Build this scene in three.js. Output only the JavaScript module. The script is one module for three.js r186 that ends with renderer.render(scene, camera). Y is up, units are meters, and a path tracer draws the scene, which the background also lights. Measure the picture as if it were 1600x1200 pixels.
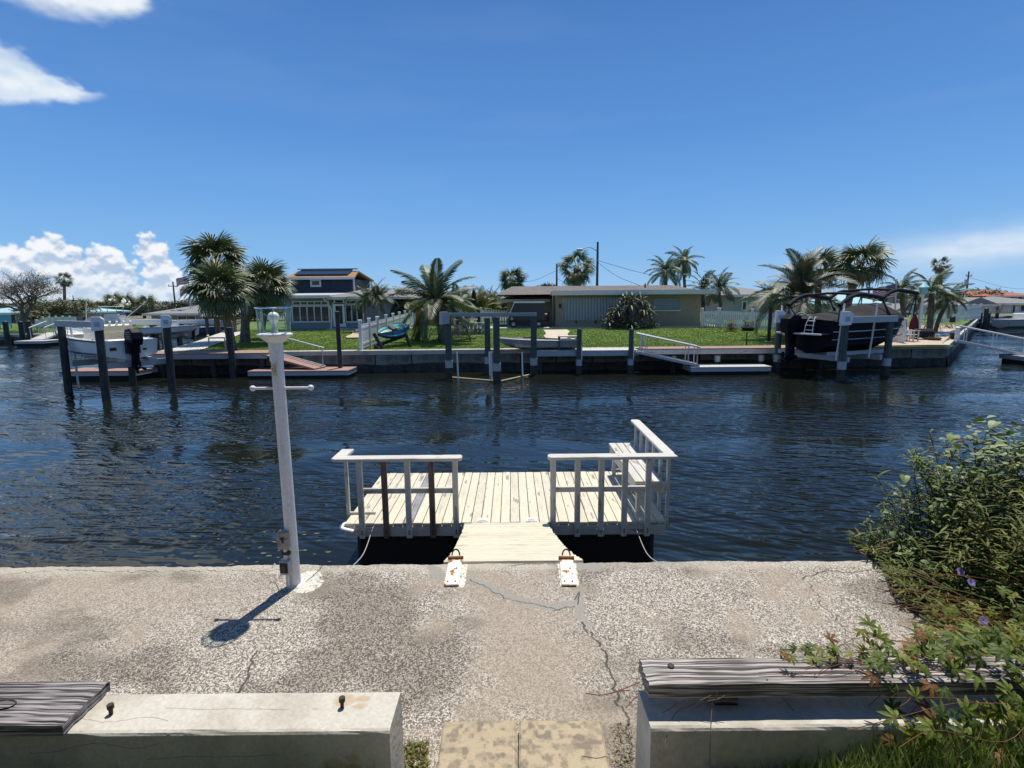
import * as THREE from 'three';
import { mergeGeometries, mergeVertices } from 'three/addons/utils/BufferGeometryUtils.js';
import { ConvexGeometry } from 'three/addons/geometries/ConvexGeometry.js';

// ---------- camera ----------
const scene = new THREE.Scene();
const camera = new THREE.PerspectiveCamera(71.74, 4 / 3, 0.05, 900);
camera.position.set(0, 2, 0);
camera.rotation.order = 'YXZ';
camera.rotation.set(-8.77 * Math.PI / 180, 0, -0.5 * Math.PI / 180);
camera.updateMatrixWorld(true);
const renderer = new THREE.WebGLRenderer({ antialias: true });
renderer.setSize(1024, 768);
renderer.toneMapping = THREE.LinearToneMapping;
renderer.toneMappingExposure = 1.0;
renderer.shadowMap.enabled = true;
renderer.shadowMap.type = THREE.PCFSoftShadowMap;

// ---------- small maths ----------
let seed = 12345;
function srand(s) { seed = s >>> 0; }
function rnd() { seed = (seed + 0x6D2B79F5) >>> 0; let t = seed; t = Math.imul(t ^ (t >>> 15), t | 1); t ^= t + Math.imul(t ^ (t >>> 7), t | 61); return ((t ^ (t >>> 14)) >>> 0) / 4294967296; }
const rr = (a, b) => a + (b - a) * rnd();
const pick = (a) => a[Math.floor(rnd() * a.length)];
const clamp = (x, a = 0, b = 1) => Math.min(b, Math.max(a, x));
const sstep = (a, b, x) => { const t = clamp((x - a) / (b - a)); return t * t * (3 - 2 * t); };
const lerp = (a, b, t) => a + (b - a) * t;
const mix3 = (a, b, t) => [lerp(a[0], b[0], t), lerp(a[1], b[1], t), lerp(a[2], b[2], t)];
function hash2(x, y) { let h = Math.imul(x | 0, 374761393) + Math.imul(y | 0, 668265263) | 0; h = Math.imul(h ^ (h >>> 13), 1274126177); return ((h ^ (h >>> 16)) >>> 0) / 4294967296; }
function vn(x, y, per = 0) {
  let xi = Math.floor(x), yi = Math.floor(y); const fx = x - xi, fy = y - yi, u = fx * fx * (3 - 2 * fx), v = fy * fy * (3 - 2 * fy);
  let x1 = xi + 1, y1 = yi + 1;
  if (per) { xi = ((xi % per) + per) % per; yi = ((yi % per) + per) % per; x1 = ((x1 % per) + per) % per; y1 = ((y1 % per) + per) % per; }
  return lerp(lerp(hash2(xi, yi), hash2(x1, yi), u), lerp(hash2(xi, y1), hash2(x1, y1), u), v);
}
function fbm(x, y, oct = 4, per = 0) { let s = 0, a = 0.5, n = 0; for (let i = 0; i < oct; i++) { s += a * vn(x, y, per); n += a; x *= 2; y *= 2; if (per) per *= 2; a *= 0.5; } return s / n; }
// a photograph pixel (1600 x 1200) to a direction, and to a real point at a given depth or height
const RAY = new THREE.Vector3();
function ray(px, py) { return RAY.set((px - 800) / 800, -(py - 600) / 600, 0.5).unproject(camera).sub(camera.position).normalize(); }
function at(px, py, zd) { const r = ray(px, py), t = -zd / r.z; return new THREE.Vector3(r.x * t, 2 + r.y * t, -zd); }
function gnd(px, py, y) { const r = ray(px, py), t = (y - 2) / r.y; return new THREE.Vector3(r.x * t, y, r.z * t); }

// ---------- sky: air and clouds in azimuth / elevation ----------
const SUN = new THREE.Vector3(0.143, 1.43, -0.43).normalize();
function cumulus(az, el, list, seedOff) {               // degrees; list of heaps [az, el, rx, ry]
  let d = -9, top = 0;
  for (const [a, e, rx, ry] of list) { const k = 1 - Math.hypot((az - a) / rx, (el - e) / ry); if (k > d) { d = k; top = (el - e) / ry; } }
  if (d < -0.6) return null;
  const n = fbm(az * 0.9 + seedOff, el * 0.9 * 1.2, 6) - 0.5, n2 = fbm(az * 3.2 + seedOff, el * 3.2, 4) - 0.5;
  const v = d + n * 1.15 + n2 * 0.35;
  return [v, top, n, n2];
}
function makeSky() {
  const W = 4096, H = 2048, data = new Float32Array(W * H * 4);
  const heapsL = [[-46, 1.8, 5, 3.2], [-42.5, 2.2, 3.4, 3.0], [-40.3, 4.0, 1.7, 1.7], [-39.0, 2.2, 2.0, 2.4], [-36.8, 3.4, 1.5, 1.6], [-36.4, 1.6, 2.6, 1.9], [-33.2, 4.2, 1.4, 1.7], [-32.8, 2.2, 2.0, 2.9], [-35, 0.6, 4, 1.4], [-52, 1.4, 6, 2.6], [-60, 1.0, 6, 2.0]];
  const stops = [[0, [0.37, 0.60, 0.86]], [4.5, [0.245, 0.50, 0.845]], [10, [0.162, 0.39, 0.785]], [16, [0.112, 0.300, 0.69]], [27, [0.074, 0.212, 0.545]], [40, [0.052, 0.15, 0.40]], [60, [0.038, 0.105, 0.29]], [90, [0.028, 0.078, 0.22]]];
  for (let j = 0; j < H; j++) {
    const el = ((j + 0.5) / H - 0.5) * 180;
    let base;
    if (el < 0) base = mix3(stops[0][1], [0.16, 0.19, 0.2], clamp(-el / 6));
    else { let k = 0; while (k < stops.length - 2 && el > stops[k + 1][0]) k++; base = mix3(stops[k][1], stops[k + 1][1], clamp((el - stops[k][0]) / (stops[k + 1][0] - stops[k][0]))); }
    for (let i = 0; i < W; i++) {
      // equirectangular: u = atan2(z, x) / 2pi + 0.5
      const th = ((i + 0.5) / W - 0.5) * 2 * Math.PI, x = Math.cos(th), z = Math.sin(th);
      const az = Math.atan2(x, -z) * 180 / Math.PI;
      let r = base[0], g = base[1], b = base[2];
      if (el > -1 && el < 60) {
        // glow of the air round the high sun, very wide
        // heaped clouds low on the left
        if (az < -28 && az > -72 && el < 11) {
          const c = cumulus(az, el, heapsL, 3.7);
          if (c) {
            const a = sstep(0.0, 0.16, c[0]);
            if (a > 0) {
              const up = fbm(az * 0.9 + 3.7, (el + 0.55) * 0.9 * 1.2, 6) - 0.5;       // self relief: slope of the billows
              const up2 = fbm(az * 3.2 + 3.7, (el + 0.2) * 3.2, 4) - 0.5;
              let lit = 0.62 + (c[2] - up) * 3.2 + (c[3] - up2) * 1.2 + 0.3 * sstep(1.5, 6, el) - 0.35 * clamp(c[0] - 0.25);
              lit = clamp(lit, 0.12, 1);
              const col = mix3([0.40, 0.53, 0.72], [0.94, 0.96, 0.99], lit);
              const haze = 0.55 * sstep(4, 0, el);
              const cc = mix3(col, [0.56, 0.70, 0.85], haze);
              r = lerp(r, cc[0], a * 0.96); g = lerp(g, cc[1], a * 0.96); b = lerp(b, cc[2], a * 0.96);
            }
          }
        }
        // higher flat clouds, upper left and on outwards
        if (az < -20 && az > -80 && el > 8 && el < 48) {
          const n = fbm(az * 0.22 + 9, el * 0.5, 5), n2 = fbm(az * 0.8 + 2, el * 1.6 + 5, 4);
          // smooth lens-shaped cloud above
          const e1 = 20.9 + (az > -38 ? 0.045 : 0.012) * (az + 38) * (az + 38);
          let a1 = sstep(0, 0.7 + 1.2 * n, el - e1 + (n2 - 0.5) * 0.7) * sstep(-30.4 + (n2 - 0.5) * 3.0, -32.4, az) * sstep(32 + n * 6, 24, el);
          const a1c = a1 * 0.97;
          // ragged veil below it
          const ew = el + (n2 - 0.5) * 0.9;
          const edge = ew < 16.6 ? lerp(-43, -35.6, sstep(14.0, 16.5, ew)) : ew < 17.3 ? lerp(-35.6, -38.8, (ew - 16.6) / 0.7) : lerp(-38.8, -42.2, (ew - 17.3) / 2.4);
          const a2 = sstep(edge + 0.5, edge - 1.8, az + (n2 - 0.5) * 1.4) * sstep(13.9, 14.6, ew) * sstep(20.6, 19.2, ew) * clamp(0.62 + 0.5 * n);
          const c2 = mix3([0.52, 0.68, 0.87], [0.84, 0.90, 0.96], clamp(n2 * 1.3));
          r = lerp(r, c2[0], a2); g = lerp(g, c2[1], a2); b = lerp(b, c2[2], a2);
          const c1 = mix3([0.72, 0.83, 0.93], [0.9, 0.94, 0.97], clamp(0.2 + n2 + 0.05 * (el - e1)));
          r = lerp(r, c1[0], a1c); g = lerp(g, c1[1], a1c); b = lerp(b, c1[2], a1c);
        }
        // thin veils elsewhere, faint
        const s = fbm(az * 0.06 + 20, el * 0.32 + 4, 5);
        let veil = sstep(0.5, 0.8, s) * 0.02 * sstep(3, 8, el) * sstep(50, 25, el);
        // pale bank low on the right
        const rb = Math.exp(-Math.pow((az - 42) / 9, 2)) * Math.exp(-Math.pow((el - 3.6 - 0.05 * (az - 38) + (fbm(az * 0.4, 7, 3) - 0.5)) / 1.3, 2)) * (0.4 + 0.9 * fbm(az * 0.5, el * 2, 4));
        veil = clamp(veil + 0.75 * rb);
        // small scattered fair-weather heaps all round, away from the view
        const f = fbm(az * 0.11 + 40, el * 0.3 + 11, 5);
        const away = sstep(52, 75, Math.abs(az)) * sstep(2, 5, el) * sstep(30, 14, el);
        veil = clamp(veil + away * sstep(0.55, 0.66, f) * 0.7);
        r = lerp(r, 0.84, veil); g = lerp(g, 0.9, veil); b = lerp(b, 0.96, veil);
      }
      const o = (j * W + i) * 4; data[o] = r; data[o + 1] = g; data[o + 2] = b; data[o + 3] = 1;
    }
  }
  const t = new THREE.DataTexture(data, W, H, THREE.RGBAFormat, THREE.FloatType);
  t.mapping = THREE.EquirectangularReflectionMapping; t.magFilter = t.minFilter = THREE.LinearFilter; t.colorSpace = THREE.LinearSRGBColorSpace; t.needsUpdate = true;
  return t;
}
const skyTex = makeSky();
scene.background = skyTex; scene.environment = skyTex;
scene.backgroundIntensity = 1.0; scene.environmentIntensity = 1.0;
const sun = new THREE.DirectionalLight(new THREE.Color(1, 0.95, 0.86), 5.0);
sun.position.copy(SUN).multiplyScalar(120).add(new THREE.Vector3(0, 0, -25));
sun.target.position.set(0, 0, -25);
sun.castShadow = true; sun.shadow.mapSize.set(4096, 4096);
Object.assign(sun.shadow.camera, { left: -70, right: 70, top: 70, bottom: -70, near: 10, far: 260 });
scene.add(sun, sun.target);

// ---------- textures ----------
const enc = (v) => Math.round(255 * Math.pow(clamp(v), 1 / 2.2));
function tex(w, h, fn, repX = 1, repY = repX, srgb = true) {     // fn(px, py) -> linear rgb
  const d = new Uint8Array(w * h * 4);
  for (let y = 0; y < h; y++) for (let x = 0; x < w; x++) {
    const c = fn(x, y), o = (y * w + x) * 4;
    for (let k = 0; k < 3; k++) d[o + k] = srgb ? enc(c[k]) : Math.round(255 * clamp(c[k]));
    d[o + 3] = 255;
  }
  const t = new THREE.DataTexture(d, w, h); t.wrapS = t.wrapT = THREE.RepeatWrapping; t.repeat.set(repX, repY);
  t.magFilter = THREE.LinearFilter; t.minFilter = THREE.LinearMipmapLinearFilter; t.generateMipmaps = true;
  t.colorSpace = srgb ? THREE.SRGBColorSpace : THREE.NoColorSpace; t.needsUpdate = true; return t;
}
function mat(p) { const { c, ...q } = p; const m = new THREE.MeshPhysicalMaterial({ roughness: 0.75, side: THREE.DoubleSide, ...q }); if (c) m.color.setRGB(...c); return m; }

// painted boards: u runs along the grain; tile 2 m
function boardTex(paint, wood, wear, streak, S = 512) {
  return tex(S, S, (x, y) => {
    const u = x / S * 8, v = y / S * 64;
    const g = fbm(u, v, 4, 8), fine = fbm(u * 4, v * 2, 3, 32), big = fbm(x / S * 4, y / S * 8, 3, 4);
    const w = sstep(wear, wear + 0.1, g * 0.65 + fine * 0.2 + big * 0.25);
    const p = 1 - streak * (0.5 - fine) - streak * 0.8 * (0.5 - g) - 0.18 * (0.5 - big);
    return mix3([paint[0] * p, paint[1] * p, paint[2] * p], [wood[0] * (0.6 + 0.8 * fine), wood[1] * (0.6 + 0.8 * fine), wood[2] * (0.6 + 0.8 * fine)], w);
  }, 0.5);
}
function oldBoardTex(light, dark, S = 1024) {             // silvered bare wood, 1 m tile: fine cracks and streaks along the grain
  return tex(S, S, (x, y) => {
    const u = x / S * 8, v = y / S, w = 0.02 * (fbm(u * 0.5, v * 12, 3, 4) - 0.5);
    const a = fbm(u * 0.5, (v + w) * 128, 3, 4), b = fbm(u, (v + w) * 320, 2, 8), c = fbm(u * 0.5 + 3, v * 16, 3, 4), k = clamp(0.52 + (a - 0.5) * 2.5 + (b - 0.5) * 1.8 + (c - 0.5) * 0.45);
    return mix3(dark, light, Math.pow(k, 1.2));
  }, 1);
}
function bumpBoard(S = 512) { return tex(S, S, (x, y) => { const v = 0.5 * fbm(x / S * 8, y / S * 64, 4, 8) + 0.5 * fbm(x / S * 32, y / S * 128, 2, 32); return [v, v, v]; }, 0.5, 0.5, false); }
const boardBump = bumpBoard();
const M = {};
M.deckPaint = mat({ map: boardTex([0.655, 0.605, 0.46], [0.28, 0.24, 0.18], 0.69, 0.22), bumpMap: boardBump, bumpScale: 0.003, roughness: 0.8 });
M.deckPaint2 = mat({ c: [0.95, 0.94, 0.93], map: boardTex([0.655, 0.61, 0.475], [0.33, 0.29, 0.23], 0.64, 0.35), bumpMap: boardBump, bumpScale: 0.003, roughness: 0.8 });
M.railPaint = mat({ map: boardTex([0.60, 0.58, 0.515], [0.30, 0.25, 0.20], 0.645, 0.24), bumpMap: boardBump, bumpScale: 0.0015, roughness: 0.6 });
M.bareGrey = mat({ map: oldBoardTex([0.42, 0.41, 0.43], [0.17, 0.16, 0.17], 512), roughness: 0.9 });
const oldBump = oldBoardTex([1, 1, 1], [0, 0, 0], 512); oldBump.colorSpace = THREE.NoColorSpace;
M.weathered = mat({ map: oldBoardTex([0.36, 0.325, 0.32], [0.02, 0.017, 0.018]), bumpMap: oldBump, bumpScale: 0.004, roughness: 0.9 });
M.weathered2 = mat({ map: oldBoardTex([0.50, 0.46, 0.42], [0.06, 0.052, 0.047]), bumpMap: oldBump, bumpScale: 0.004, roughness: 0.9 });
M.brownPost = mat({ map: boardTex([0.19, 0.125, 0.09], [0.10, 0.065, 0.045], 0.58, 0.5), roughness: 0.85 });
M.composite = mat({ map: boardTex([0.36, 0.215, 0.17], [0.24, 0.15, 0.12], 0.6, 0.4), roughness: 0.85 });
M.greyDeck = mat({ map: boardTex([0.56, 0.54, 0.50], [0.36, 0.34, 0.31], 0.6, 0.4), roughness: 0.85 });
M.pile = mat({ map: boardTex([0.062, 0.07, 0.062], [0.025, 0.028, 0.025], 0.5, 0.8), roughness: 0.9 });
M.pileGreen = mat({ map: boardTex([0.085, 0.115, 0.10], [0.045, 0.06, 0.055], 0.55, 0.6), roughness: 0.9 });
function stoneTex(base, dark, S = 512, sc = 1, amt = 0.5, tile = 2) {
  return tex(S, S, (x, y) => {
    const u = x / S * 8 * sc, v = y / S * 8 * sc, p = 8 * sc;
    const n = fbm(u, v, 5, p), f = fbm(u * 12, v * 12, 2, p * 12), st = fbm(u * 0.5 + 31, v * 0.5, 4, p / 2);
    const k = clamp(sstep(0.45, 0.75, n) * amt + sstep(0.5, 0.8, st) * amt * 0.6);
    const c = mix3(base, dark, k), q = 0.86 + 0.28 * f; return [c[0] * q, c[1] * q, c[2] * q];
  }, 1 / tile);
}
const grainBump = tex(512, 512, (x, y) => { const v = 0.6 * fbm(x / 8, y / 8, 2, 64) + 0.4 * fbm(x / 64, y / 64, 4, 8); return [v, v, v]; }, 1, 1, false);
M.concrete = mat({ map: stoneTex([0.50, 0.475, 0.41], [0.37, 0.34, 0.28]), bumpMap: grainBump, bumpScale: 0.003, roughness: 0.9 });
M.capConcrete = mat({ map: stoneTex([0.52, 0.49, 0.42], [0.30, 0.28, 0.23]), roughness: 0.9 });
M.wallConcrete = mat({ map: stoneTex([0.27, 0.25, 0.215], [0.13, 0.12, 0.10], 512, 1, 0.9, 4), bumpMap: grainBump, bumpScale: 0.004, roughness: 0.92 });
M.growth = mat({ map: stoneTex([0.05, 0.048, 0.04], [0.018, 0.018, 0.015], 256, 2, 0.9, 1.5), roughness: 0.95 });
M.paver = mat({ map: stoneTex([0.43, 0.35, 0.23], [0.22, 0.18, 0.13], 1024, 4, 0.85, 0.9), bumpMap: grainBump, bumpScale: 0.004, roughness: 0.9 });
M.white = mat({ c: [0.78, 0.78, 0.77], roughness: 0.45 });
M.whiteRough = mat({ c: [0.72, 0.72, 0.70], roughness: 0.75 });
M.lampPaint = mat({ map: stoneTex([0.72, 0.73, 0.735], [0.58, 0.58, 0.57], 256, 1, 0.5, 0.6), roughness: 0.5 });
M.black = mat({ c: [0.012, 0.012, 0.014], roughness: 0.6 });
M.blackFloat = mat({ c: [0.01, 0.01, 0.011], roughness: 0.8 });
M.alu = mat({ c: [0.55, 0.56, 0.57], metalness: 0.6, roughness: 0.45 });
M.aluMatte = mat({ c: [0.42, 0.44, 0.45], metalness: 0.2, roughness: 0.6 });
M.beam = mat({ c: [0.27, 0.31, 0.34], metalness: 0.3, roughness: 0.55 });
M.rust = mat({ map: stoneTex([0.22, 0.09, 0.03], [0.08, 0.03, 0.015], 256, 2, 0.9, 0.3), roughness: 0.95 });
M.bolt = mat({ c: [0.045, 0.03, 0.022], roughness: 0.8 });
M.rope = mat({ c: [0.42, 0.40, 0.34], roughness: 0.95 });
M.glass = mat({ c: [0.97, 0.99, 0.985], transmission: 1, thickness: 0, roughness: 0.03, ior: 1.5 });
M.windowGlass = mat({ c: [0.03, 0.036, 0.042], roughness: 0.06, specularIntensity: 1 });
M.pane = M.windowGlass;

// ---------- geometry helpers ----------
function fin(g, axis, off = 0) {                       // non-indexed, box-projected uv in metres, u along `axis`
  if (g.index) g = g.toNonIndexed();
  for (const k of Object.keys(g.attributes)) if (!['position', 'normal', 'uv'].includes(k)) g.deleteAttribute(k);
  if (!g.attributes.normal) g.computeVertexNormals();
  const p = g.attributes.position, n = g.attributes.normal, uv = new Float32Array(p.count * 2);
  for (let i = 0; i < p.count; i += 3) {
    let nx = 0, ny = 0, nz = 0; for (let k = 0; k < 3; k++) { nx += Math.abs(n.getX(i + k)); ny += Math.abs(n.getY(i + k)); nz += Math.abs(n.getZ(i + k)); }
    let dom = nx > ny && nx > nz ? 'x' : ny > nz ? 'y' : 'z';
    let a, b; const rest = ['x', 'y', 'z'].filter((q) => q !== dom);
    if (axis && axis !== dom) { a = axis; b = rest.find((q) => q !== axis); } else { a = rest[0]; b = rest[1]; if (dom === 'x') { a = 'z'; b = 'y'; } }
    const get = (q, k) => q === 'x' ? p.getX(k) : q === 'y' ? p.getY(k) : p.getZ(k);
    for (let k = i; k < i + 3; k++) { uv[2 * k] = get(a, k) + off * 1.37; uv[2 * k + 1] = get(b, k) + off * 0.73; }
  }
  g.setAttribute('uv', new THREE.BufferAttribute(uv, 2)); return g;
}
const place = (g, x, y, z, ry = 0, rx = 0, rz = 0) => { g.applyMatrix4(new THREE.Matrix4().compose(new THREE.Vector3(x, y, z), new THREE.Quaternion().setFromEuler(new THREE.Euler(rx, ry, rz, 'YXZ')), new THREE.Vector3(1, 1, 1))); return g; };
function box(w, h, d, x = 0, y = 0, z = 0, ry = 0, o = {}) { return place(fin(new THREE.BoxGeometry(w, h, d), o.axis, o.off || 0), x, y, z, ry, o.rx || 0, o.rz || 0); }
function span(x0, x1, y0, y1, z0, z1, o = {}) { return box(Math.abs(x1 - x0), Math.abs(y1 - y0), Math.abs(z1 - z0), (x0 + x1) / 2, (y0 + y1) / 2, (z0 + z1) / 2, 0, o); }
const cbCache = new Map();
function cbox(w, h, d, c = 0.006, o = {}) {             // chamfered box, 44 triangles
  const key = [w, h, d, c, o.axis, o.off].join();
  if (!cbCache.has(key)) {
    const pts = [];
    for (const sx of [-1, 1]) for (const sy of [-1, 1]) for (const sz of [-1, 1]) {
      pts.push(new THREE.Vector3(sx * (w / 2 - c), sy * (h / 2 - c), sz * d / 2), new THREE.Vector3(sx * (w / 2 - c), sy * h / 2, sz * (d / 2 - c)), new THREE.Vector3(sx * w / 2, sy * (h / 2 - c), sz * (d / 2 - c)));
    }
    cbCache.set(key, fin(new ConvexGeometry(pts), o.axis, o.off || 0));
  }
  return cbCache.get(key).clone();
}
function rod(a, b, r, r2 = r, seg = 8) {                 // round bar between two points
  const A = new THREE.Vector3(...(a.isVector3 ? a.toArray() : a)), B = new THREE.Vector3(...(b.isVector3 ? b.toArray() : b)), d = B.clone().sub(A), L = d.length();
  const g = new THREE.CylinderGeometry(r2, r, L, seg, 1).toNonIndexed();
  const uv = g.attributes.uv; for (let i = 0; i < uv.count; i++) { const u = uv.getX(i), v = uv.getY(i); uv.setXY(i, v * L, u * 2 * Math.PI * r); }
  g.applyQuaternion(new THREE.Quaternion().setFromUnitVectors(new THREE.Vector3(0, 1, 0), d.clone().normalize()));
  g.translate((A.x + B.x) / 2, (A.y + B.y) / 2, (A.z + B.z) / 2); return g;
}
function bar(a, b, w, h, o = {}) {                        // square bar between two points; h is its upright side
  const A = new THREE.Vector3(...(a.isVector3 ? a.toArray() : a)), B = new THREE.Vector3(...(b.isVector3 ? b.toArray() : b)), L = A.distanceTo(B);
  const g = fin(new THREE.BoxGeometry(w, h, L), 'z', o.off || 0);
  const m = new THREE.Matrix4().lookAt(A, B, Math.abs(B.y - A.y) > 0.99 * L ? new THREE.Vector3(0, 0, 1) : new THREE.Vector3(0, 1, 0)); g.applyMatrix4(m);
  g.translate((A.x + B.x) / 2, (A.y + B.y) / 2, (A.z + B.z) / 2); return g;
}
function tube(pts, r, seg = 24, rad = 6) { const g = new THREE.TubeGeometry(new THREE.CatmullRomCurve3(pts.map((p) => p.isVector3 ? p : new THREE.Vector3(...p))), seg, r, rad, false); return g.toNonIndexed(); }
function lathe(pts, seg = 24, x = 0, y = 0, z = 0) { return new THREE.LatheGeometry(pts.map((p) => new THREE.Vector2(...p)), seg).toNonIndexed().translate(x, y, z); }
function prism(poly, depth) {                              // polygon in x,y extruded along +z
  const g = new THREE.ExtrudeGeometry(new THREE.Shape(poly.map((p) => new THREE.Vector2(...p))), { depth, bevelEnabled: false }); return fin(g);
}
function quad(a, b, c, d) {                                // four points, flat
  const g = new THREE.BufferGeometry(), P = [a, b, c, a, c, d].flatMap((p) => p.isVector3 ? p.toArray() : p);
  g.setAttribute('position', new THREE.BufferAttribute(new Float32Array(P), 3)); g.computeVertexNormals(); return fin(g);
}
function slabOf(a, b, c, d, t) {                           // four-cornered plate with thickness t along its normal (downwards)
  const V = [a, b, c, d].map((p) => p.isVector3 ? p.clone() : new THREE.Vector3(...p));
  const n = V[1].clone().sub(V[0]).cross(V[3].clone().sub(V[0])).normalize(); if (n.y > 0) n.negate();
  return fin(new ConvexGeometry([...V, ...V.map((p) => p.clone().addScaledVector(n, t))]));
}
function merged(list) { list = (Array.isArray(list) ? list : [list]).map((g) => { if (g.index) g = g.toNonIndexed(); for (const k of Object.keys(g.attributes)) if (!['position', 'normal', 'uv', 'color'].includes(k)) g.deleteAttribute(k); if (!g.attributes.normal) g.computeVertexNormals(); if (!g.attributes.uv) fin(g); return g; }); return list.length === 1 ? list[0] : mergeGeometries(list); }
const names = new Map();
function numbered(n) { const k = names.get(n) || 0; names.set(n, k + 1); return k ? n + '_' + String(k).padStart(3, '0') : n; }
function obj(name, geos, material, parent = scene) {
  const o = new THREE.Mesh(merged(geos), material); o.castShadow = o.receiveShadow = true;
  o.name = parent === scene ? numbered(name) : name; parent.add(o); return o;
}
function tag(o, label, category, group) { o.userData.label = label; o.userData.category = category; if (group) o.userData.group = group; return o; }
function thing(name, label, category, p = [0, 0, 0], turn = 0, group) {
  const o = new THREE.Group(); o.name = numbered(name); scene.add(o);
  o.position.set(...(p.isVector3 ? p.toArray() : p)); o.rotation.y = turn; return tag(o, label, category, group);
}
function struct(name, geos, material, parent = scene) { const o = obj(name, geos, material, parent); if (parent === scene) o.userData.kind = 'structure'; return o; }
function inst(name, geo, material, mats, parent = scene, colors) {
  const o = new THREE.InstancedMesh(geo, material, mats.length); mats.forEach((m, i) => o.setMatrixAt(i, m)); if (colors) colors.forEach((c, i) => o.setColorAt(i, c));
  o.castShadow = o.receiveShadow = true; o.name = parent === scene ? numbered(name) : name; o.userData.kind = 'stuff'; parent.add(o); return o;
}
const WATER = -1.05, DECK = -0.47;
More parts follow.
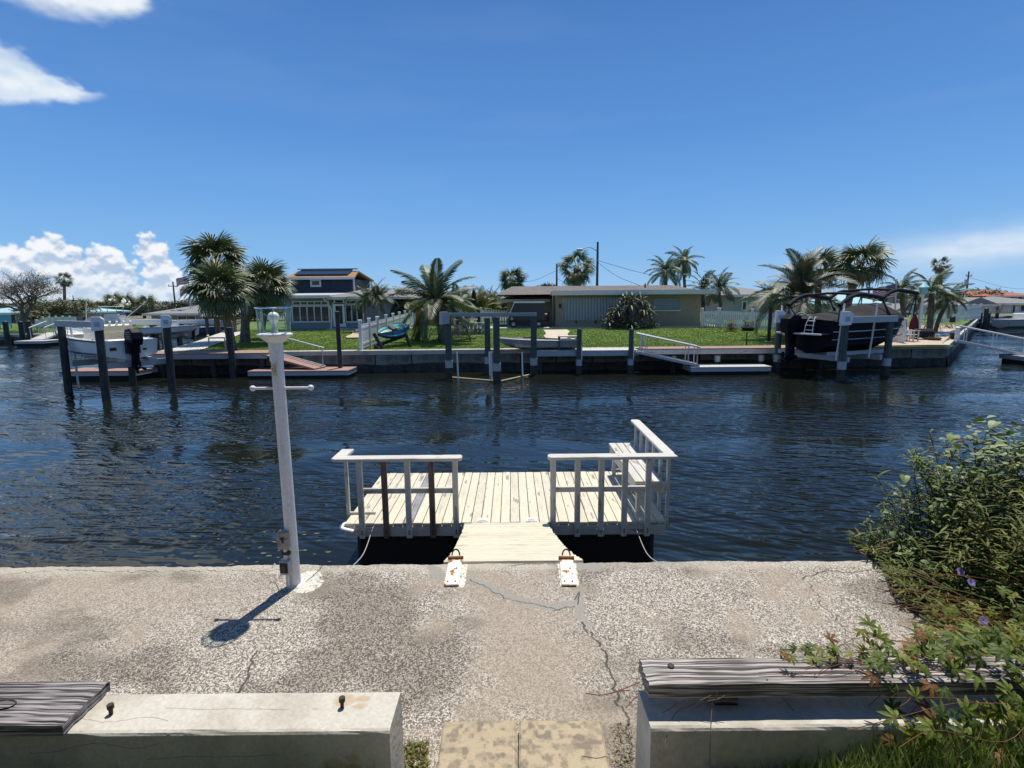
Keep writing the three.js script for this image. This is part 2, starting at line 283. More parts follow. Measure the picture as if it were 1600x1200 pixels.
// =====================================================================
// setting: near slab
// =====================================================================
const EDGE = -3.87;                                        // z of the near seawall's edge
const slab0 = [-6.6, 4.6], slabZ = [-4.0, -1.2];
{
  srand(77);
  const PW = 2048, PH = 1024, half = (slab0[1] - slab0[0]) / 2;
  const GW = PW * 2, mortar = new Float32Array(GW * PH), crack = new Float32Array(GW * PH), paint = new Float32Array(GW * PH);
  const sx = GW / (slab0[1] - slab0[0]), sz = PH / (slabZ[1] - slabZ[0]);
  const stamp = (buf, x, z, r, v) => {
    const cx = (x - slab0[0]) * sx, cz = (z - slabZ[0]) * sz, rx = Math.max(r * sx, 0.8), rz = Math.max(r * sz, 0.8);
    for (let j = Math.floor(cz - rz); j <= cz + rz; j++) for (let i = Math.floor(cx - rx); i <= cx + rx; i++) {
      if (i < 0 || j < 0 || i >= GW || j >= PH) continue;
      const d = Math.hypot((i - cx) / rx, (j - cz) / rz); if (d < 1) buf[j * GW + i] = Math.max(buf[j * GW + i], v * Math.min(1, (1 - d) * 3));
    }
  };
  const line = (buf, pxs, r, wob = 0.012, v = 1) => {
    const P = pxs.map(([x, y]) => gnd(x, y, 0));
    for (let k = 0; k + 1 < P.length; k++) {
      const L = P[k].distanceTo(P[k + 1]), n = Math.ceil(L / 0.002);
      for (let q = 0; q < n; q++) { const t = q / n, x = lerp(P[k].x, P[k + 1].x, t), z = lerp(P[k].z, P[k + 1].z, t); stamp(buf, x + wob * 2 * (fbm(x * 18 + k * 7, z * 18, 3) - 0.5), z + wob * 2 * (fbm(x * 18 + 50, z * 18 + k, 3) - 0.5), r * (0.6 + 0.8 * vn(x * 40, z * 40)), v); }
    }
  };
  line(mortar, [[735, 902], [770, 920], [800, 934], [838, 944], [870, 949], [897, 943]], 0.038, 0.03);
  line(mortar, [[905, 925], [903, 945], [908, 965], [916, 982]], 0.032, 0.02);
  line(mortar, [[908, 884], [925, 886], [935, 880]], 0.05, 0.03); line(mortar, [[676, 886], [690, 902]], 0.045, 0.03); line(mortar, [[800, 879], [850, 878], [870, 882]], 0.03, 0.02);
  line(crack, [[912, 972], [920, 990], [940, 1012], [950, 1040], [962, 1080], [970, 1105], [985, 1150], [990, 1190]], 0.006, 0.03);
  line(crack, [[897, 938], [905, 925], [902, 945]], 0.004); line(crack, [[795, 884], [830, 882], [868, 879]], 0.004, 0.02); line(crack, [[735, 905], [800, 938], [870, 953], [897, 947]], 0.003, 0.03);
  line(crack, [[507, 880], [498, 892], [480, 908]], 0.005); line(crack, [[402, 1018], [388, 1048], [374, 1082]], 0.006, 0.03); line(crack, [[10, 897], [90, 891], [180, 893], [330, 892], [440, 891]], 0.003, 0.03);
  line(crack, [[1250, 905], [1290, 893], [1330, 894], [1372, 889]], 0.005, 0.03); line(crack, [[1262, 910], [1280, 935], [1300, 960], [1330, 1000]], 0.003, 0.03);
  const rectP = (x0, x1, y0, y1) => { for (let n = 0; n < 1500; n++) { const p = gnd(rr(x0, x1), rr(y0, y1), 0); stamp(paint, p.x, p.z, rr(0.004, 0.016), 1); } };
  const trapP = (x0, x1, y0, y1, dx) => { for (let n = 0; n < 900; n++) { const v = rnd(), p = gnd(lerp(x0, x1, rnd()) + dx * v, lerp(y0, y1, v), 0); stamp(paint, p.x, p.z, rr(0.003, 0.011), 1); } };
  trapP(701, 731, 874, 917, -6); trapP(870, 898, 872, 914, 6);
  for (let n = 0; n < 700; n++) { const a = rnd() * 6.283, r = Math.pow(rnd(), 0.7), p = gnd(472 + 24 * r * Math.cos(a) + 8 * (1 - Math.sin(a)) * r, 909 + 17 * r * Math.sin(a), 0); stamp(paint, p.x, p.z, rr(0.004, 0.014), 0.9); }
  for (const [half0, name] of [[0, 'a'], [1, 'b']]) { /* two texture halves share one function */ void name; void half0; }
  const bumps = new Float32Array(GW * PH);
  const cell = 0.0078;
  const color = (gx, gz) => {
    const x = slab0[0] + gx / sx, z = slabZ[0] + gz / sz, id = gz * GW + gx;
    const macro = fbm(x * 1.1 + 5, z * 1.1 + 9, 5), mid = fbm(x * 4.3, z * 4.3 + 3, 4), fine = fbm(x * 130, z * 130, 2);
    // pebbles
    const cx = x / cell, cz = z / cell, ix = Math.floor(cx), iz = Math.floor(cz); let d1 = 9, d2 = 9, hid = 0;
    for (let a = -1; a <= 1; a++) for (let b = -1; b <= 1; b++) {
      const hx = ix + a + hash2(ix + a, iz + b), hz = iz + b + hash2(ix + a + 91, iz + b + 17), d = Math.hypot(cx - hx, cz - hz);
      if (d < d1) { d2 = d1; d1 = d; hid = hash2(ix + a + 7, iz + b + 3); } else if (d < d2) d2 = d;
    }
    const stone = sstep(0.04, 0.26, d2 - d1) * (hid > 0.22 ? 1 : 0.25);
    const tone = 0.28 + 0.60 * hid;
    let pc = [tone, tone * 0.925, tone * 0.80];
    if (hid > 0.3 && hid < 0.42) pc = [0.30, 0.23, 0.16];
    // how much the paste still covers the stones: worn patches
    let cover = clamp(sstep(0.40, 0.66, macro * 0.6 + mid * 0.4 + (fbm(x * 9, z * 9, 2) - 0.5) * 0.25));
    const p2 = sstep(-1.6, -3.4, x + (macro - 0.5) * 2.5) * sstep(-2.75, -3.15, z + (mid - 0.5) * 0.5);       // brown, smoother patch on the left
    cover = clamp(cover * 0.9 + 0.8 * p2);
    const edge = sstep(-3.70, -3.80, z + 0.06 * (fbm(x * 6, 3, 3) - 0.5));                                    // trowelled cream lip along the water
    const dirt = sstep(0.47, 0.70, fbm(x * 1.9 + 40, z * 2.6 + 11, 5));
    const paste = mix3([0.31, 0.255, 0.19], [0.20, 0.165, 0.125], dirt);
    let gap = mix3([0.105, 0.088, 0.068], [0.06, 0.051, 0.042], dirt);
    let c = mix3(gap, mix3(pc, [pc[0] * 0.62, pc[1] * 0.6, pc[2] * 0.57], dirt), stone);
    c = mix3(c, [paste[0] * (0.75 + 0.5 * fine), paste[1] * (0.75 + 0.5 * fine), paste[2] * (0.75 + 0.5 * fine)], cover * (0.56 + 0.34 * mid));
    c = mix3(c, [0.56 + 0.1 * (fine - 0.5), 0.515 + 0.1 * (fine - 0.5), 0.42], edge * (0.35 + 0.4 * mid) * (0.6 + 0.4 * stone));
    let hgt = 0.45 + 0.5 * stone * (1 - 0.75 * cover);
    const mo = mortar[id]; if (mo > 0) { const k = sstep(0.1, 0.5, mo); c = mix3(c, [0.285 * (0.85 + 0.3 * fine), 0.27 * (0.85 + 0.3 * fine), 0.235 * (0.85 + 0.3 * fine)], 0.92 * k); hgt = lerp(hgt, 0.85, k); }
    const pa = paint[id]; if (pa > 0) { c = mix3(c, [0.74, 0.72, 0.64], pa * (0.75 + 0.2 * stone)); }
    const cr = crack[id]; if (cr > 0) { c = mix3(c, [0.035, 0.03, 0.026], 0.85 * cr); hgt = lerp(hgt, 0, cr); }
    bumps[id] = hgt; return c;
  };
  const grp = new THREE.Group(); grp.name = 'concrete_patio'; grp.userData.kind = 'structure'; scene.add(grp);
  for (let h = 0; h < 2; h++) {
    const map = tex(PW, PH, (x, y) => color(x + h * PW, y)), bump = tex(PW, PH, (x, y) => { const v = bumps[y * GW + x + h * PW]; return [v, v, v]; }, 1, 1, false);
    for (const t of [map, bump]) { t.wrapS = t.wrapT = THREE.ClampToEdgeWrapping; }
    const m = mat({ map, bumpMap: bump, bumpScale: 0.007, roughness: 0.9 });
    const x0 = slab0[0] + h * half, n = 220, pos = [], uv = [], idx = [];
    for (let i = 0; i <= n; i++) {
      const x = x0 + half * i / n, zf = EDGE + 0.05 * (fbm(x * 3.1, 2, 4) - 0.5) + 0.012 * (vn(x * 40, 5) - 0.5);
      const rows = [[slabZ[1], 0], [-2.5, 0], [zf + 0.022, 0], [zf + 0.006, -0.007], [zf, -0.025], [zf + 0.01, -0.4]];
      rows.forEach(([z, y]) => { pos.push(x, y, z); uv.push((x - x0) / half, (z - slabZ[0]) / (slabZ[1] - slabZ[0])); });
      if (i) for (let k = 0; k < 5; k++) { const a = (i - 1) * 6 + k, b = i * 6 + k; idx.push(a, b, a + 1, b, b + 1, a + 1); }
    }
    const g = new THREE.BufferGeometry(); g.setAttribute('position', new THREE.Float32BufferAttribute(pos, 3)); g.setAttribute('uv', new THREE.Float32BufferAttribute(uv, 2)); g.setIndex(idx); g.computeVertexNormals();
    const o = new THREE.Mesh(g, m); o.name = 'slab_panel'; o.castShadow = o.receiveShadow = true; grp.add(o);
  }
}
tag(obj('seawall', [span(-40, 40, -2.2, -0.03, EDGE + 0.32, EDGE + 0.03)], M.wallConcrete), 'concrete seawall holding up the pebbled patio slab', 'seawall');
struct('ground_near', [span(-40, slab0[0] - 0.01, -0.4, -0.004, EDGE + 0.03, 12), span(slab0[1] + 0.01, 40, -0.4, -0.004, EDGE + 0.03, 12)], M.concrete);

// =====================================================================
// water
// =====================================================================
{
  srand(5);
  const N = 1024, TILE = 11, comps = [];
  for (let i = 0; i < 84; i++) {
    const f = i / 84, lam = 0.75 * Math.pow(0.095 / 0.75, f), k = TILE / lam, main = rnd() < 0.72;
    const th = main ? 1.30 + rr(-0.45, 0.45) : rr(0, Math.PI);
    let kx = Math.round(k * Math.cos(th)), ky = Math.round(k * Math.sin(th)); if (!kx && !ky) ky = 1;
    const s = (main ? 1 : 0.6) * (0.75 + 0.6 * f) ; comps.push([kx, ky, rr(0, 6.28), s / Math.hypot(kx, ky)]);
  }
  let norm = 0; for (const [kx, ky, , a] of comps) norm += 0.5 * a * a * (kx * kx + ky * ky); const scale = 0.078 / Math.sqrt(norm);
  const nx = new Float32Array(N * N), ny = new Float32Array(N * N), T = 2 * Math.PI / N, sinT = Float32Array.from({ length: N }, (_, i) => Math.sin(i * T)), cosT = Float32Array.from({ length: N }, (_, i) => Math.cos(i * T));
  for (const [kx, ky, ph, a] of comps) {
    const cp = Math.cos(ph), sp = Math.sin(ph);
    for (let y = 0; y < N; y++) for (let x = 0; x < N; x++) {
      const w = (((kx * x + ky * y) % N) + N) % N, c = (cosT[w] * cp - sinT[w] * sp) * a; nx[y * N + x] += c * kx; ny[y * N + x] += c * ky;
    }
  }
  const nm = tex(N, N, (x, y) => {
    const gust = (0.3 + 1.5 * sstep(0.25, 0.75, fbm(x / N * 3, y / N * 6, 3, 3))) * scale, a = -nx[y * N + x] * gust, b = -ny[y * N + x] * gust, l = 1 / Math.hypot(a, b, 1);
    return [0.5 + 0.5 * a * l, 0.5 + 0.5 * b * l, 0.5 + 0.5 * l];
  }, 1 / TILE, 1 / TILE, false);
  const m = mat({ c: [0.0095, 0.0118, 0.0085], roughness: 0.03, ior: 1.333, normalMap: nm, side: THREE.FrontSide });
  m.normalScale.set(1, 1);
  const rows = 300, cols = 380, pos = [], uv = [], idx = [], waves = [];
  for (let i = 0; i < 14; i++) { const lam = rr(0.9, 4.2), th = 1.25 + rr(-0.9, 0.9); waves.push([2 * Math.PI / lam * Math.cos(th), 2 * Math.PI / lam * Math.sin(th), rr(0, 6.28), 0.0012 * lam]); }
  for (let j = 0; j <= rows; j++) {
    const z = -(3.72 * Math.pow(150 / 3.72, j / rows));
    for (let i = 0; i <= cols; i++) {
      const s = i / cols * 2 - 1, x = 150 * Math.sinh(s * 3.6) / Math.sinh(3.6); let y = 0;
      for (const [a, b, p, h] of waves) y += h * Math.sin(a * x + b * z + p);
      y *= 0.35 + 1.3 * vn(x * 0.12 + 50, z * 0.12 + 50);
      pos.push(x, WATER + y, z); uv.push(x, -z);
      if (i && j) { const a = (j - 1) * (cols + 1) + i - 1, b = a + 1, c = a + cols + 1, d = c + 1; idx.push(a, b, d, a, d, c); }
    }
  }
  const g = new THREE.BufferGeometry(); g.setAttribute('position', new THREE.Float32BufferAttribute(pos, 3)); g.setAttribute('uv', new THREE.Float32BufferAttribute(uv, 2)); g.setIndex(idx); g.computeVertexNormals();
  const o = new THREE.Mesh(g, m); o.name = 'canal_water'; o.userData.kind = 'structure'; o.receiveShadow = true; scene.add(o);
}
struct('canal_bed', [span(-150, 150, -3.2, -3.0, EDGE, -150)], mat({ c: [0.03, 0.028, 0.022], roughness: 1 }));
{ // foam flakes drifting by the wall
  srand(61); const geos = [];
  for (let n = 0; n < 34; n++) {
    const p = gnd(rr(300, 520), rr(830, 884), WATER + 0.015), k = 7, c = [], s = rr(0.008, 0.024), st = rr(1.2, 2.6);
    for (let i = 0; i < k; i++) { const a = i / k * 6.283, r = s * rr(0.6, 1.2); c.push(new THREE.Vector2(Math.cos(a) * r * st, Math.sin(a) * r)); }
    geos.push(fin(new THREE.ShapeGeometry(new THREE.Shape(c)).rotateX(-Math.PI / 2).rotateY(rr(-0.5, 0.5)).translate(p.x, p.y, p.z)));
  }
  const o = obj('foam_flakes', geos, mat({ c: [0.12, 0.11, 0.09], roughness: 0.9 })); o.userData.kind = 'stuff'; tag(o, 'pale foam flakes drifting on the water beside the seawall', 'foam');
}

// =====================================================================
// floating dock
// =====================================================================
const DX0 = -1.92, DX1 = 1.74, DZ0 = -5.72, DZ1 = -7.51;
{
  srand(101);
  const dock = thing('floating_dock', 'cream painted plank floating dock with white railings and built-in bench', 'dock', [(DX0 + DX1) / 2, DECK, (DZ0 + DZ1) / 2]);
  const ox = (DX0 + DX1) / 2, oz = (DZ0 + DZ1) / 2, L = DZ0 - DZ1;
  const nP = 33, pitch = (DX1 - DX0) / nP;
  const greys = new Set([6]), worn = new Set([2, 3, 9, 24]);
  for (let i = 0; i < nP; i++) {
    const v = i % 5, len = L + [0, 0.012, -0.008, 0.006, 0.016][v];
    const o = new THREE.Mesh(cbox(pitch - 0.007, 0.036, len, 0.004, { axis: 'z', off: i % 11 * 0.61 }), greys.has(i) ? M.bareGrey : worn.has(i) || i % 4 === 1 ? M.deckPaint2 : M.deckPaint);
    o.position.set(DX0 + pitch * (i + 0.5) - ox, -0.018 + [0, 0.002, -0.001, 0.003, 0][(i * 3) % 5], 0); o.name = 'deck_plank'; o.castShadow = o.receiveShadow = true; dock.add(o);
  }
  const P = (name, g, m, par = dock) => obj(name, g, m, par);
  // frame and floats, in dock coordinates
  const fz = DZ0 - oz, bz = DZ1 - oz, lx = DX0 - ox, rx = DX1 - ox;
  P('skirt_board', [place(cbox(rx - lx - 0.01, 0.12, 0.04, 0.004, { axis: 'x' }), 0, -0.102, fz - 0.024)], M.railPaint);
  P('skirt_board', [place(cbox(rx - lx - 0.01, 0.12, 0.04, 0.004, { axis: 'x' }), 0, -0.102, bz + 0.024)], M.railPaint);
  for (const s of [lx + 0.024, rx - 0.024]) P('skirt_board', [place(cbox(0.04, 0.12, L - 0.1, 0.004, { axis: 'z' }), s, -0.102, 0)], M.railPaint);
  for (let i = 0; i < 3; i++) P('float', [place(cbox(1.12, 0.62, L - 0.16, 0.05), lx + 0.66 + i * 1.17, -0.475, 0)], M.blackFloat);
  P('joist', [span(lx + 0.05, rx - 0.05, -0.165, -0.04, fz - 0.5, fz - 0.54), span(lx + 0.05, rx - 0.05, -0.165, -0.04, bz + 0.5, bz + 0.54)], M.bareGrey);
  // front railings
  const RT = 0.786, MR = 0.38, pz = fz + 0.019;
  const post = (x, m) => { const p = P('post', [place(cbox(0.064, RT + 0.135, 0.036, 0.004, { axis: 'y', off: x }), x - ox, (RT - 0.036 - 0.135) / 2 - 0.015, pz)], m); P('bolt', [rod([x - ox, -0.08, pz + 0.017], [x - ox, -0.08, pz + 0.03], 0.008), rod([x - ox, -0.11, pz + 0.017], [x - ox, -0.11, pz + 0.03], 0.008)], M.bolt, p); };
  [-1.71, -1.437, -1.176, -0.91, -0.645].forEach((x, i) => post(x, i === 1 || i === 3 ? M.brownPost : M.railPaint));
  [0.45, 0.724, 0.99, 1.253, 1.516].forEach((x) => post(x, M.railPaint));
  const cap = (pts) => { const g = new THREE.ExtrudeGeometry(new THREE.Shape(pts.map((p) => new THREE.Vector2(p[0] - ox, -(p[1] - oz)))), { depth: 0.026, bevelEnabled: true, bevelThickness: 0.005, bevelSize: 0.005, bevelSegments: 1 }); g.rotateX(-Math.PI / 2); g.translate(0, RT - 0.036, 0); return fin(g, 'x'); };
  const cf = DZ0 + 0.075, cb = DZ0 - 0.055;
  P('top_rail', [cap([[-1.96, cf], [-2.0, cf - 0.03], [-2.0, DZ0 - 0.33], [-1.87, DZ0 - 0.33], [-1.87, cb], [-0.58, cb], [-0.565, cf - 0.09], [-0.57, cf - 0.02], [-0.60, cf]])], M.railPaint);
  P('top_rail', [cap([[0.42, cf], [0.395, cf - 0.03], [0.395, cb + 0.03], [0.42, cb], [1.685, cb], [1.80, cb], [1.815, cf - 0.01], [1.79, cf]])], M.railPaint);
  P('top_rail', [cap([[1.70, cb - 0.003], [1.815, cb - 0.003], [1.825, -7.45], [1.80, -7.49], [1.73, -7.49], [1.705, -7.46]])], M.railPaint);
  P('middle_rail', [place(cbox(1.03, 0.062, 0.034, 0.004, { axis: 'x' }), -1.18 - ox, MR, pz - 0.037)], M.railPaint);
  P('middle_rail', [place(cbox(1.10, 0.062, 0.034, 0.004, { axis: 'x', off: 2 }), 0.99 - ox, MR, pz - 0.037)], M.railPaint);
  P('post', [place(cbox(0.04, RT + 0.1, 0.04, 0.003, { axis: 'y', off: 1 }), -1.945 - ox, (RT - 0.036 - 0.1) / 2 - 0.01, -5.98 - oz)], M.railPaint);
  // right side railing posts
  for (let i = 0; i < 6; i++) { const z = lerp(-5.80, -7.40, i / 5); P('post', [place(cbox(0.036, RT + 0.06, 0.04, 0.003, { axis: 'y', off: i }), 1.765 - ox, (RT - 0.036 - 0.06) / 2 - 0.03, z - oz)], M.railPaint); }
  P('side_rail', [place(cbox(0.034, 0.062, 1.62, 0.004, { axis: 'z' }), 1.728 - ox, MR - 0.02, -6.6 - oz)], M.railPaint);
  // bench
  const bench = new THREE.Group(); bench.name = 'bench'; dock.add(bench);
  for (let i = 0; i < 3; i++) P('seat_board', [place(cbox(0.096, 0.034, 1.66, 0.005, { axis: 'z', off: i * 2.3 }), 1.439 - ox + i * 0.104, 0.43, -6.62 - oz)], M.railPaint, bench);
  P('seat_fascia', [place(cbox(0.03, 0.115, 1.62, 0.004, { axis: 'z' }), 1.412 - ox, 0.353, -6.62 - oz)], M.railPaint, bench);
  for (const z of [-5.84, -7.4]) P('seat_fascia', [place(cbox(0.28, 0.1, 0.03, 0.004, { axis: 'x' }), 1.575 - ox, 0.361, z - oz)], M.railPaint, bench);
  for (const z of [-5.90, -6.62, -7.36]) P('leg', [place(cbox(0.05, 0.41, 0.05, 0.004, { axis: 'y', off: z }), 1.455 - ox, 0.205, z - oz)], M.railPaint, bench);
  for (const z of [-6.62, -7.36]) P('leg_brace', [place(cbox(0.3, 0.05, 0.03, 0.004, { axis: 'x' }), 1.57 - ox, 0.06, z - oz)], M.railPaint, bench);
  // corner bumper, rod on deck
  const bump = gnd(531, 816, DECK - 0.03);
  P('corner_bumper', [tube([[-1.905 - ox, -0.035, fz - 0.10], [-1.945 - ox, -0.03, fz + 0.0], [-1.93 - ox, -0.04, fz + 0.045], [-1.80 - ox, -0.075, fz + 0.055]], 0.026, 16, 8)], M.white);
  P('deck_stick', [place(cbox(0.34, 0.03, 0.03, 0.004, { axis: 'x' }), -1.80 - ox, 0.016, -5.99 - oz)], M.railPaint);
  P('cleat', [rod([0.98 - ox, -0.08, fz + 0.0], [0.98 - ox, -0.08, fz + 0.05], 0.012), box(0.08, 0.02, 0.02, 0.98 - ox, -0.08, fz + 0.05)], M.aluMatte);
}
{ // ropes
  const a = gnd(584, 822, DECK - 0.04), b = gnd(553, 880, -0.05); a.z = DZ0 + 0.02; b.z = EDGE - 0.02;
  tag(obj('mooring_rope', [tube([a, [lerp(a.x, b.x, 0.5), -0.36, lerp(a.z, b.z, 0.5)], b], 0.0045, 20, 6)], M.rope), 'thin white mooring rope at the dock end with the white pipe bumper', 'rope', 'mooring ropes');
  const c = gnd(997, 832, DECK - 0.08), d = gnd(1032, 875, -0.05); c.z = DZ0 + 0.02; d.z = EDGE - 0.02;
  tag(obj('mooring_rope', [tube([c, [lerp(c.x, d.x, 0.5), -0.40, lerp(c.z, d.z, 0.5)], d], 0.0045, 20, 6)], M.rope), 'thin white mooring rope below the bench end of the dock', 'rope', 'mooring ropes');
}
// =====================================================================
// gangway and its brackets
// =====================================================================
{
  srand(31);
  const A = new THREE.Vector3(0, 0.004, EDGE + 0.012), B = new THREE.Vector3(-0.08, -0.455, DZ0 + 0.075), n = 19;
  const gw = thing('gangway', 'cream painted slatted gangway sloping from patio down to floating dock', 'gangway', [0, 0, 0]);
  const pitchA = Math.atan2(B.y - A.y, B.z - A.z);
  for (let i = 0; i < n; i++) {
    const t = (i + 0.5) / n, w = lerp(1.09, 0.925, Math.pow(t, 0.8)) + rr(-0.012, 0.012), p = A.clone().lerp(B, t); p.y -= 0.05 * Math.sin(Math.PI * t);
    const o = new THREE.Mesh(cbox(1.0, 0.03, 0.0915, 0.004, { axis: 'x', off: (i % 6) * 0.53 }), i % 5 === 3 ? M.deckPaint2 : M.deckPaint);
    o.scale.x = w; o.position.copy(p); o.rotation.x = 0.262 - 0.085 * Math.cos(Math.PI * t) * -1; o.rotation.x = Math.atan2(-(B.y - A.y) + 0.05 * Math.PI * Math.cos(Math.PI * t), -(B.z - A.z)) * -1; o.rotation.y = rr(-0.006, 0.006); o.name = 'gangway_slat'; o.castShadow = o.receiveShadow = true; gw.add(o);
  }
  for (const s of [-0.4, 0, 0.4]) obj('stringer', [bar([s, A.y - 0.10, A.z], [s * 0.85 - 0.08, B.y - 0.09, B.z], 0.05, 0.10)], M.bareGrey, gw);
  for (const s of [-0.345, 0.205]) obj('hinge_plate', [place(cbox(0.13, 0.012, 0.09, 0.003), s, B.y + 0.03, B.z - 0.04, 0, 0.05), rod([s - 0.04, B.y + 0.035, B.z - 0.02], [s + 0.04, B.y + 0.035, B.z - 0.02], 0.012)], M.whiteRough, gw);
  const plateTex = (sd) => tex(128, 256, (x, y) => {
    const n1 = fbm(x / 128 * 5 + sd, y / 256 * 10, 5), blot = Math.exp(-(Math.pow((x / 128 - 0.45) / 0.32, 2) + Math.pow((y / 256 - 0.52) / 0.14, 2))) + 0.9 * Math.exp(-Math.pow((y / 256 - 0.02) / 0.12, 2)) + 0.45 * Math.exp(-Math.pow((x / 128 - 0.08) / 0.12, 2));
    const r = sstep(0.56, 0.72, n1 * 0.75 + 0.42 * blot); return mix3([0.80, 0.77, 0.67], mix3([0.45, 0.19, 0.04], [0.16, 0.06, 0.02], sstep(0.4, 0.7, fbm(x / 10, y / 10, 2))), r);
  });
  for (const [px, dx, sd] of [[714, -0.012, 3], [884, 0.006, 21]]) {
    const far = gnd(px, 876, 0.015), near = gnd(px + (px < 800 ? -6 : 4), 914, 0.015), L = near.z - far.z + 0.02, yaw = Math.atan2(near.x - far.x, near.z - far.z);
    const br = thing('gangway_bracket', px < 800 ? 'rust-blotched white steel bracket on the patio, end with the lamp post' : 'rust-streaked white steel bracket on the patio beside the long mortar crack', 'bracket', [(near.x + far.x) / 2 + dx, 0.004, (near.z + far.z) / 2 - 0.01], yaw, 'gangway brackets');
    const g = cbox(0.105, 0.014, L, 0.003); const p = g.attributes.position, uv = g.attributes.uv; for (let i = 0; i < p.count; i++) uv.setXY(i, p.getX(i) / 0.105 + 0.5, p.getZ(i) / L + 0.5);
    obj('plate', [g.translate(0, 0.009, 0)], mat({ map: plateTex(sd), roughness: 0.75 }), br);
    for (const [bx, bz] of [[-0.03, 0.40], [0.025, 0.40], [0.02, -0.1]]) obj('bolt', [rod([bx, 0.015, bz * L], [bx, 0.022, bz * L], 0.006, 0.006, 6)], M.bolt, br);
    const hook = []; for (let i = 0; i <= 10; i++) { const a = Math.PI * i / 10; hook.push([0.03 * Math.cos(a), 0.03 + 0.05 * Math.sin(a), -L / 2 - 0.03]); }
    obj('hook', [tube(hook, 0.006, 16, 6)], M.bolt, br);
    obj('hinge', [rod([-0.06, 0.022, -L / 2 - 0.005], [0.06, 0.022, -L / 2 - 0.005], 0.014)], M.rust, br);
  }
}
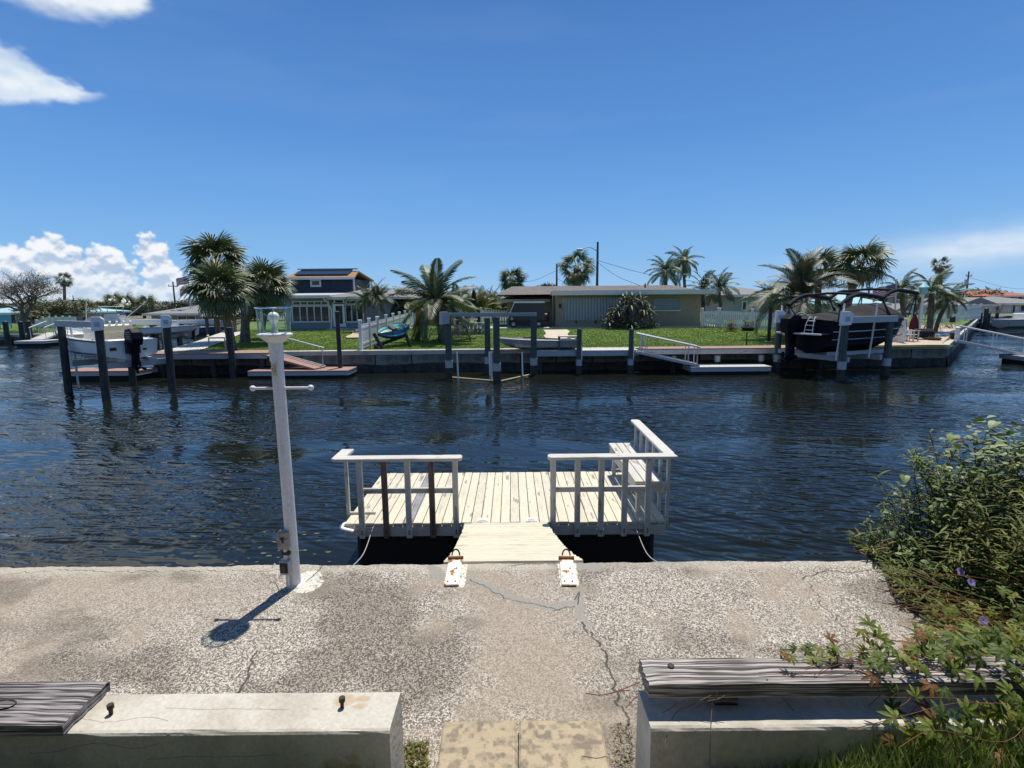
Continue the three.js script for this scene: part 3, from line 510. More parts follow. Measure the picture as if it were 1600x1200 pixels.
// =====================================================================
// lamp post
// =====================================================================
{
  const b = gnd(461, 913, 0), lamp = thing('lamp_post', 'white lamp post with open glass lantern and bare bulb at slab edge', 'lamp post', [b.x, 0, b.z]);
  lamp.rotation.z = 0.004;
  obj('pole', [rod([0, -0.05, 0], [0, 1.68, 0], 0.042, 0.040, 24)], M.lampPaint, lamp);
  obj('sleeve', [rod([0, 1.62, 0], [0, 1.745, 0], 0.045, 0.047, 24)], M.lampPaint, lamp);
  obj('paint_collar', [lathe([[0.0, 0.012], [0.046, 0.011], [0.058, 0.001]], 20)], M.whiteRough, lamp);
  const cross = obj('crossbar', [rod([-0.175, 1.435, 0], [0.21, 1.435, 0], 0.0095, 0.0095, 10)], M.lampPaint, lamp);
  for (const s of [-0.18, 0.215]) obj('ball_end', [new THREE.SphereGeometry(0.02, 14, 10).translate(s, 1.435, 0)], M.lampPaint, cross);
  const head = obj('lantern_base', [lathe([[0, 1.742], [0.05, 1.744], [0.062, 1.755], [0.09, 1.778], [0.112, 1.79], [0.113, 1.802], [0.10, 1.808], [0, 1.808]], 24)], M.lampPaint, lamp);
  void head;
  // bevelled glass sides: eight panes flaring a little to the top
  const pm = mat({ c: [0.80, 0.92, 0.90], transmission: 1, thickness: 0, roughness: 0.05, ior: 1.5 }), em = mat({ c: [0.75, 0.88, 0.86], transmission: 1, thickness: 0.01, roughness: 0.02, ior: 1.5 });
  const lantern = new THREE.Group(); lantern.name = 'lantern_glass'; lamp.add(lantern);
  const ring = (k, r, y) => new THREE.Vector3(Math.cos((k + 0.5) / 8 * 2 * Math.PI) * r, y, Math.sin((k + 0.5) / 8 * 2 * Math.PI) * r);
  for (let k = 0; k < 8; k++) {
    const a = ring(k, 0.096, 1.812), c = ring(k + 1, 0.096, 1.812), d = ring(k + 1, 0.103, 1.972), e = ring(k, 0.103, 1.972), mid = (p, q, t) => p.clone().lerp(q, t);
    obj('pane', [quad(mid(a, c, 0.06), mid(a, c, 0.94), mid(e, d, 0.94), mid(e, d, 0.06))], pm, lantern);
    obj('glass_rib', [rod(a, e, 0.0045, 0.0045, 6)], em, lantern);
  }
  const rim = []; for (let k = 0; k <= 32; k++) { const a = k / 32 * 2 * Math.PI; rim.push([0.109 * Math.cos(a), 1.976, 0.109 * Math.sin(a)]); }
  obj('glass_rim', [tube(rim, 0.0055, 48, 6)], em, lantern);
  const bulb = obj('bulb', [lathe([[0.0, 1.950], [0.013, 1.948], [0.026, 1.941], [0.0345, 1.928], [0.0365, 1.914], [0.033, 1.898], [0.025, 1.886], [0.0185, 1.876], [0.0165, 1.868]], 24)], mat({ c: [0.86, 0.86, 0.84], roughness: 0.25 }), lamp);
  obj('bulb_neck', [lathe([[0.0165, 1.868], [0.0165, 1.848], [0.014, 1.842], [0, 1.842]], 20)], M.whiteRough, bulb);
  obj('bulb_socket', [lathe([[0.019, 1.845], [0.021, 1.83], [0.024, 1.808], [0, 1.808]], 20)], M.aluMatte, lamp);
  // faded square sticker on the pole with dark worn strokes
  const S = 64, stk = tex(S, S * 2, (x, y) => {
    const u = x / S, v = y / (2 * S); let ink = 0; const ringAt = (cx, cy, r) => Math.abs(Math.hypot(u - cx, (v - cy) * 2) - r) < 0.07 ? 1 : 0;
    ink = Math.max(ringAt(0.5, 0.72, 0.24), ringAt(0.5, 0.45, 0.26), Math.abs(u - 0.5) < 0.09 && Math.abs(v - 0.16) < 0.05 ? 1 : 0, Math.abs(u - 0.1) < 0.03 || Math.abs(u - 0.9) < 0.03 ? 0.5 : 0);
    ink *= sstep(0.3, 0.5, fbm(x / 7, y / 7, 3)); return mix3([0.60, 0.54, 0.37], [0.10, 0.075, 0.04], ink);
  });
  const sg = new THREE.CylinderGeometry(0.0424, 0.0424, 0.085, 10, 1, true, -0.75, 1.0).toNonIndexed(); sg.translate(0, 1.565, 0);
  obj('sticker', [sg], mat({ map: stk, roughness: 0.7 }), lamp);
  // outlet boxes strapped low on the pole
  const ob = obj('outlet_box', [place(cbox(0.075, 0.125, 0.055, 0.006), -0.032, 0.365, 0.048, -0.12)], mat({ map: stoneTex([0.36, 0.33, 0.31], [0.20, 0.17, 0.15], 256, 2, 0.8, 0.2), roughness: 0.6, metalness: 0.25 }), lamp);
  obj('cover_latch', [place(cbox(0.03, 0.012, 0.01, 0.002), -0.032, 0.385, 0.08, -0.12), place(cbox(0.01, 0.04, 0.01, 0.002), -0.03, 0.372, 0.08, -0.12)], M.bolt, ob);
  obj('conduit', [rod([-0.028, 0.02, 0.048], [-0.028, 0.33, 0.048], 0.013, 0.013, 10)], M.lampPaint, lamp);
  obj('conduit_clamp', [box(0.055, 0.02, 0.03, -0.022, 0.265, 0.05, -0.2)], M.bolt, lamp);
  const ob2 = obj('socket_box', [place(cbox(0.07, 0.105, 0.06, 0.006), -0.03, 0.165, 0.052, -0.1)], M.aluMatte, lamp);
  obj('socket_face', [place(cbox(0.058, 0.075, 0.006, 0.001), -0.033, 0.168, 0.083, -0.1)], M.black, ob2);
  obj('socket_outlet', [place(cbox(0.026, 0.036, 0.006, 0.002), -0.034, 0.168, 0.087, -0.1)], mat({ c: [0.05, 0.05, 0.05], roughness: 0.4 }), ob2);
  obj('loose_wire', [tube([[-0.06, 0.13, 0.05], [-0.12, 0.05, 0.0], [-0.15, 0.10, -0.06], [-0.17, 0.125, -0.07], [-0.19, 0.09, -0.07]], 0.003, 20, 5)], M.whiteRough, lamp);
}
// =====================================================================
// low walls, weathered planks, bolts, pavers
// =====================================================================
{
  srand(9);
  const wallG = (x0, x1) => {                          // slightly uneven concrete beam with worn edges
    const n = 60, prof = [[-0.006, 0], [-0.001, 0.388], [0.004, 0.397], [0.014, 0.401], [0.195, 0.400], [0.206, 0.397], [0.211, 0.388], [0.216, 0]], pos = [], idx = [];
    for (let i = 0; i <= n; i++) { const x = lerp(x0, x1, i / n); prof.forEach(([d, y], k) => { const j = 0.006 * (fbm(x * 9, k * 3.3, 3) - 0.5) + (k === 2 || k === 1 ? 0.010 * Math.max(0, vn(x * 26, 7) - 0.6) : 0); pos.push(x, y - j, -1.787 - d - j); }); if (i) for (let k = 0; k < prof.length - 1; k++) { const a = (i - 1) * prof.length + k, b = i * prof.length + k; idx.push(a, b, a + 1, b, b + 1, a + 1); } }
    for (const e of [0, n]) { const o = e * prof.length; for (let k = 1; k < prof.length - 1; k++) idx.push(o, e ? o + k : o + k + 1, e ? o + k + 1 : o + k); }
    const g = new THREE.BufferGeometry(); g.setAttribute('position', new THREE.Float32BufferAttribute(pos, 3)); g.setIndex(idx); const q = g.toNonIndexed(); q.computeVertexNormals(); return fin(q);
  };
  const wallTop = mat({ map: stoneTex([0.57, 0.545, 0.47], [0.43, 0.40, 0.33], 1024, 1, 0.7, 2.2), bumpMap: grainBump, bumpScale: 0.004, roughness: 0.9 });
  const stained = mat({ map: tex(2048, 2048, (x, y) => {
    const X = x / 2048 * 2.2, Z = y / 2048 * 2.2, n = fbm(X * 6, Z * 6, 5), f = fbm(X * 90, Z * 90, 2), g = fbm(X * 2.2 + 7, Z * 5, 4), k = clamp(sstep(0.42, 0.72, n) * 0.55 + sstep(0.5, 0.75, g) * 0.5), q = 0.88 + 0.24 * f;
    let c = mix3([0.55, 0.52, 0.44], [0.40, 0.365, 0.295], k); c = [c[0] * q, c[1] * q, c[2] * q];
    for (const [a, b, ra, rb] of [[1.505, 0.255, 0.05, 0.03], [1.575, 0.29, 0.035, 0.022], [1.58, 0.245, 0.03, 0.018], [1.40, 0.30, 0.02, 0.012], [1.33, 0.285, 0.03, 0.02]]) { const d = Math.hypot((X - a) / ra, (Z - b) / rb) + (n - 0.5) * 2.6; c = mix3(c, [0.42, 0.255, 0.10], 0.5 * sstep(1.0, 0.3, d)); }
    for (const [sx, amp, zc] of [[0.8, 0.02, 0.30], [0.35, 0.05, 0.34]]) { const zz = zc + amp * (fbm(X * 5 + sx * 9, 2, 4) - 0.5) * 2; if (X > sx && X < sx + 0.5 && Math.abs(Z - zz) < 0.0018) c = mix3(c, [0.12, 0.105, 0.09], 0.55); }
    return c;
  }, 1 / 2.2), bumpMap: grainBump, bumpScale: 0.004, roughness: 0.9 });
  const lw = thing('low_wall', 'low concrete seat wall with two rusty bolts and a dark plank at one end', 'wall');
  obj('wall_body', [wallG(-6.4, -0.475)], stained, lw);
  const rw = thing('low_wall', 'low concrete seat wall under a grey plank overgrown by creeper', 'wall');
  obj('wall_body', [wallG(0.515, 3.4)], wallTop, rw);
  // rust blots round the bolts
  // dark plank on the left wall
  const plank = (name, label, x0, x1, z0, z1, y0, y1, m, seedv, skew) => {
    const nx = 70, nz = 14, pos = [], idx = [], W = nx + 1;
    for (let layer = 0; layer < 2; layer++) for (let j = 0; j <= nz; j++) for (let i = 0; i <= nx; i++) {
      const t = i / nx, s = j / nz, x = lerp(x0, x1, t) + (skew ? skew * s : 0) * (t > 0.5 ? 1 : -0.2), z = lerp(z0, z1, s);
      const groove = 0.003 * (fbm(x * 1.2 + seedv, z * 75, 2) - 0.5) + 0.004 * (fbm(x * 6 + seedv, z * 30, 2) - 0.5), ends = (i === 0 || i === nx || j === 0 || j === nz) ? -0.004 : 0;
      pos.push(x + (i === 0 || i === nx ? 0.012 * (vn(z * 60, seedv) - 0.5) : 0), layer ? y0 : y1 + groove + ends, z + (j === 0 || j === nz ? 0.008 * (fbm(x * 7, seedv + j, 3) - 0.5) : 0));
    }
    const B = W * (nz + 1);
    for (let j = 0; j < nz; j++) for (let i = 0; i < nx; i++) { const a = j * W + i; idx.push(a, a + 1, a + W, a + 1, a + W + 1, a + W, B + a, B + a + W, B + a + 1, B + a + 1, B + a + W, B + a + W + 1); }
    for (let i = 0; i < nx; i++) { const a = i, b = nz * W + i; idx.push(a, a + B, a + 1, a + 1, a + B, a + B + 1, b, b + 1, b + B, b + 1, b + B + 1, b + B); }
    for (let j = 0; j < nz; j++) { const a = j * W, b = j * W + nx; idx.push(a, a + W, a + B, a + W, a + W + B, a + B, b, b + B, b + W, b + W, b + B, b + W + B); }
    const g = new THREE.BufferGeometry(); g.setAttribute('position', new THREE.Float32BufferAttribute(pos, 3)); g.setIndex(idx); const q = g.toNonIndexed(); q.computeVertexNormals();
    return tag(obj(name, [fin(q, 'x', seedv)], m), label, 'plank', 'weathered planks on the seat walls');
  };
  const kp = plank('weathered_plank', 'dark weathered plank bolted flat on the bare end of low wall', -4.6, -1.698, -2.012, -1.775, 0.405, 0.45, M.weathered, 3.3, 0);
  obj('bolt_hole', [lathe([[0, 0.0], [0.03, 0.0], [0.034, 0.006], [0.03, 0.004]], 14).applyMatrix4(new THREE.Matrix4().makeScale(1.7, 1, 0.8)).translate(-2.02, 0.449, -1.875)], M.bolt, kp);
  const kq = plank('weathered_plank', 'grey weathered plank raised on low wall with creeper on it', 0.52, 3.2, -2.012, -1.858, 0.468, 0.53, M.weathered2, 8.1, 0);
  obj('bolt_hole', [lathe([[0, 0.0], [0.012, 0.0], [0.014, 0.004]], 12).translate(0.635, 0.532, -1.955)], M.black, kq);
  for (const x of [0.8, 2.0]) obj('shim', [span(x, x + 0.09, 0.395, 0.467, -1.90, -1.985)], M.weathered, kq);
  for (const [px, py, l] of [[173, 1116, 'short rusty bolt standing in low wall near the dark plank'], [534, 1105, 'short rusty bolt standing in low wall amid rust stains']]) {
    const p = gnd(px, py, 0.4), t = thing('anchor_bolt', l, 'bolt', [p.x, 0.397, p.z], 0, 'anchor bolts');
    obj('shank', [rod([0, -0.02, 0], [0.003, 0.032, 0], 0.0075, 0.0075, 8)], M.bolt, t); obj('nut', [rod([0.003, 0.028, 0], [0.003, 0.047, 0], 0.0125, 0.0125, 6)], M.bolt, t);
  }
  // pavers between the walls
  for (const [x0, x1, i] of [[-0.335, 0.008, 0], [0.016, 0.40, 1]]) {
    const w = x1 - x0, o = obj('step_paver', [place(cbox(w, 0.075, 0.34, 0.009, { off: i * 3.1 }), (x0 + x1) / 2, 0.02, -2.06, i ? -0.02 : 0.015)], M.paver);
    tag(o, i ? 'stained tan step paver beside the creeper-covered low wall' : 'stained tan step paver beside the low wall with bolts', 'paver', 'step pavers');
  }
}
// =====================================================================
// far land, seawalls, lawns
// =====================================================================
const lawnY = (z) => -0.1 + 0.3 * sstep(-24, -37, z);
const xL = (z) => z > -34 ? lerp(-15.8, -18.8, (-z - 23.6) / 10.4) : lerp(-18.8, -27, (-z - 34) / 20);
const xR = (z) => z > -24.3 ? 19.8 : lerp(19.8, 47, (-z - 24.3) / 29.7);
function patch(rows, cols, zA, zB, fa, fb, fy) {
  const pos = [], uv = [], idx = [];
  for (let j = 0; j <= rows; j++) { const z = lerp(zA, zB, j / rows), a = fa(z), b = fb(z); for (let i = 0; i <= cols; i++) { const x = lerp(a, b, i / cols); pos.push(x, fy(x, z), z); uv.push(x, z); if (i && j) { const p = (j - 1) * (cols + 1) + i - 1, q = p + cols + 1; idx.push(p, p + 1, q + 1, p, q + 1, q); } } }
  const g = new THREE.BufferGeometry(); g.setAttribute('position', new THREE.Float32BufferAttribute(pos, 3)); g.setAttribute('uv', new THREE.Float32BufferAttribute(uv, 2)); g.setIndex(idx); g.computeVertexNormals(); return g;
}
M.lawn = mat({ map: tex(1024, 1024, (x, y) => {
  const u = x / 1024 * 16, v = y / 1024 * 16, n = fbm(u, v, 4, 16), f = fbm(u * 16, v * 16, 2, 256), b = fbm(u / 4 + 3, v / 4, 4, 4);
  const c = mix3([0.075, 0.145, 0.017], [0.135, 0.20, 0.035], clamp(0.5 + (n - 0.5) * 1.6 + (b - 0.5) * 1.8)), q = 0.55 + 0.9 * f; return [c[0] * q, c[1] * q, c[2] * q];
}, 1 / 12), roughness: 1 });
const wob = (x, z) => lawnY(z) + 0.05 * (fbm(x * 0.4, z * 0.4, 3) - 0.5);
const landGeos = [patch(60, 60, -23.6, -54, xL, xR, wob), patch(20, 20, -54, -150, () => -170, () => 170, () => 0.2), patch(8, 10, -43.6, -54, () => -170, () => -34.4, (x, z) => lerp(-0.25, 0.2, sstep(-43.6, -54, z)))];
const land = new THREE.Group(); land.name = 'lawn'; land.userData.kind = 'structure'; scene.add(land);
M.farGround = mat({ map: stoneTex([0.21, 0.18, 0.10], [0.10, 0.115, 0.035], 512, 2, 1.0, 30), roughness: 1 });
landGeos.forEach((g, i) => { const o = new THREE.Mesh(g, i === 1 ? M.farGround : M.lawn); o.name = 'lawn_ground'; o.receiveShadow = true; land.add(o); });
{ // short grass standing on the lawn
  srand(404); const g = new THREE.BufferGeometry(), P = [];
  for (let k = 0; k < 4; k++) { const a = rr(0, 6.28), l = rr(0.02, 0.045), x = rr(-0.05, 0.05), z = rr(-0.04, 0.04), t = rr(-0.03, 0.03); P.push(x - Math.cos(a) * 0.009, 0, z - Math.sin(a) * 0.009, x + Math.cos(a) * 0.009, 0, z + Math.sin(a) * 0.009, x + t, l, z + rr(-0.03, 0.03)); }
  g.setAttribute('position', new THREE.Float32BufferAttribute(P, 3)); g.computeVertexNormals(); g.setAttribute('uv', new THREE.Float32BufferAttribute(new Float32Array(24), 2));
  const ms = [], cs = [], m4 = new THREE.Matrix4(), q = new THREE.Quaternion();
  while (ms.length < 90000) {
    const z = -23.7 - 14.5 * Math.pow(rnd(), 1.2), x = lerp(xL(z) + 0.4, Math.min(xR(z), 19) - 0.3, rnd()); if (x > 14.5 && z < -24.2 && rnd() < 0.5) continue;
    if (x > 14.0 && z > -29) continue;
    m4.compose(new THREE.Vector3(x, wob(x, z) - 0.004, z), q.setFromAxisAngle(new THREE.Vector3(0, 1, 0), rnd() * 6.28), new THREE.Vector3(1, rr(0.6, 1.3), 1)); ms.push(m4.clone());
    const c = new THREE.Color(), t = clamp(fbm(x * 0.5 + 3, z * 0.5, 3) + rr(-0.25, 0.25)); c.setRGB(lerp(0.15, 0.27, t), lerp(0.235, 0.33, t), lerp(0.02, 0.05, t)); cs.push(c);
  }
  const o = inst('lawn_grass', g, mat({ c: [1, 1, 1], roughness: 0.9 }), ms, scene, cs); tag(o, 'short mown grass covering the lawn across the canal', 'grass');
}
function seawallRun(label, pts, o = {}) {
  const t = thing('seawall', label, 'seawall'), top = o.top ?? -0.1, step = o.step || 1.62;
  for (let k = 0; k + 1 < pts.length; k++) {
    const A = new THREE.Vector3(pts[k][0], 0, pts[k][1]), B = new THREE.Vector3(pts[k + 1][0], 0, pts[k + 1][1]), L = A.distanceTo(B), n = Math.max(1, Math.round(L / step)), d = B.clone().sub(A).normalize(), yaw = Math.atan2(-d.z, d.x);
    const nrm = new THREE.Vector3(-d.z, 0, d.x);                     // towards the water
    const geo = fin(new THREE.BoxGeometry(L / n - 0.05, 1.9, 0.16), undefined, k);
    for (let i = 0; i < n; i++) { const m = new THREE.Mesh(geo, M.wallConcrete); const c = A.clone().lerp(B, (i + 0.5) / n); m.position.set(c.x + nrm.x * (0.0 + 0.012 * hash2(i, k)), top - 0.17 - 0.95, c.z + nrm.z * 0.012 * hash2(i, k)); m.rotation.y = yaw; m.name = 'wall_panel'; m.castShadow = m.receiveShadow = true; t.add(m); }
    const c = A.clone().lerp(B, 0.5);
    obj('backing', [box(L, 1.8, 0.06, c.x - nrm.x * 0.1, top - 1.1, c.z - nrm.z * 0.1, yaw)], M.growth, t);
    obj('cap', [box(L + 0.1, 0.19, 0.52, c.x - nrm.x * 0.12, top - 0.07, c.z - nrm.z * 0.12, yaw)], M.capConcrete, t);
    // oysters and weed below the tide line
    const cols = Math.ceil(L / 0.12), pos = [], idx = [];
    for (let i = 0; i <= cols; i++) { const s = i / cols * L; for (let j = 0; j <= 6; j++) { const y = lerp(-0.62 - 0.10 * fbm(s * 1.3, k, 3), WATER - 0.3, j / 6), out = 0.085 + (j === 0 ? 0.002 : 0.05 * fbm(s * 4, y * 8 + k, 3) + 0.012 * j); pos.push(A.x + d.x * s + nrm.x * out, y, A.z + d.z * s + nrm.z * out); if (i && j) { const p = (i - 1) * 7 + j - 1, q = p + 7; idx.push(p, p + 1, q + 1, p, q + 1, q); } } }
    const g = new THREE.BufferGeometry(); g.setAttribute('position', new THREE.Float32BufferAttribute(pos, 3)); g.setIndex(idx); const gg = g.toNonIndexed(); gg.computeVertexNormals(); obj('tidal_growth', [fin(gg)], M.growth, t);
  }
  return t;
}
seawallRun('dark stained seawall of concrete panels fronting the green lawn', [[-15.8, -23.45], [19.8, -24.2]]);
seawallRun('concrete seawall running back from the tan paved corner', [[19.8, -24.2], [42.5, -49], [47, -54], [150, -56]]);
seawallRun('concrete seawall running back beside the white canal walkway', [[-27, -54], [-18.8, -34], [-15.8, -23.45]], { step: 3 });
seawallRun('seawall under the far lawn with the bare tree', [[-160, -43.4], [-34.3, -43.4], [-33, -54]], { step: 4, top: -0.27 });
seawallRun('short seawall closing the far end of the side canal', [[-33, -54], [-27, -54]], { top: 0.1 });

// paved areas
M.tanPaver = mat({ map: stoneTex([0.54, 0.43, 0.33], [0.38, 0.29, 0.21], 512, 4, 0.7, 3), roughness: 0.95 });
M.walk = mat({ map: stoneTex([0.56, 0.53, 0.47], [0.42, 0.40, 0.35], 512, 1, 0.5, 4), roughness: 0.95 });
M.sandWhite = mat({ map: stoneTex([0.62, 0.55, 0.43], [0.42, 0.34, 0.24], 512, 4, 0.8, 2), roughness: 1 });
const flat = (name, pts, m, y = 0.03) => { const g = new THREE.ExtrudeGeometry(new THREE.Shape(pts.map((p) => new THREE.Vector2(p[0], -p[1]))), { depth: 0.12, bevelEnabled: false }); g.rotateX(-Math.PI / 2); const zc = pts.reduce((s, p) => s + p[1], 0) / pts.length; g.translate(0, y - 0.12, 0); void zc; return struct(name, [fin(g)], m); };
{
  const draped = (name, L, m, lift) => { // strip between two polylines laid on the lawn
    const pos = [], idx = [], uv = []; L.forEach(([x0, x1, z], j) => { for (let i = 0; i <= 6; i++) { const x = lerp(x0, x1, i / 6); pos.push(x, wob(x, z) + lift, z); uv.push(x, z); if (i && j) { const p = (j - 1) * 7 + i - 1, q = p + 7; idx.push(p, p + 1, q + 1, p, q + 1, q); } } });
    const g = new THREE.BufferGeometry(); g.setAttribute('position', new THREE.Float32BufferAttribute(pos, 3)); g.setAttribute('uv', new THREE.Float32BufferAttribute(uv, 2)); g.setIndex(idx); g.computeVertexNormals(); const o = new THREE.Mesh(g, m); o.name = numbered(name); o.userData.kind = 'structure'; o.receiveShadow = true; scene.add(o);
  };
  const strip = []; for (let i = 0; i <= 24; i++) { const z = lerp(-23.7, -36, i / 24); strip.push([xL(z) + 0.2, xL(z) + 1.7, z]); } draped('walkway', strip, M.walk, 0.05);
  const corner = []; for (let i = 0; i <= 24; i++) { const z = lerp(-23.75, -36, i / 24); corner.push([i < 10 ? 14.4 + 0.25 * i : xR(z) - 3.4, xR(z) - 0.1, z]); } draped('paved_corner', corner, M.tanPaver, 0.05);
  const a = gnd(857, 541, -0.1), b = gnd(893, 541, -0.1), c = gnd(882, 515, 0.15), d = gnd(845, 514, 0.15), path = [];
  for (let i = 0; i <= 10; i++) { const t = i / 10; path.push([lerp(a.x, d.x, t) + 0.25 * (vn(i * 1.7, 3) - 0.5), lerp(b.x, c.x, t) + 0.4 * (vn(i * 1.9, 9) - 0.5), lerp(-24.2, -34.5, t)]); } draped('shell_path', path, M.sandWhite, 0.045);
  const e = gnd(538, 530, 0), f = gnd(572, 530, 0), p2 = []; for (let i = 0; i <= 8; i++) { const t = i / 8; p2.push([lerp(e.x, -10.6, t) + 0.3 * vn(i * 2.1, 4), lerp(f.x, -8.6, t), lerp(e.z, -36, t)]); } draped('stone_path', p2, M.tanPaver, 0.06);
  flat('house_patio', [[-3.2, -36.2], [14.6, -36.2], [14.6, -39], [-3.2, -39]], M.walk, 0.26);
  flat('sunroom_patio', [[-12.6, -36.4], [-7, -36.4], [-7, -38], [-12.6, -38]], M.walk, 0.30);
}

// =====================================================================
// docks and piles
// =====================================================================
function pileG(x, z, top, r = 0.12, lean = 0) { return rod([x + lean, -2.2, z], [x, top, z], r * 1.06, r, 10); }
function dockDeck(label, x0, x1, z0, z1, y, m, fasciaM, pilesX, o = {}) {
  const t = thing('dock', label, 'dock');
  obj('deck_boards', [span(x0, x1, y - 0.04, y, z0, z1, { axis: 'z' })], m, t);
  obj('fascia_board', [span(x0, x1, y - 0.24, y - 0.045, z0 - 0.03, z0 + 0.012, { axis: 'x' })], fasciaM, t);
  obj('fascia_board', [span(x0 - 0.012, x0 + 0.03, y - 0.24, y - 0.045, z0 - 0.032, z1, { axis: 'z' })], fasciaM, t);
  for (const px of pilesX) { const p = obj('pile', [pileG(px, z0 - 0.18, o.pileTop ?? y - 0.05, 0.11)], M.pile, t); if (o.wrap) obj('pile_wrap', [rod([px, -0.62, z0 - 0.18], [px, -0.36, z0 - 0.18], 0.125, 0.125, 10)], M.aluMatte, p); }
  return t;
}
function floatDock(label, x0, x1, z0, z1, m, yTop = -0.72) {
  const t = thing('floating_platform', label, 'dock');
  obj('deck_boards', [place(cbox(x1 - x0, 0.05, Math.abs(z1 - z0), 0.006, { axis: 'z' }), (x0 + x1) / 2, yTop - 0.025, (z0 + z1) / 2)], m, t);
  obj('rim', [span(x0 + 0.01, x1 - 0.01, yTop - 0.2, yTop - 0.052, z0 - 0.01, z1 + 0.01)], M.aluMatte, t);
  obj('float', [span(x0 + 0.08, x1 - 0.08, WATER - 0.2, yTop - 0.201, z0 - 0.1, z1 + 0.1)], M.blackFloat, t);
  return t;
}
dockDeck('brown board dock reaching over the seawall by the leaning palms', -17.6, -10.4, -22.5, -24.0, -0.04, M.composite, M.aluMatte, [-17.2, -15, -12.8, -10.7]);
floatDock('brown floating platform below the brown board dock', -10.9, -6.75, -21.7, -23.0, M.composite);
dockDeck('pale grey dock with posts holding a small skiff', 0.9, 5.4, -22.55, -23.7, -0.06, M.greyDeck, M.aluMatte, [1.2], {});
dockDeck('long narrow brown dock along the seawall beside the covered boat', 5.7, 11.3, -22.7, -23.75, -0.03, M.composite, M.greyDeck, [7.0, 8.9, 10.8], { wrap: true });
floatDock('pale floating platform at the foot of the long metal gangway', 7.4, 10.75, -21.8, -22.9, M.greyDeck);
{ // angled end of the narrow dock
  const t = thing('dock', 'angled brown dock corner under the covered boat stern', 'dock');
  obj('deck_boards', [slabOf([11.32, -0.03, -23.75], [11.32, -0.03, -22.7], [12.3, -0.03, -21.95], [13.2, -0.03, -23.75], 0.04)], M.composite, t);
  obj('fascia_board', [slabOf([11.32, -0.074, -22.69], [11.32, -0.24, -22.69], [12.3, -0.24, -21.94], [12.3, -0.074, -21.94], 0.03)], M.greyDeck, t);
}
// posts on the grey dock
for (const [px, l] of [[905, 'dark dock post with pale sleeve standing by the fish table'], [986, 'dark dock post with pale sleeve at head of metal gangway']]) {
  const b = gnd(px, 580, WATER), t = thing('dock_post', l, 'post', [b.x, WATER, -22.45]); b.x = at(px, 540, 22.45).x; t.position.x = b.x;
  obj('post', [rod([0, -1, 0], [0, at(px, 514, 22.45).y - WATER, 0], 0.115, 0.105, 12)], M.pileGreen, t);
  obj('sleeve', [rod([0, 0.36, 0], [0, 0.62, 0], 0.135, 0.135, 12)], M.aluMatte, t);
  obj('growth', [rod([0, -0.3, 0], [0, 0.35, 0], 0.15, 0.128, 9)], M.growth, t);
  obj('white_pipe', [rod([0.1, 0.62, 0.08], [0.1, 1.15, 0.08], 0.025, 0.025, 6)], M.white, t);
}
// gangways
function railGangway(label, A, B, w, deckM, o = {}) {
  const t = thing('dock_gangway', label, 'gangway'), a = new THREE.Vector3(...A), b = new THREE.Vector3(...B), d = b.clone().sub(a).setY(0).normalize(), s = new THREE.Vector3(-d.z, 0, d.x).multiplyScalar(w / 2);
  obj('deck', [slabOf(a.clone().add(s), b.clone().add(s), b.clone().sub(s), a.clone().sub(s), 0.07)], deckM, t);
  for (const q of o.sides || [1, -1]) {
    const e = s.clone().multiplyScalar(q), p = a.clone().add(e), r = b.clone().add(e), up = new THREE.Vector3(0, o.h || 0.85, 0);
    obj('beam', [bar(p.clone().add(new THREE.Vector3(0, -0.02, 0)), r.clone().add(new THREE.Vector3(0, -0.02, 0)), 0.05, 0.11)], M.alu, t);
    obj('handrail', [rod(p.clone().add(up), r.clone().add(up), o.r || 0.035, o.r || 0.035, 8)], M.alu, t);
    for (const k of o.posts || [0.05, 0.5, 0.95]) { const c = p.clone().lerp(r, k); obj('upright', [rod(c, c.clone().add(up), 0.022, 0.022, 6)], M.alu, t); }
  }
  return t;
}
{ const a = at(415, 553, 22.9), b = at(500, 576, 22.3); railGangway('short brown gangway with one pipe handrail beside brown dock', [a.x, -0.06, -22.9], [b.x, -0.66, -22.3], 0.8, M.composite, { sides: [-1], h: 0.78, posts: [0.1, 0.96] }); }
{ const a = at(988, 549, 22.6), b = at(1090, 577, 22.2); railGangway('long silver gangway with handrails beside the grey dock', [a.x + 0.15, -0.1, -22.55], [b.x, -0.66, -22.2], 0.7, M.aluMatte, { h: 0.75, posts: [0.08, 0.16, 0.82, 0.96] }); }
{ const a = at(1494, 527, 26.3), b = at(1592, 552, 24.8); railGangway('silver gangway descending from the paved seawall corner', [a.x, -0.05, -26.3], [b.x + 0.6, -0.72, -24.7], 0.9, M.aluMatte, { h: 0.72, posts: [0.12, 0.5, 0.9] }); }
floatDock('dark sided floating platform at foot of corner gangway', 23.4, 27.5, -23.9, -25.4, M.greyDeck, -0.66);
{ const t = thing('mooring_pile', 'thick dark pile standing at the corner gangway platform', 'pile', [24.6, WATER, -24.4]); obj('pile', [rod([0, -1, 0], [0, 1.75, 0], 0.2, 0.19, 12)], M.pile, t); obj('cap', [rod([0, 1.75, 0], [0, 1.8, 0], 0.205, 0.205, 12)], M.black, t); }
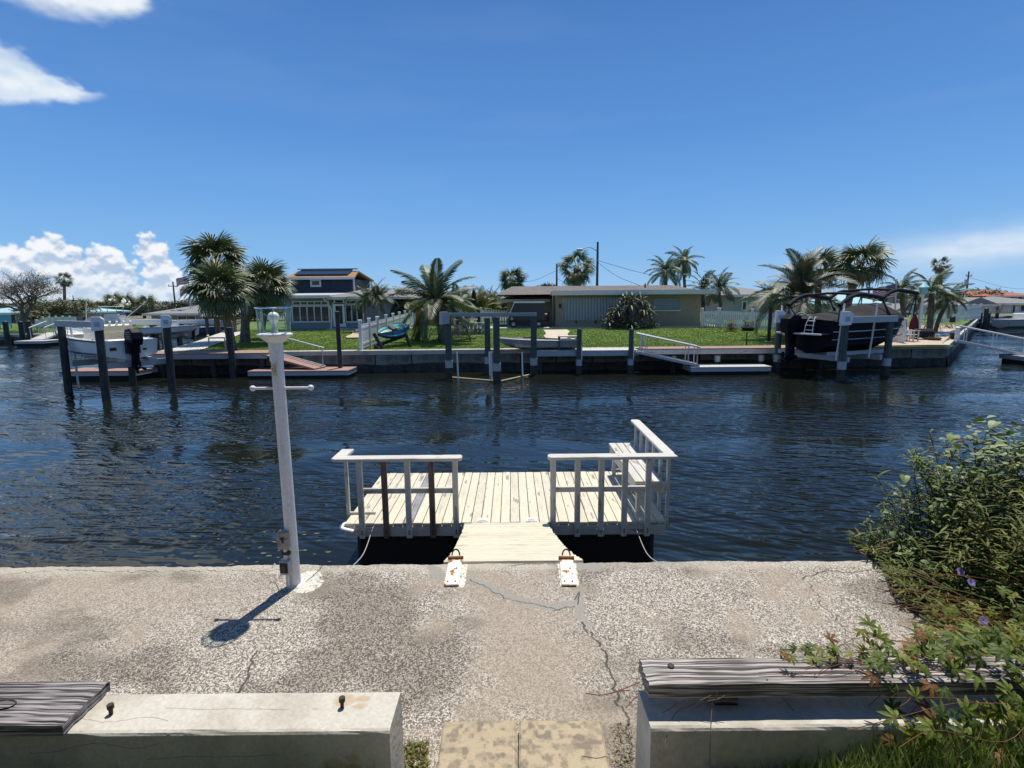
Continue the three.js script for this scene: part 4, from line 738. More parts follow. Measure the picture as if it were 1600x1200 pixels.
for (const [px, top, zd, r, l] of [[530, 487, 22.6, 0.09, 'slim dark pile standing off the lawn seawall before the blue sunroom'], [361, 512, 22.3, 0.13, 'dark pile standing against the brown dock before the leaning palms'], [262, 508, 21.6, 0.12, 'dark pile at corner of brown dock behind outboard']]) {
  const p = at(px, 545, zd); const t = thing('mooring_pile', l, 'pile', [p.x, WATER, -zd]); const top2 = at(px, top, zd).y - WATER;
  obj('pile', [rod([0, -1, 0], [0, top2, 0], r * 1.05, r, 10)], M.pile, t); obj('cap', [rod([0, top2, 0], [0, top2 + 0.03, 0], r * 1.08, r * 0.4, 10)], M.black, t);
}
{ // handrail of the brown dock
  const t = thing('dock_handrail', 'low pipe handrail on brown dock by the palm trunks', 'handrail'), z = -23.9, x0 = at(327, 540, 23.9).x, x1 = at(352, 540, 23.9).x, y1 = at(330, 528, 23.9).y;
  obj('rail', [rod([x0, y1, z], [x1, y1, z], 0.03)], M.aluMatte, t); for (const x of [x0, x1]) obj('upright', [rod([x, -0.05, z], [x, y1, z], 0.03)], M.aluMatte, t);
}
// boat lift without a boat
function motorBox(name, x, y, z, yaw, m, par, s = 1) {
  const g = prism([[-0.22, -0.32], [0.18, -0.28], [0.26, 0.22], [0.14, 0.34], [-0.2, 0.34]].map(([a, b]) => [a * s, b * s]), 0.42 * s); g.translate(0, 0, -0.21 * s); place(g, x, y, z, yaw);
  const o = obj(name, [g], m, par); obj('vent', [place(cbox(0.2 * s, 0.22 * s, 0.02, 0.005), x, y, z, yaw).translate(0.005 * s + Math.sin(yaw) * 0.22 * s, 0, Math.cos(yaw) * 0.22 * s)], M.aluMatte, o); return o;
}
function liftPile(t, x, z, top, wrap = true) {
  const p = obj('pile', [pileG(x, z, top, 0.13)], M.pileGreen, t);
  if (wrap) obj('pile_sleeve', [rod([x, WATER + 0.42, z], [x, WATER + 0.72, z], 0.155, 0.155, 12)], M.aluMatte, p);
  obj('pile_growth', [rod([x, WATER - 0.4, z], [x, WATER + 0.41, z], 0.18, 0.145, 9)], M.growth, p); return p;
}
{
  const t = thing('boat_lift', 'empty boat lift on four green piles before the tan house', 'boat lift');
  const A = [at(701, 545, 21.6).x, -21.6], C = [at(776, 545, 20.4).x, -20.4], B = [at(762, 545, 22.9).x, -22.9], D = [at(834, 545, 22.2).x, -22.2];
  const tA = at(701, 494, 21.6).y, tC = at(776, 496, 20.4).y, tB = at(762, 497, 22.9).y, tD = at(834, 494, 22.2).y;
  for (const [q, y] of [[A, tA], [C, tC], [B, tB], [D, tD]]) liftPile(t, q[0], q[1], y);
  obj('top_beam', [bar([A[0] - 0.15, tA + 0.06, A[1] - 0.07], [C[0] + 0.15, tC + 0.1, C[1] + 0.07], 0.14, 0.14)], M.beam, t);
  obj('top_beam', [bar([B[0] - 0.15, tB + 0.14, B[1]], [D[0] + 0.1, tD + 0.08, D[1]], 0.14, 0.14)], M.beam, t);
  motorBox('motor_box', A[0] - 0.12, tA - 0.08, A[1] + 0.16, 0.5, M.aluMatte, t, 0.75);
  obj('cradle_beam', [rod([A[0] + 0.15, WATER + 0.04, A[1] + 0.2], [C[0] - 0.1, WATER + 0.02, C[1] - 0.05], 0.035)], mat({ c: [0.42, 0.36, 0.18], roughness: 0.8 }), t);
  obj('cradle_beam', [rod([C[0] + 0.15, WATER + 0.02, C[1]], [D[0] - 0.1, WATER + 0.03, D[1]], 0.035)], mat({ c: [0.42, 0.36, 0.18], roughness: 0.8 }), t);
  for (const [px, zd] of [[716, 21.2], [769, 20.6], [766, 22], [817, 21.8]]) { const p = at(px, 580, zd); obj('guide_pole', [rod([p.x, -1.5, p.z], [p.x - 0.03, at(px, 550, zd).y, p.z], 0.032)], M.white, t); }
}
// =====================================================================
// foliage tools
// =====================================================================
const leafMat = (rough = 0.6, tr = 0.3) => new THREE.MeshPhysicalMaterial({ vertexColors: true, roughness: rough, transmission: tr, thickness: 0, side: THREE.DoubleSide });
const LEAF = leafMat(0.55, 0.28), DRY = leafMat(0.9, 0.15);
class Leaves {                                            // collects triangles with a colour each
  constructor() { this.p = []; this.c = []; }
  tri(a, b, c, col) { this.p.push(a.x, a.y, a.z, b.x, b.y, b.z, c.x, c.y, c.z); for (let i = 0; i < 3; i++) this.c.push(col[0], col[1], col[2]); }
  quad(a, b, c, d, col) { this.tri(a, b, c, col); this.tri(a, c, d, col); }
  blade(o, dir, side, L, W, droop, col, seg = 2, tip = 0.15) {   // a narrow leaf that bends down
    let p = o.clone(), d = dir.clone().normalize(), wPrev = W * 0.35, s = side.clone().normalize().multiplyScalar(0.5);
    for (let i = 0; i < seg; i++) {
      const q = p.clone().addScaledVector(d, L / seg), t = (i + 1) / seg, w = i === seg - 1 ? W * tip : W * (1 - 0.25 * Math.abs(t - 0.5));
      this.quad(p.clone().addScaledVector(s, -wPrev), p.clone().addScaledVector(s, wPrev), q.clone().addScaledVector(s, w), q.clone().addScaledVector(s, -w), col);
      p = q; wPrev = w; d.y -= droop / seg; d.normalize();
    }
  }
  geo() { const g = new THREE.BufferGeometry(); g.setAttribute('position', new THREE.Float32BufferAttribute(this.p, 3)); g.setAttribute('color', new THREE.Float32BufferAttribute(this.c, 3)); g.computeVertexNormals(); g.setAttribute('uv', new THREE.Float32BufferAttribute(new Float32Array(this.p.length / 3 * 2), 2)); return g; }
}
const V3 = (x, y, z) => new THREE.Vector3(x, y, z);
const tint = (c, a = 0.25) => { const k = 1 + rr(-a, a); return [c[0] * k * (1 + rr(-0.1, 0.1)), c[1] * k, c[2] * k * (1 + rr(-0.15, 0.15))]; };
// ---- fan leaf: stalk along +x, fan at its end; unit ~1.6 m long
function fanFrond(col, stalk, R, o = {}) {
  const L = new Leaves(), n = o.n || 26, up = V3(0, 1, 0);
  L.blade(V3(0, 0, 0), V3(1, 0.12, 0), V3(0, 0, 1), stalk, 0.045, 0.25, [col[0] * 1.3, col[1] * 1.2, col[2] * 1.2], 3, 0.5);
  const base = V3(stalk * 0.985, 0.12 * stalk - stalk * 0.11, 0);
  for (let i = 0; i < n; i++) {
    const a = lerp(-2.35, 2.35, i / (n - 1)), cup = 0.32 * Math.cos(a * 0.6) + rr(-0.08, 0.08) + (i % 2 ? 0.05 : -0.05), len = R * (0.72 + 0.28 * Math.cos(a * 0.55)) * rr(0.86, 1.08);
    const d = V3(Math.cos(a), -0.12 + cup * 0.6 - 0.25 * Math.abs(Math.sin(a)), Math.sin(a)).normalize();
    L.blade(base, d, d.clone().cross(up), len, 0.062 * R + 0.006, o.droop ?? rr(0.7, 1.6), tint(col, 0.3), 4, 0.06);
  }
  return L.geo();
}
// ---- feather leaf: rachis along +x with arch
function featherFrond(col, len, o = {}) {
  const L = new Leaves(), n = o.n || 30, arch = o.arch ?? 0.9, lift = o.lift ?? 0.35, pts = []; let p = V3(0, 0, 0), d = V3(1, lift, 0).normalize();
  for (let i = 0; i <= n; i++) { pts.push([p.clone(), d.clone()]); p = p.clone().addScaledVector(d, len / n); d.y -= arch / n; d.z += (o.sweep || 0) / n; d.normalize(); }
  const rc = o.rachis || [col[0] * 1.8, col[1] * 1.5, col[2] * 1.3];
  for (let i = 0; i < n; i++) { const w = 0.03 * len / 2.6 * (1 - 0.8 * i / n), s = V3(0, 0, w); L.quad(pts[i][0].clone().sub(s), pts[i][0].clone().add(s), pts[i + 1][0].clone().add(s), pts[i + 1][0].clone().sub(s), rc); }
  for (let i = 2; i <= n; i++) for (const q of [-1, 1]) {
    const t = i / n, ll = len * (o.ll || 0.27) * Math.pow(Math.sin(Math.PI * clamp(0.1 + 0.88 * t)), 0.6) * rr(0.85, 1.1), dd = pts[i][1].clone().multiplyScalar(0.75 + 0.6 * t).add(V3(0, (o.vee ?? 0.1) + rr(-0.12, 0.12), q)).normalize();
    L.blade(pts[i][0], dd, pts[i][1], ll, (o.lw || 0.045) * 1.5 * len / 2.6, (o.fall ?? 0.9) + rr(-0.2, 0.2), tint(col, 0.28), 3, 0.08);
  }
  return L.geo();
}
srand(900);
const GREEN = [0.090, 0.130, 0.042], OLIVE = [0.145, 0.165, 0.06], YELL = [0.19, 0.185, 0.035], DEEP = [0.040, 0.066, 0.025], TAN = [0.17, 0.105, 0.055], GREY = [0.13, 0.145, 0.085];
const FAN = [0, 1, 2, 3, 4].map((i) => fanFrond(i % 2 ? OLIVE : GREEN, 0.75, 0.9)), FANDEAD = [0, 1].map(() => fanFrond(TAN, 0.7, 0.75, { droop: 1.6 }));
const WASH = [0, 1, 2].map((i) => fanFrond(i ? OLIVE : GREEN, 0.95, 0.8, { droop: 1.3 }));
const COCO = [0, 1, 2, 3].map((i) => featherFrond(i % 2 ? GREEN : [0.07, 0.095, 0.036], 2.7, { arch: 1.0 + 0.15 * i, lift: 0.3, ll: 0.27, fall: 1.1, n: 46 }));
const QUEEN = [0, 1, 2].map((i) => featherFrond(i ? GREEN : OLIVE, 2.4, { arch: 1.5, lift: 0.6, ll: 0.28, fall: 1.5, lw: 0.042, n: 42 }));
const PINDO = [0, 1, 2, 3].map((i) => featherFrond(i % 2 ? GREY : [0.075, 0.092, 0.05], 2.6, { arch: 1.7, lift: 0.7, ll: 0.2, fall: 0.5, vee: 0.45, lw: 0.036, n: 52, rachis: [0.2, 0.2, 0.11] }));
const ARECA = [0, 1, 2].map((i) => featherFrond(i ? YELL : [0.12, 0.15, 0.04], 1.9, { arch: 1.1, lift: 1.4, ll: 0.25, fall: 0.7, vee: 0.4, lw: 0.05, n: 24, rachis: [0.3, 0.26, 0.06] }));
const SMALL = [0, 1, 2].map((i) => featherFrond(i ? DEEP : GREEN, 1.5, { arch: 1.4, lift: 0.7, ll: 0.3, fall: 0.8, vee: 0.35, lw: 0.07, n: 22 }));
M.trunk = mat({ map: stoneTex([0.16, 0.135, 0.105], [0.07, 0.058, 0.045], 256, 2, 0.9, 0.8), roughness: 0.95 });
M.trunkGrey = mat({ map: stoneTex([0.30, 0.28, 0.24], [0.17, 0.155, 0.13], 256, 2, 0.8, 0.8), roughness: 0.95 });
function trunkG(pts, r0, r1, rings = true) {
  const c = new THREE.CatmullRomCurve3(pts.map((p) => p.isVector3 ? p : V3(...p))), n = 26, g = new THREE.TubeGeometry(c, n, 1, 9, false), p = g.attributes.position;
  for (let i = 0; i <= n; i++) { const o = c.getPointAt(i / n), r = lerp(r0, r1, Math.pow(i / n, 0.7)) * (rings ? 1 + 0.07 * (i % 2) : 1) * (i === 0 ? 1.2 : 1); for (let j = 0; j <= 9; j++) { const k = i * 10 + j; p.setXYZ(k, o.x + (p.getX(k) - o.x) * r, o.y + (p.getY(k) - o.y) * r, o.z + (p.getZ(k) - o.z) * r); } }
  g.computeVertexNormals(); return fin(g.toNonIndexed(), 'y');
}
// a palm: base point, crown point, kind; fronds are parts
function palm(name, label, base, crown, o) {
  const t = thing(name, label, 'palm tree', base, 0, o.group), c = crown.clone().sub(base), bend = o.bend || [0, 0];
  obj('trunk', [trunkG([V3(0, -0.2, 0), V3(c.x * 0.3 + bend[0], c.y * 0.4, c.z * 0.4 + bend[1]), V3(c.x * 0.8 + bend[0] * 0.6, c.y * 0.8, c.z * 0.8), c], o.r0 || 0.2, o.r1 || 0.15)], o.trunkM || M.trunk, t);
  const add = (g, az, el, roll, s, m, nm) => { const f = new THREE.Mesh(g, m); f.name = nm; f.castShadow = f.receiveShadow = true; f.rotation.set(roll, az, el, 'YZX'); f.scale.setScalar(s); f.position.copy(c).add(V3(Math.cos(az) * 0.08, rr(-0.1, 0.12) * s, -Math.sin(az) * 0.08)); t.add(f); };
  const n = o.n || 30, e0 = o.e0 ?? -0.9, e1 = o.e1 ?? 1.35;
  for (let i = 0; i < n; i++) { const u = (i + 0.5) / n, el = lerp(e1, e0, Math.pow(u, o.pow || 0.75)) + rr(-0.12, 0.12); add(pick(o.set), i * 2.39996 + rr(-0.25, 0.25) + (o.az || 0), el, rr(-0.35, 0.35), (o.s || 1) * rr(0.85, 1.12), LEAF, 'frond'); }
  for (let i = 0; i < (o.dead || 0); i++) add(pick(FANDEAD), rr(0, 6.28), rr(-1.5, -0.95), rr(-0.4, 0.4), (o.s || 1) * rr(0.7, 0.95), DRY, 'dry_frond');
  return t;
}
const pt = (px, py, zd) => at(px, py, zd), base = (px, zd, y) => { const p = at(px, 520, zd); p.y = y ?? lawnY(-zd); return p; };
srand(17);
// sabal cluster by the brown dock
palm('cabbage_palm', 'tall cabbage palm rising behind two lower ones by brown dock', base(378, 28.5), pt(338, 405, 28.5), { set: FAN, s: 1.12, n: 52, dead: 14, e0: -1.1, bend: [0.5, 0] });
palm('cabbage_palm', 'low cabbage palm with straight trunk at the brown dock edge', base(361, 24.6), pt(342, 452, 24.6), { set: FAN, s: 0.95, n: 54, dead: 14, e0: -1.2, r0: 0.22 });
palm('cabbage_palm', 'leaning cabbage palm beside the open boat shelter on the lawn', base(385, 28.5), pt(413, 445, 28), { set: FAN, s: 1.08, n: 54, dead: 10, e0: -1.15, bend: [-0.25, 0] });
palm('cabbage_palm', 'slim cabbage palm trunk behind the leaning palm on the lawn', base(408, 31), pt(428, 452, 31), { set: FAN, s: 0.8, n: 26, dead: 3, r0: 0.13, r1: 0.1 });
// small feather palm pair by the sunroom
palm('christmas_palm', 'small dark feather palm with pale slender trunk beside the sunroom door', base(596, 34.5), pt(590, 468, 34.5), { set: SMALL, s: 0.95, n: 18, e0: -0.6, r0: 0.09, r1: 0.07, trunkM: M.trunkGrey, group: 'small palms by the sunroom' });
palm('christmas_palm', 'small dark feather palm nearest the sunroom windows', base(577, 35), pt(572, 470, 35), { set: SMALL, s: 1.0, n: 18, e0: -0.7, r0: 0.09, r1: 0.07, trunkM: M.trunkGrey, group: 'small palms by the sunroom' });
// coconut palm
palm('coconut_palm', 'coconut palm with long arching fronds beside the kayak rack', base(692, 28), pt(683, 475, 28), { set: COCO, s: 0.98, n: 24, e0: -0.75, e1: 1.5, pow: 0.9, r0: 0.26, r1: 0.17 });
palm('coconut_palm', 'young upright palm between the coconut palm and folded parasol', base(716, 33), pt(716, 480, 33), { set: COCO, s: 0.62, n: 13, e0: -0.3, e1: 1.45, r0: 0.13, r1: 0.1 });
for (const [px, py, zd, l] of [[748, 486, 46, 'yellowing areca palm clump beside the yellow house'], [771, 488, 48, 'yellowing areca palm clump nearest the tan house'], [730, 490, 44, 'low areca palm clump behind the folded parasol']]) palm('areca_palm', l, base(px, zd), pt(px, py, zd), { set: ARECA, s: 1.15, n: 26, e0: -0.5, e1: 1.2, r0: 0.2, r1: 0.2, group: 'areca palms' });
palm('cabbage_palm', 'dense cabbage palm behind the hip roof of the tan house', base(800, 52), pt(800, 436, 52), { set: FAN, s: 1.0, n: 42, dead: 4, e0: -1.2 });
palm('fan_palm', 'thick fan palm with hanging skirt above the tan house roof', base(900, 50), pt(902, 418, 50), { set: WASH, s: 1.2, n: 36, dead: 6, e0: -1.2, r0: 0.42, r1: 0.34 });
palm('queen_palm', 'drooping queen palm above tan house roof, the lower of a pair', base(1040, 54), pt(1040, 424, 54), { set: QUEEN, s: 0.95, n: 22, e0: -0.9, r0: 0.2, r1: 0.16 });
palm('queen_palm', 'drooping queen palm above tan house roof, the taller of a pair', base(1070, 56), pt(1068, 408, 56), { set: QUEEN, s: 0.88, n: 20, e0: -1.2, r0: 0.17, r1: 0.14 });
palm('foxtail_palm', 'bushy feather palm beside the tan house corner over picket fence', base(1098, 44), pt(1098, 455, 44), { set: SMALL, s: 1.3, n: 22, e0: -0.8 });
palm('foxtail_palm', 'bushy feather palm before the grey house behind the picket fence', base(1126, 42), pt(1124, 452, 42), { set: SMALL, s: 1.25, n: 22, e0: -0.9, r0: 0.12, r1: 0.1 });
// big feather palm behind the covered boat
palm('pindo_palm', 'wide pindo palm with recurving grey fronds behind the covered boat', base(1250, 27.5), pt(1250, 470, 27.5), { set: PINDO, s: 1.14, n: 40, e0: -0.6, e1: 1.5, pow: 0.9, r0: 0.28, r1: 0.26 });
palm('cabbage_palm', 'cabbage palm with upright trunk between pindo palm and leaning palm', base(1276, 31), pt(1280, 420, 31), { set: FAN, s: 0.98, n: 34, dead: 3, e0: -0.9, r0: 0.2 });
palm('cabbage_palm', 'leaning cabbage palm with rounded crown over the covered boat bow', base(1322, 29.5), pt(1346, 410, 29.5), { set: FAN, s: 1.0, n: 38, dead: 3, e0: -1.15, bend: [-0.2, 0], r0: 0.24 });
palm('queen_palm', 'windswept feather palm beside the flagpole on the paved corner', base(1414, 29.5), pt(1408, 452, 29.5), { set: QUEEN, s: 0.55, n: 18, e0: -0.9, r0: 0.13, r1: 0.12, group: 'palms on the paved corner' });
palm('queen_palm', 'windswept feather palm with straight trunk beside the leaning one', base(1452, 30), pt(1456, 458, 30), { set: QUEEN, s: 0.66, n: 20, e0: -0.8, r0: 0.17, r1: 0.13, group: 'palms on the paved corner' });
palm('queen_palm', 'windswept feather palm with slim leaning trunk', base(1460, 30.4), pt(1481, 468, 30.4), { set: QUEEN, s: 0.56, n: 18, e0: -0.9, r0: 0.11, r1: 0.1, group: 'palms on the paved corner' });
palm('fan_palm', 'tall slender fan palm high over the white canal house', base(1466, 100, 0.2), pt(1469, 414, 100), { set: WASH, s: 1.1, n: 30, dead: 4, e0: -1.2, r0: 0.28, r1: 0.2 });
palm('fan_palm', 'tall slender fan palm standing against the heaped clouds', base(106, 85, 0.2), pt(100, 437, 85), { set: WASH, s: 0.85, n: 30, dead: 5, e0: -1.2, r0: 0.25, r1: 0.18 });
for (const [px, py, zd, s, l] of [[128, 480, 72, 1.0, 'cabbage palm between the teal roofed house and orange hut'], [152, 482, 80, 0.75, 'small cabbage palm before the white roofed house'], [176, 470, 82, 0.9, 'thin cabbage palm before far white roofed house'], [196, 476, 76, 1.15, 'bushy cabbage palm before the far woods beside the boats'], [228, 477, 74, 1.0, 'cabbage palm nearest the grey hip roofed house'], [100, 486, 68, 1.1, 'cabbage palm against the green tree by teal roofed house'], [112, 492, 66, 0.9, 'low cabbage palm over the white vinyl fence']])
  palm('cabbage_palm', l, base(px, zd, 0.2), pt(px, py, zd), { set: FAN, s: s * 1.15, n: 26, dead: 2, e0: -1.0, r0: 0.22, group: 'far cabbage palms' });
for (const [px, py, zd, l] of [[560, 484, 52, 'dark feather palm at the back of the yellow house'], [628, 478, 40, 'green feather palm against the yellow house wall'], [1205, 470, 36, 'low feather palm between picket fence and pindo palm']]) palm('foxtail_palm', l, base(px, zd), pt(px, py, zd), { set: SMALL, s: 1.25, n: 20, e0: -0.9 });

// ---- leafy trees
function leafTree(name, label, base0, h, rx, ry, o = {}) {
  const t = thing(name, label, 'tree', base0, 0, o.group), L = new Leaves(), n = o.n || 2600, sz = o.leaf || 0.16, blobs = [];
  for (let i = 0; i < (o.blobs || 14); i++) { const a = rr(0, 6.28), r = Math.sqrt(rnd()) * 0.7; blobs.push([Math.cos(a) * rx * r, h + ry * rr(-0.7, 0.7) * (1 - 0.5 * r), Math.sin(a) * rx * r, rr(0.3, 0.5)]); }
  obj('trunk', [trunkG([V3(0, -0.2, 0), V3(0.1, h * 0.4, 0), V3(0, h * 0.75, 0.05), V3(0.05, h, 0)], 0.2, 0.08, false)], M.trunk, t);
  blobs.slice(0, 6).forEach((b) => obj('limb', [trunkG([V3(0, h * 0.5, 0), V3(b[0] * 0.4, lerp(h * 0.5, b[1], 0.6), b[2] * 0.4), V3(b[0], b[1], b[2])], 0.07, 0.03, false)], M.trunk, t));
  for (let i = 0; i < n; i++) {
    const b = pick(blobs), d = V3(rr(-1, 1), rr(-1, 1), rr(-1, 1)).normalize().multiplyScalar(Math.pow(rnd(), 0.4) * b[3]), p = V3(b[0] + d.x * rx, b[1] + d.y * ry, b[2] + d.z * rx);
    L.blade(p, V3(rr(-1, 1), rr(-0.7, 0.5), rr(-1, 1)), V3(rr(-1, 1), rr(-0.3, 0.3), rr(-1, 1)), sz * rr(0.7, 1.4), sz * 0.62, 0.3, tint(o.col || DEEP, 0.45), 1, 0.25);
  }
  const c = new THREE.Mesh(L.geo(), LEAF); c.name = 'crown'; c.castShadow = c.receiveShadow = true; t.add(c); return t;
}
srand(23);
for (const [px, py, zd, rx, ry, col, l] of [[85, 468, 58, 4.5, 2.6, OLIVE, 'round olive tree behind the teal roofed house'], [60, 478, 60, 3, 2, DEEP, 'dark tree behind the bare tree'], [275, 482, 95, 6, 2.0, DEEP, 'dark far tree behind the grey hip roof'], [312, 484, 80, 5, 2.2, DEEP, 'dark far tree beside the flagpole with two flags'], [225, 486, 100, 7, 2.0, DEEP, 'low dark far tree beyond the side canal'],
  [850, 444, 75, 3.2, 1.6, DEEP, 'dark tree peeking over the tan roof ridge'], [780, 462, 70, 5, 3, DEEP, 'dark tree behind the hip roof and areca palms'], [1510, 458, 85, 5.5, 3.4, DEEP, 'dark tree behind the white canal house'], [1548, 452, 95, 4, 3, OLIVE, 'olive tree in front of the pink red-roofed house'], [1150, 478, 75, 6, 2, DEEP, 'dark tree beyond the grey house'], [1385, 478, 70, 5, 2.2, DEEP, 'dark tree behind the flag and covered boat bow'], [720, 476, 60, 3.5, 2, GREEN, 'green tree behind the yellow house'], [420, 482, 60, 5, 2.4, DEEP, 'dark tree behind the leaning cabbage palm'], [165, 486, 90, 6, 1.8, DEEP, 'low dark tree behind the far palms'], [20, 484, 75, 6, 2.2, DEEP, 'dark tree behind the left lawn house']]) {
  const c = at(px, py, zd), b0 = V3(c.x, 0.2, c.z); leafTree('shade_tree', l, b0, Math.max(1.3, c.y - 0.2 - ry * 0.45), rx * 0.75, ry * 0.62, { n: 5200, leaf: 0.0060 * zd + 0.10, col, group: 'far shade trees' });
}
{ // bare branching tree on the left
  srand(41); const b0 = at(40, 520, 46); b0.y = -0.25; const t = thing('bare_tree', 'sparse bare-branched tree on the far lawn edge against clouds', 'tree', b0), geos = [], L = new Leaves();
  const grow = (p, d, len, r, depth) => {
    const q = p.clone().addScaledVector(d, len), m = p.clone().lerp(q, 0.5).add(V3(rr(-1, 1), rr(-0.5, 0.5), rr(-1, 1)).multiplyScalar(len * 0.08)); geos.push(tube([p, m, q], r, 4, depth > 3 ? 6 : 4));
    if (depth === 0) { for (let i = 0; i < 5; i++) L.blade(q.clone().add(V3(rr(-0.4, 0.4), rr(-0.3, 0.3), rr(-0.4, 0.4))), V3(rr(-1, 1), rr(-1, 0.6), rr(-1, 1)), V3(rr(-1, 1), 0, rr(-1, 1)), rr(0.12, 0.22), 0.08, 0.3, tint([0.075, 0.08, 0.045], 0.4), 1, 0.3); return; }
    const n = depth > 3 ? 3 : rnd() < 0.45 ? 3 : 2; for (let i = 0; i < n; i++) { const e = d.clone().add(V3(rr(-1, 1), rr(-0.3, 0.4), rr(-1, 1))).normalize(); grow(m.clone().lerp(q, rr(0.4, 1)), e, len * rr(0.68, 0.86), r * 0.6, depth - 1); }
  };
  grow(V3(0, -0.2, 0), V3(0.02, 1, 0).normalize(), 1.55, 0.2, 7); obj('branches', geos, M.trunk, t); const c = new THREE.Mesh(L.geo(), LEAF); c.name = 'leaves'; c.castShadow = true; t.add(c);
}
// strap-leaved shrub before the tan house
{
  srand(52); const b0 = base(985, 35.6); const t = thing('screw_pine', 'rounded strap-leaved shrub with many leaf rosettes before the tan house', 'shrub', b0), stems = [], heads = 26, top = at(985, 452, 35.6).y - b0.y;
  for (let i = 0; i < heads; i++) {
    const a = rr(0, 6.28), u = Math.sqrt(rnd()), h = V3(Math.cos(a) * 1.6 * u, top * (0.94 - 0.62 * u * u) * rr(0.8, 1) - 0.35, Math.sin(a) * 1.3 * u); if (i > 20) h.y *= 0.4;
    stems.push(tube([V3(Math.cos(a) * 0.15, -0.1, Math.sin(a) * 0.15), V3(h.x * 0.5, h.y * 0.55, h.z * 0.5), h], 0.05, 6, 5)); const L = new Leaves();
    for (let k = 0; k < 24; k++) { const b = k * 2.4, e = lerp(1.3, -0.5, k / 24), d = V3(Math.cos(b) * Math.cos(e), Math.sin(e), Math.sin(b) * Math.cos(e)); L.blade(h, d, d.clone().cross(V3(0, 1, 0)), rr(0.6, 0.95), 0.075, rr(0.9, 1.6), tint([0.062, 0.088, 0.034], 0.3), 4, 0.08); }
    const m = new THREE.Mesh(L.geo(), LEAF); m.name = 'leaf_rosette'; m.castShadow = m.receiveShadow = true; t.add(m);
  }
  obj('stems', stems, M.trunk, t);
}
// low shrubs
function shrub(label, p, rx, ry, col, n = 700, leaf = 0.1, group) {
  const t = thing('shrub', label, 'shrub', p, 0, group), L = new Leaves(), st = [];
  for (let i = 0; i < 7; i++) st.push(rod([0, -0.05, 0], [rr(-0.6, 0.6) * rx, ry * rr(0.6, 1.2), rr(-0.5, 0.5) * rx], 0.02, 0.01, 5));
  for (let i = 0; i < n; i++) { const d = V3(rr(-1, 1), rr(0, 1), rr(-1, 1)).normalize().multiplyScalar(Math.pow(rnd(), 0.35)); L.blade(V3(d.x * rx * (1 + 0.2 * vn(i, 3)), d.y * ry * 1.5 * (0.75 + 0.5 * vn(d.x * 3 + 9, d.z * 3 + 9)), d.z * rx * 0.8), V3(rr(-1, 1), rr(-0.2, 1), rr(-1, 1)), V3(rr(-1, 1), 0, rr(-1, 1)), leaf * rr(0.7, 1.4), leaf * 0.45, 0.4, tint(col, 0.4), 1, 0.2); }
  obj('stems', st, M.trunk, t); const c = new THREE.Mesh(L.geo(), LEAF); c.name = 'foliage'; c.castShadow = c.receiveShadow = true; t.add(c); return t;
}
srand(66);
for (const [px, zd, rx, ry, col, l] of [[652, 28.5, 0.55, 0.75, [0.026, 0.036, 0.018], 'dark round shrub nearest the kayak rack'], [668, 29, 0.6, 0.85, [0.024, 0.034, 0.018], 'dark round shrub before the coconut palm trunk'], [700, 28.8, 0.6, 0.8, [0.026, 0.038, 0.018], 'dark round shrub before the stone wall behind empty boat lift'], [720, 30, 0.6, 0.5, [0.03, 0.045, 0.02], 'low dark shrub beside the stone wall'], [585, 35.8, 0.8, 0.5, [0.025, 0.038, 0.02], 'low shrub under the small sunroom palms'], [962, 35.8, 0.8, 0.35, DEEP, 'low shrub at foot of strap-leaved shrub'], [1015, 35.5, 0.7, 0.4, DEEP, 'low leafy shrub beside strap-leaved shrub'], [1142, 32.5, 0.35, 0.5, [0.16, 0.07, 0.04], 'small red-leaved shrub before the picket fence'], [1168, 33, 0.45, 0.55, [0.09, 0.13, 0.04], 'small green shrub in dark planter by picket fence'], [1230, 30, 0.9, 0.4, [0.09, 0.03, 0.03], 'reddish shrub under the pindo palm'], [1440, 31, 1.0, 0.45, GREEN, 'spiky green shrub between the corner palms'], [1456, 26.4, 0.4, 0.22, [0.17, 0.15, 0.05], 'small yellow potted grass on the paved corner'], [1490, 33, 1.0, 0.25, OLIVE, 'low green shrub by the corner picket fence'], [1555, 58, 1.0, 1.1, [0.16, 0.06, 0.03], 'red-brown shrub by the far moored boat'], [55, 46, 1.6, 0.5, DEEP, 'dark hedge at the foot of bare tree']]) { const p = base(px, zd); if (px < 100) p.y = -0.2; shrub(l, p, rx, ry, col, 620, 0.12, 'garden shrubs'); }
// =====================================================================
// houses
// =====================================================================
M.shingle = mat({ map: stoneTex([0.185, 0.16, 0.145], [0.11, 0.095, 0.085], 512, 4, 0.8, 3), roughness: 0.95 });
M.shingleGrey = mat({ map: stoneTex([0.26, 0.255, 0.25], [0.17, 0.165, 0.16], 512, 4, 0.7, 3), roughness: 0.95 });
M.tanWall = mat({ map: stoneTex([0.33, 0.285, 0.185], [0.27, 0.235, 0.155], 512, 1, 0.5, 4), roughness: 0.9 });
M.blueWall = mat({ c: [0.21, 0.245, 0.29], roughness: 0.8 });
M.navy = mat({ c: [0.022, 0.036, 0.068], roughness: 0.75 });
M.yellow = mat({ map: stoneTex([0.52, 0.30, 0.045], [0.43, 0.24, 0.04], 256, 1, 0.5, 4), roughness: 0.9 });
M.ply = mat({ map: stoneTex([0.36, 0.22, 0.12], [0.25, 0.14, 0.07], 256, 4, 0.8, 1.5), roughness: 0.95 });
M.trim = mat({ c: [0.66, 0.65, 0.62], roughness: 0.7 });
M.trimTan = mat({ c: [0.42, 0.39, 0.32], roughness: 0.7 });
M.shutter = mat({ c: [0.33, 0.36, 0.385], metalness: 0.35, roughness: 0.5 });
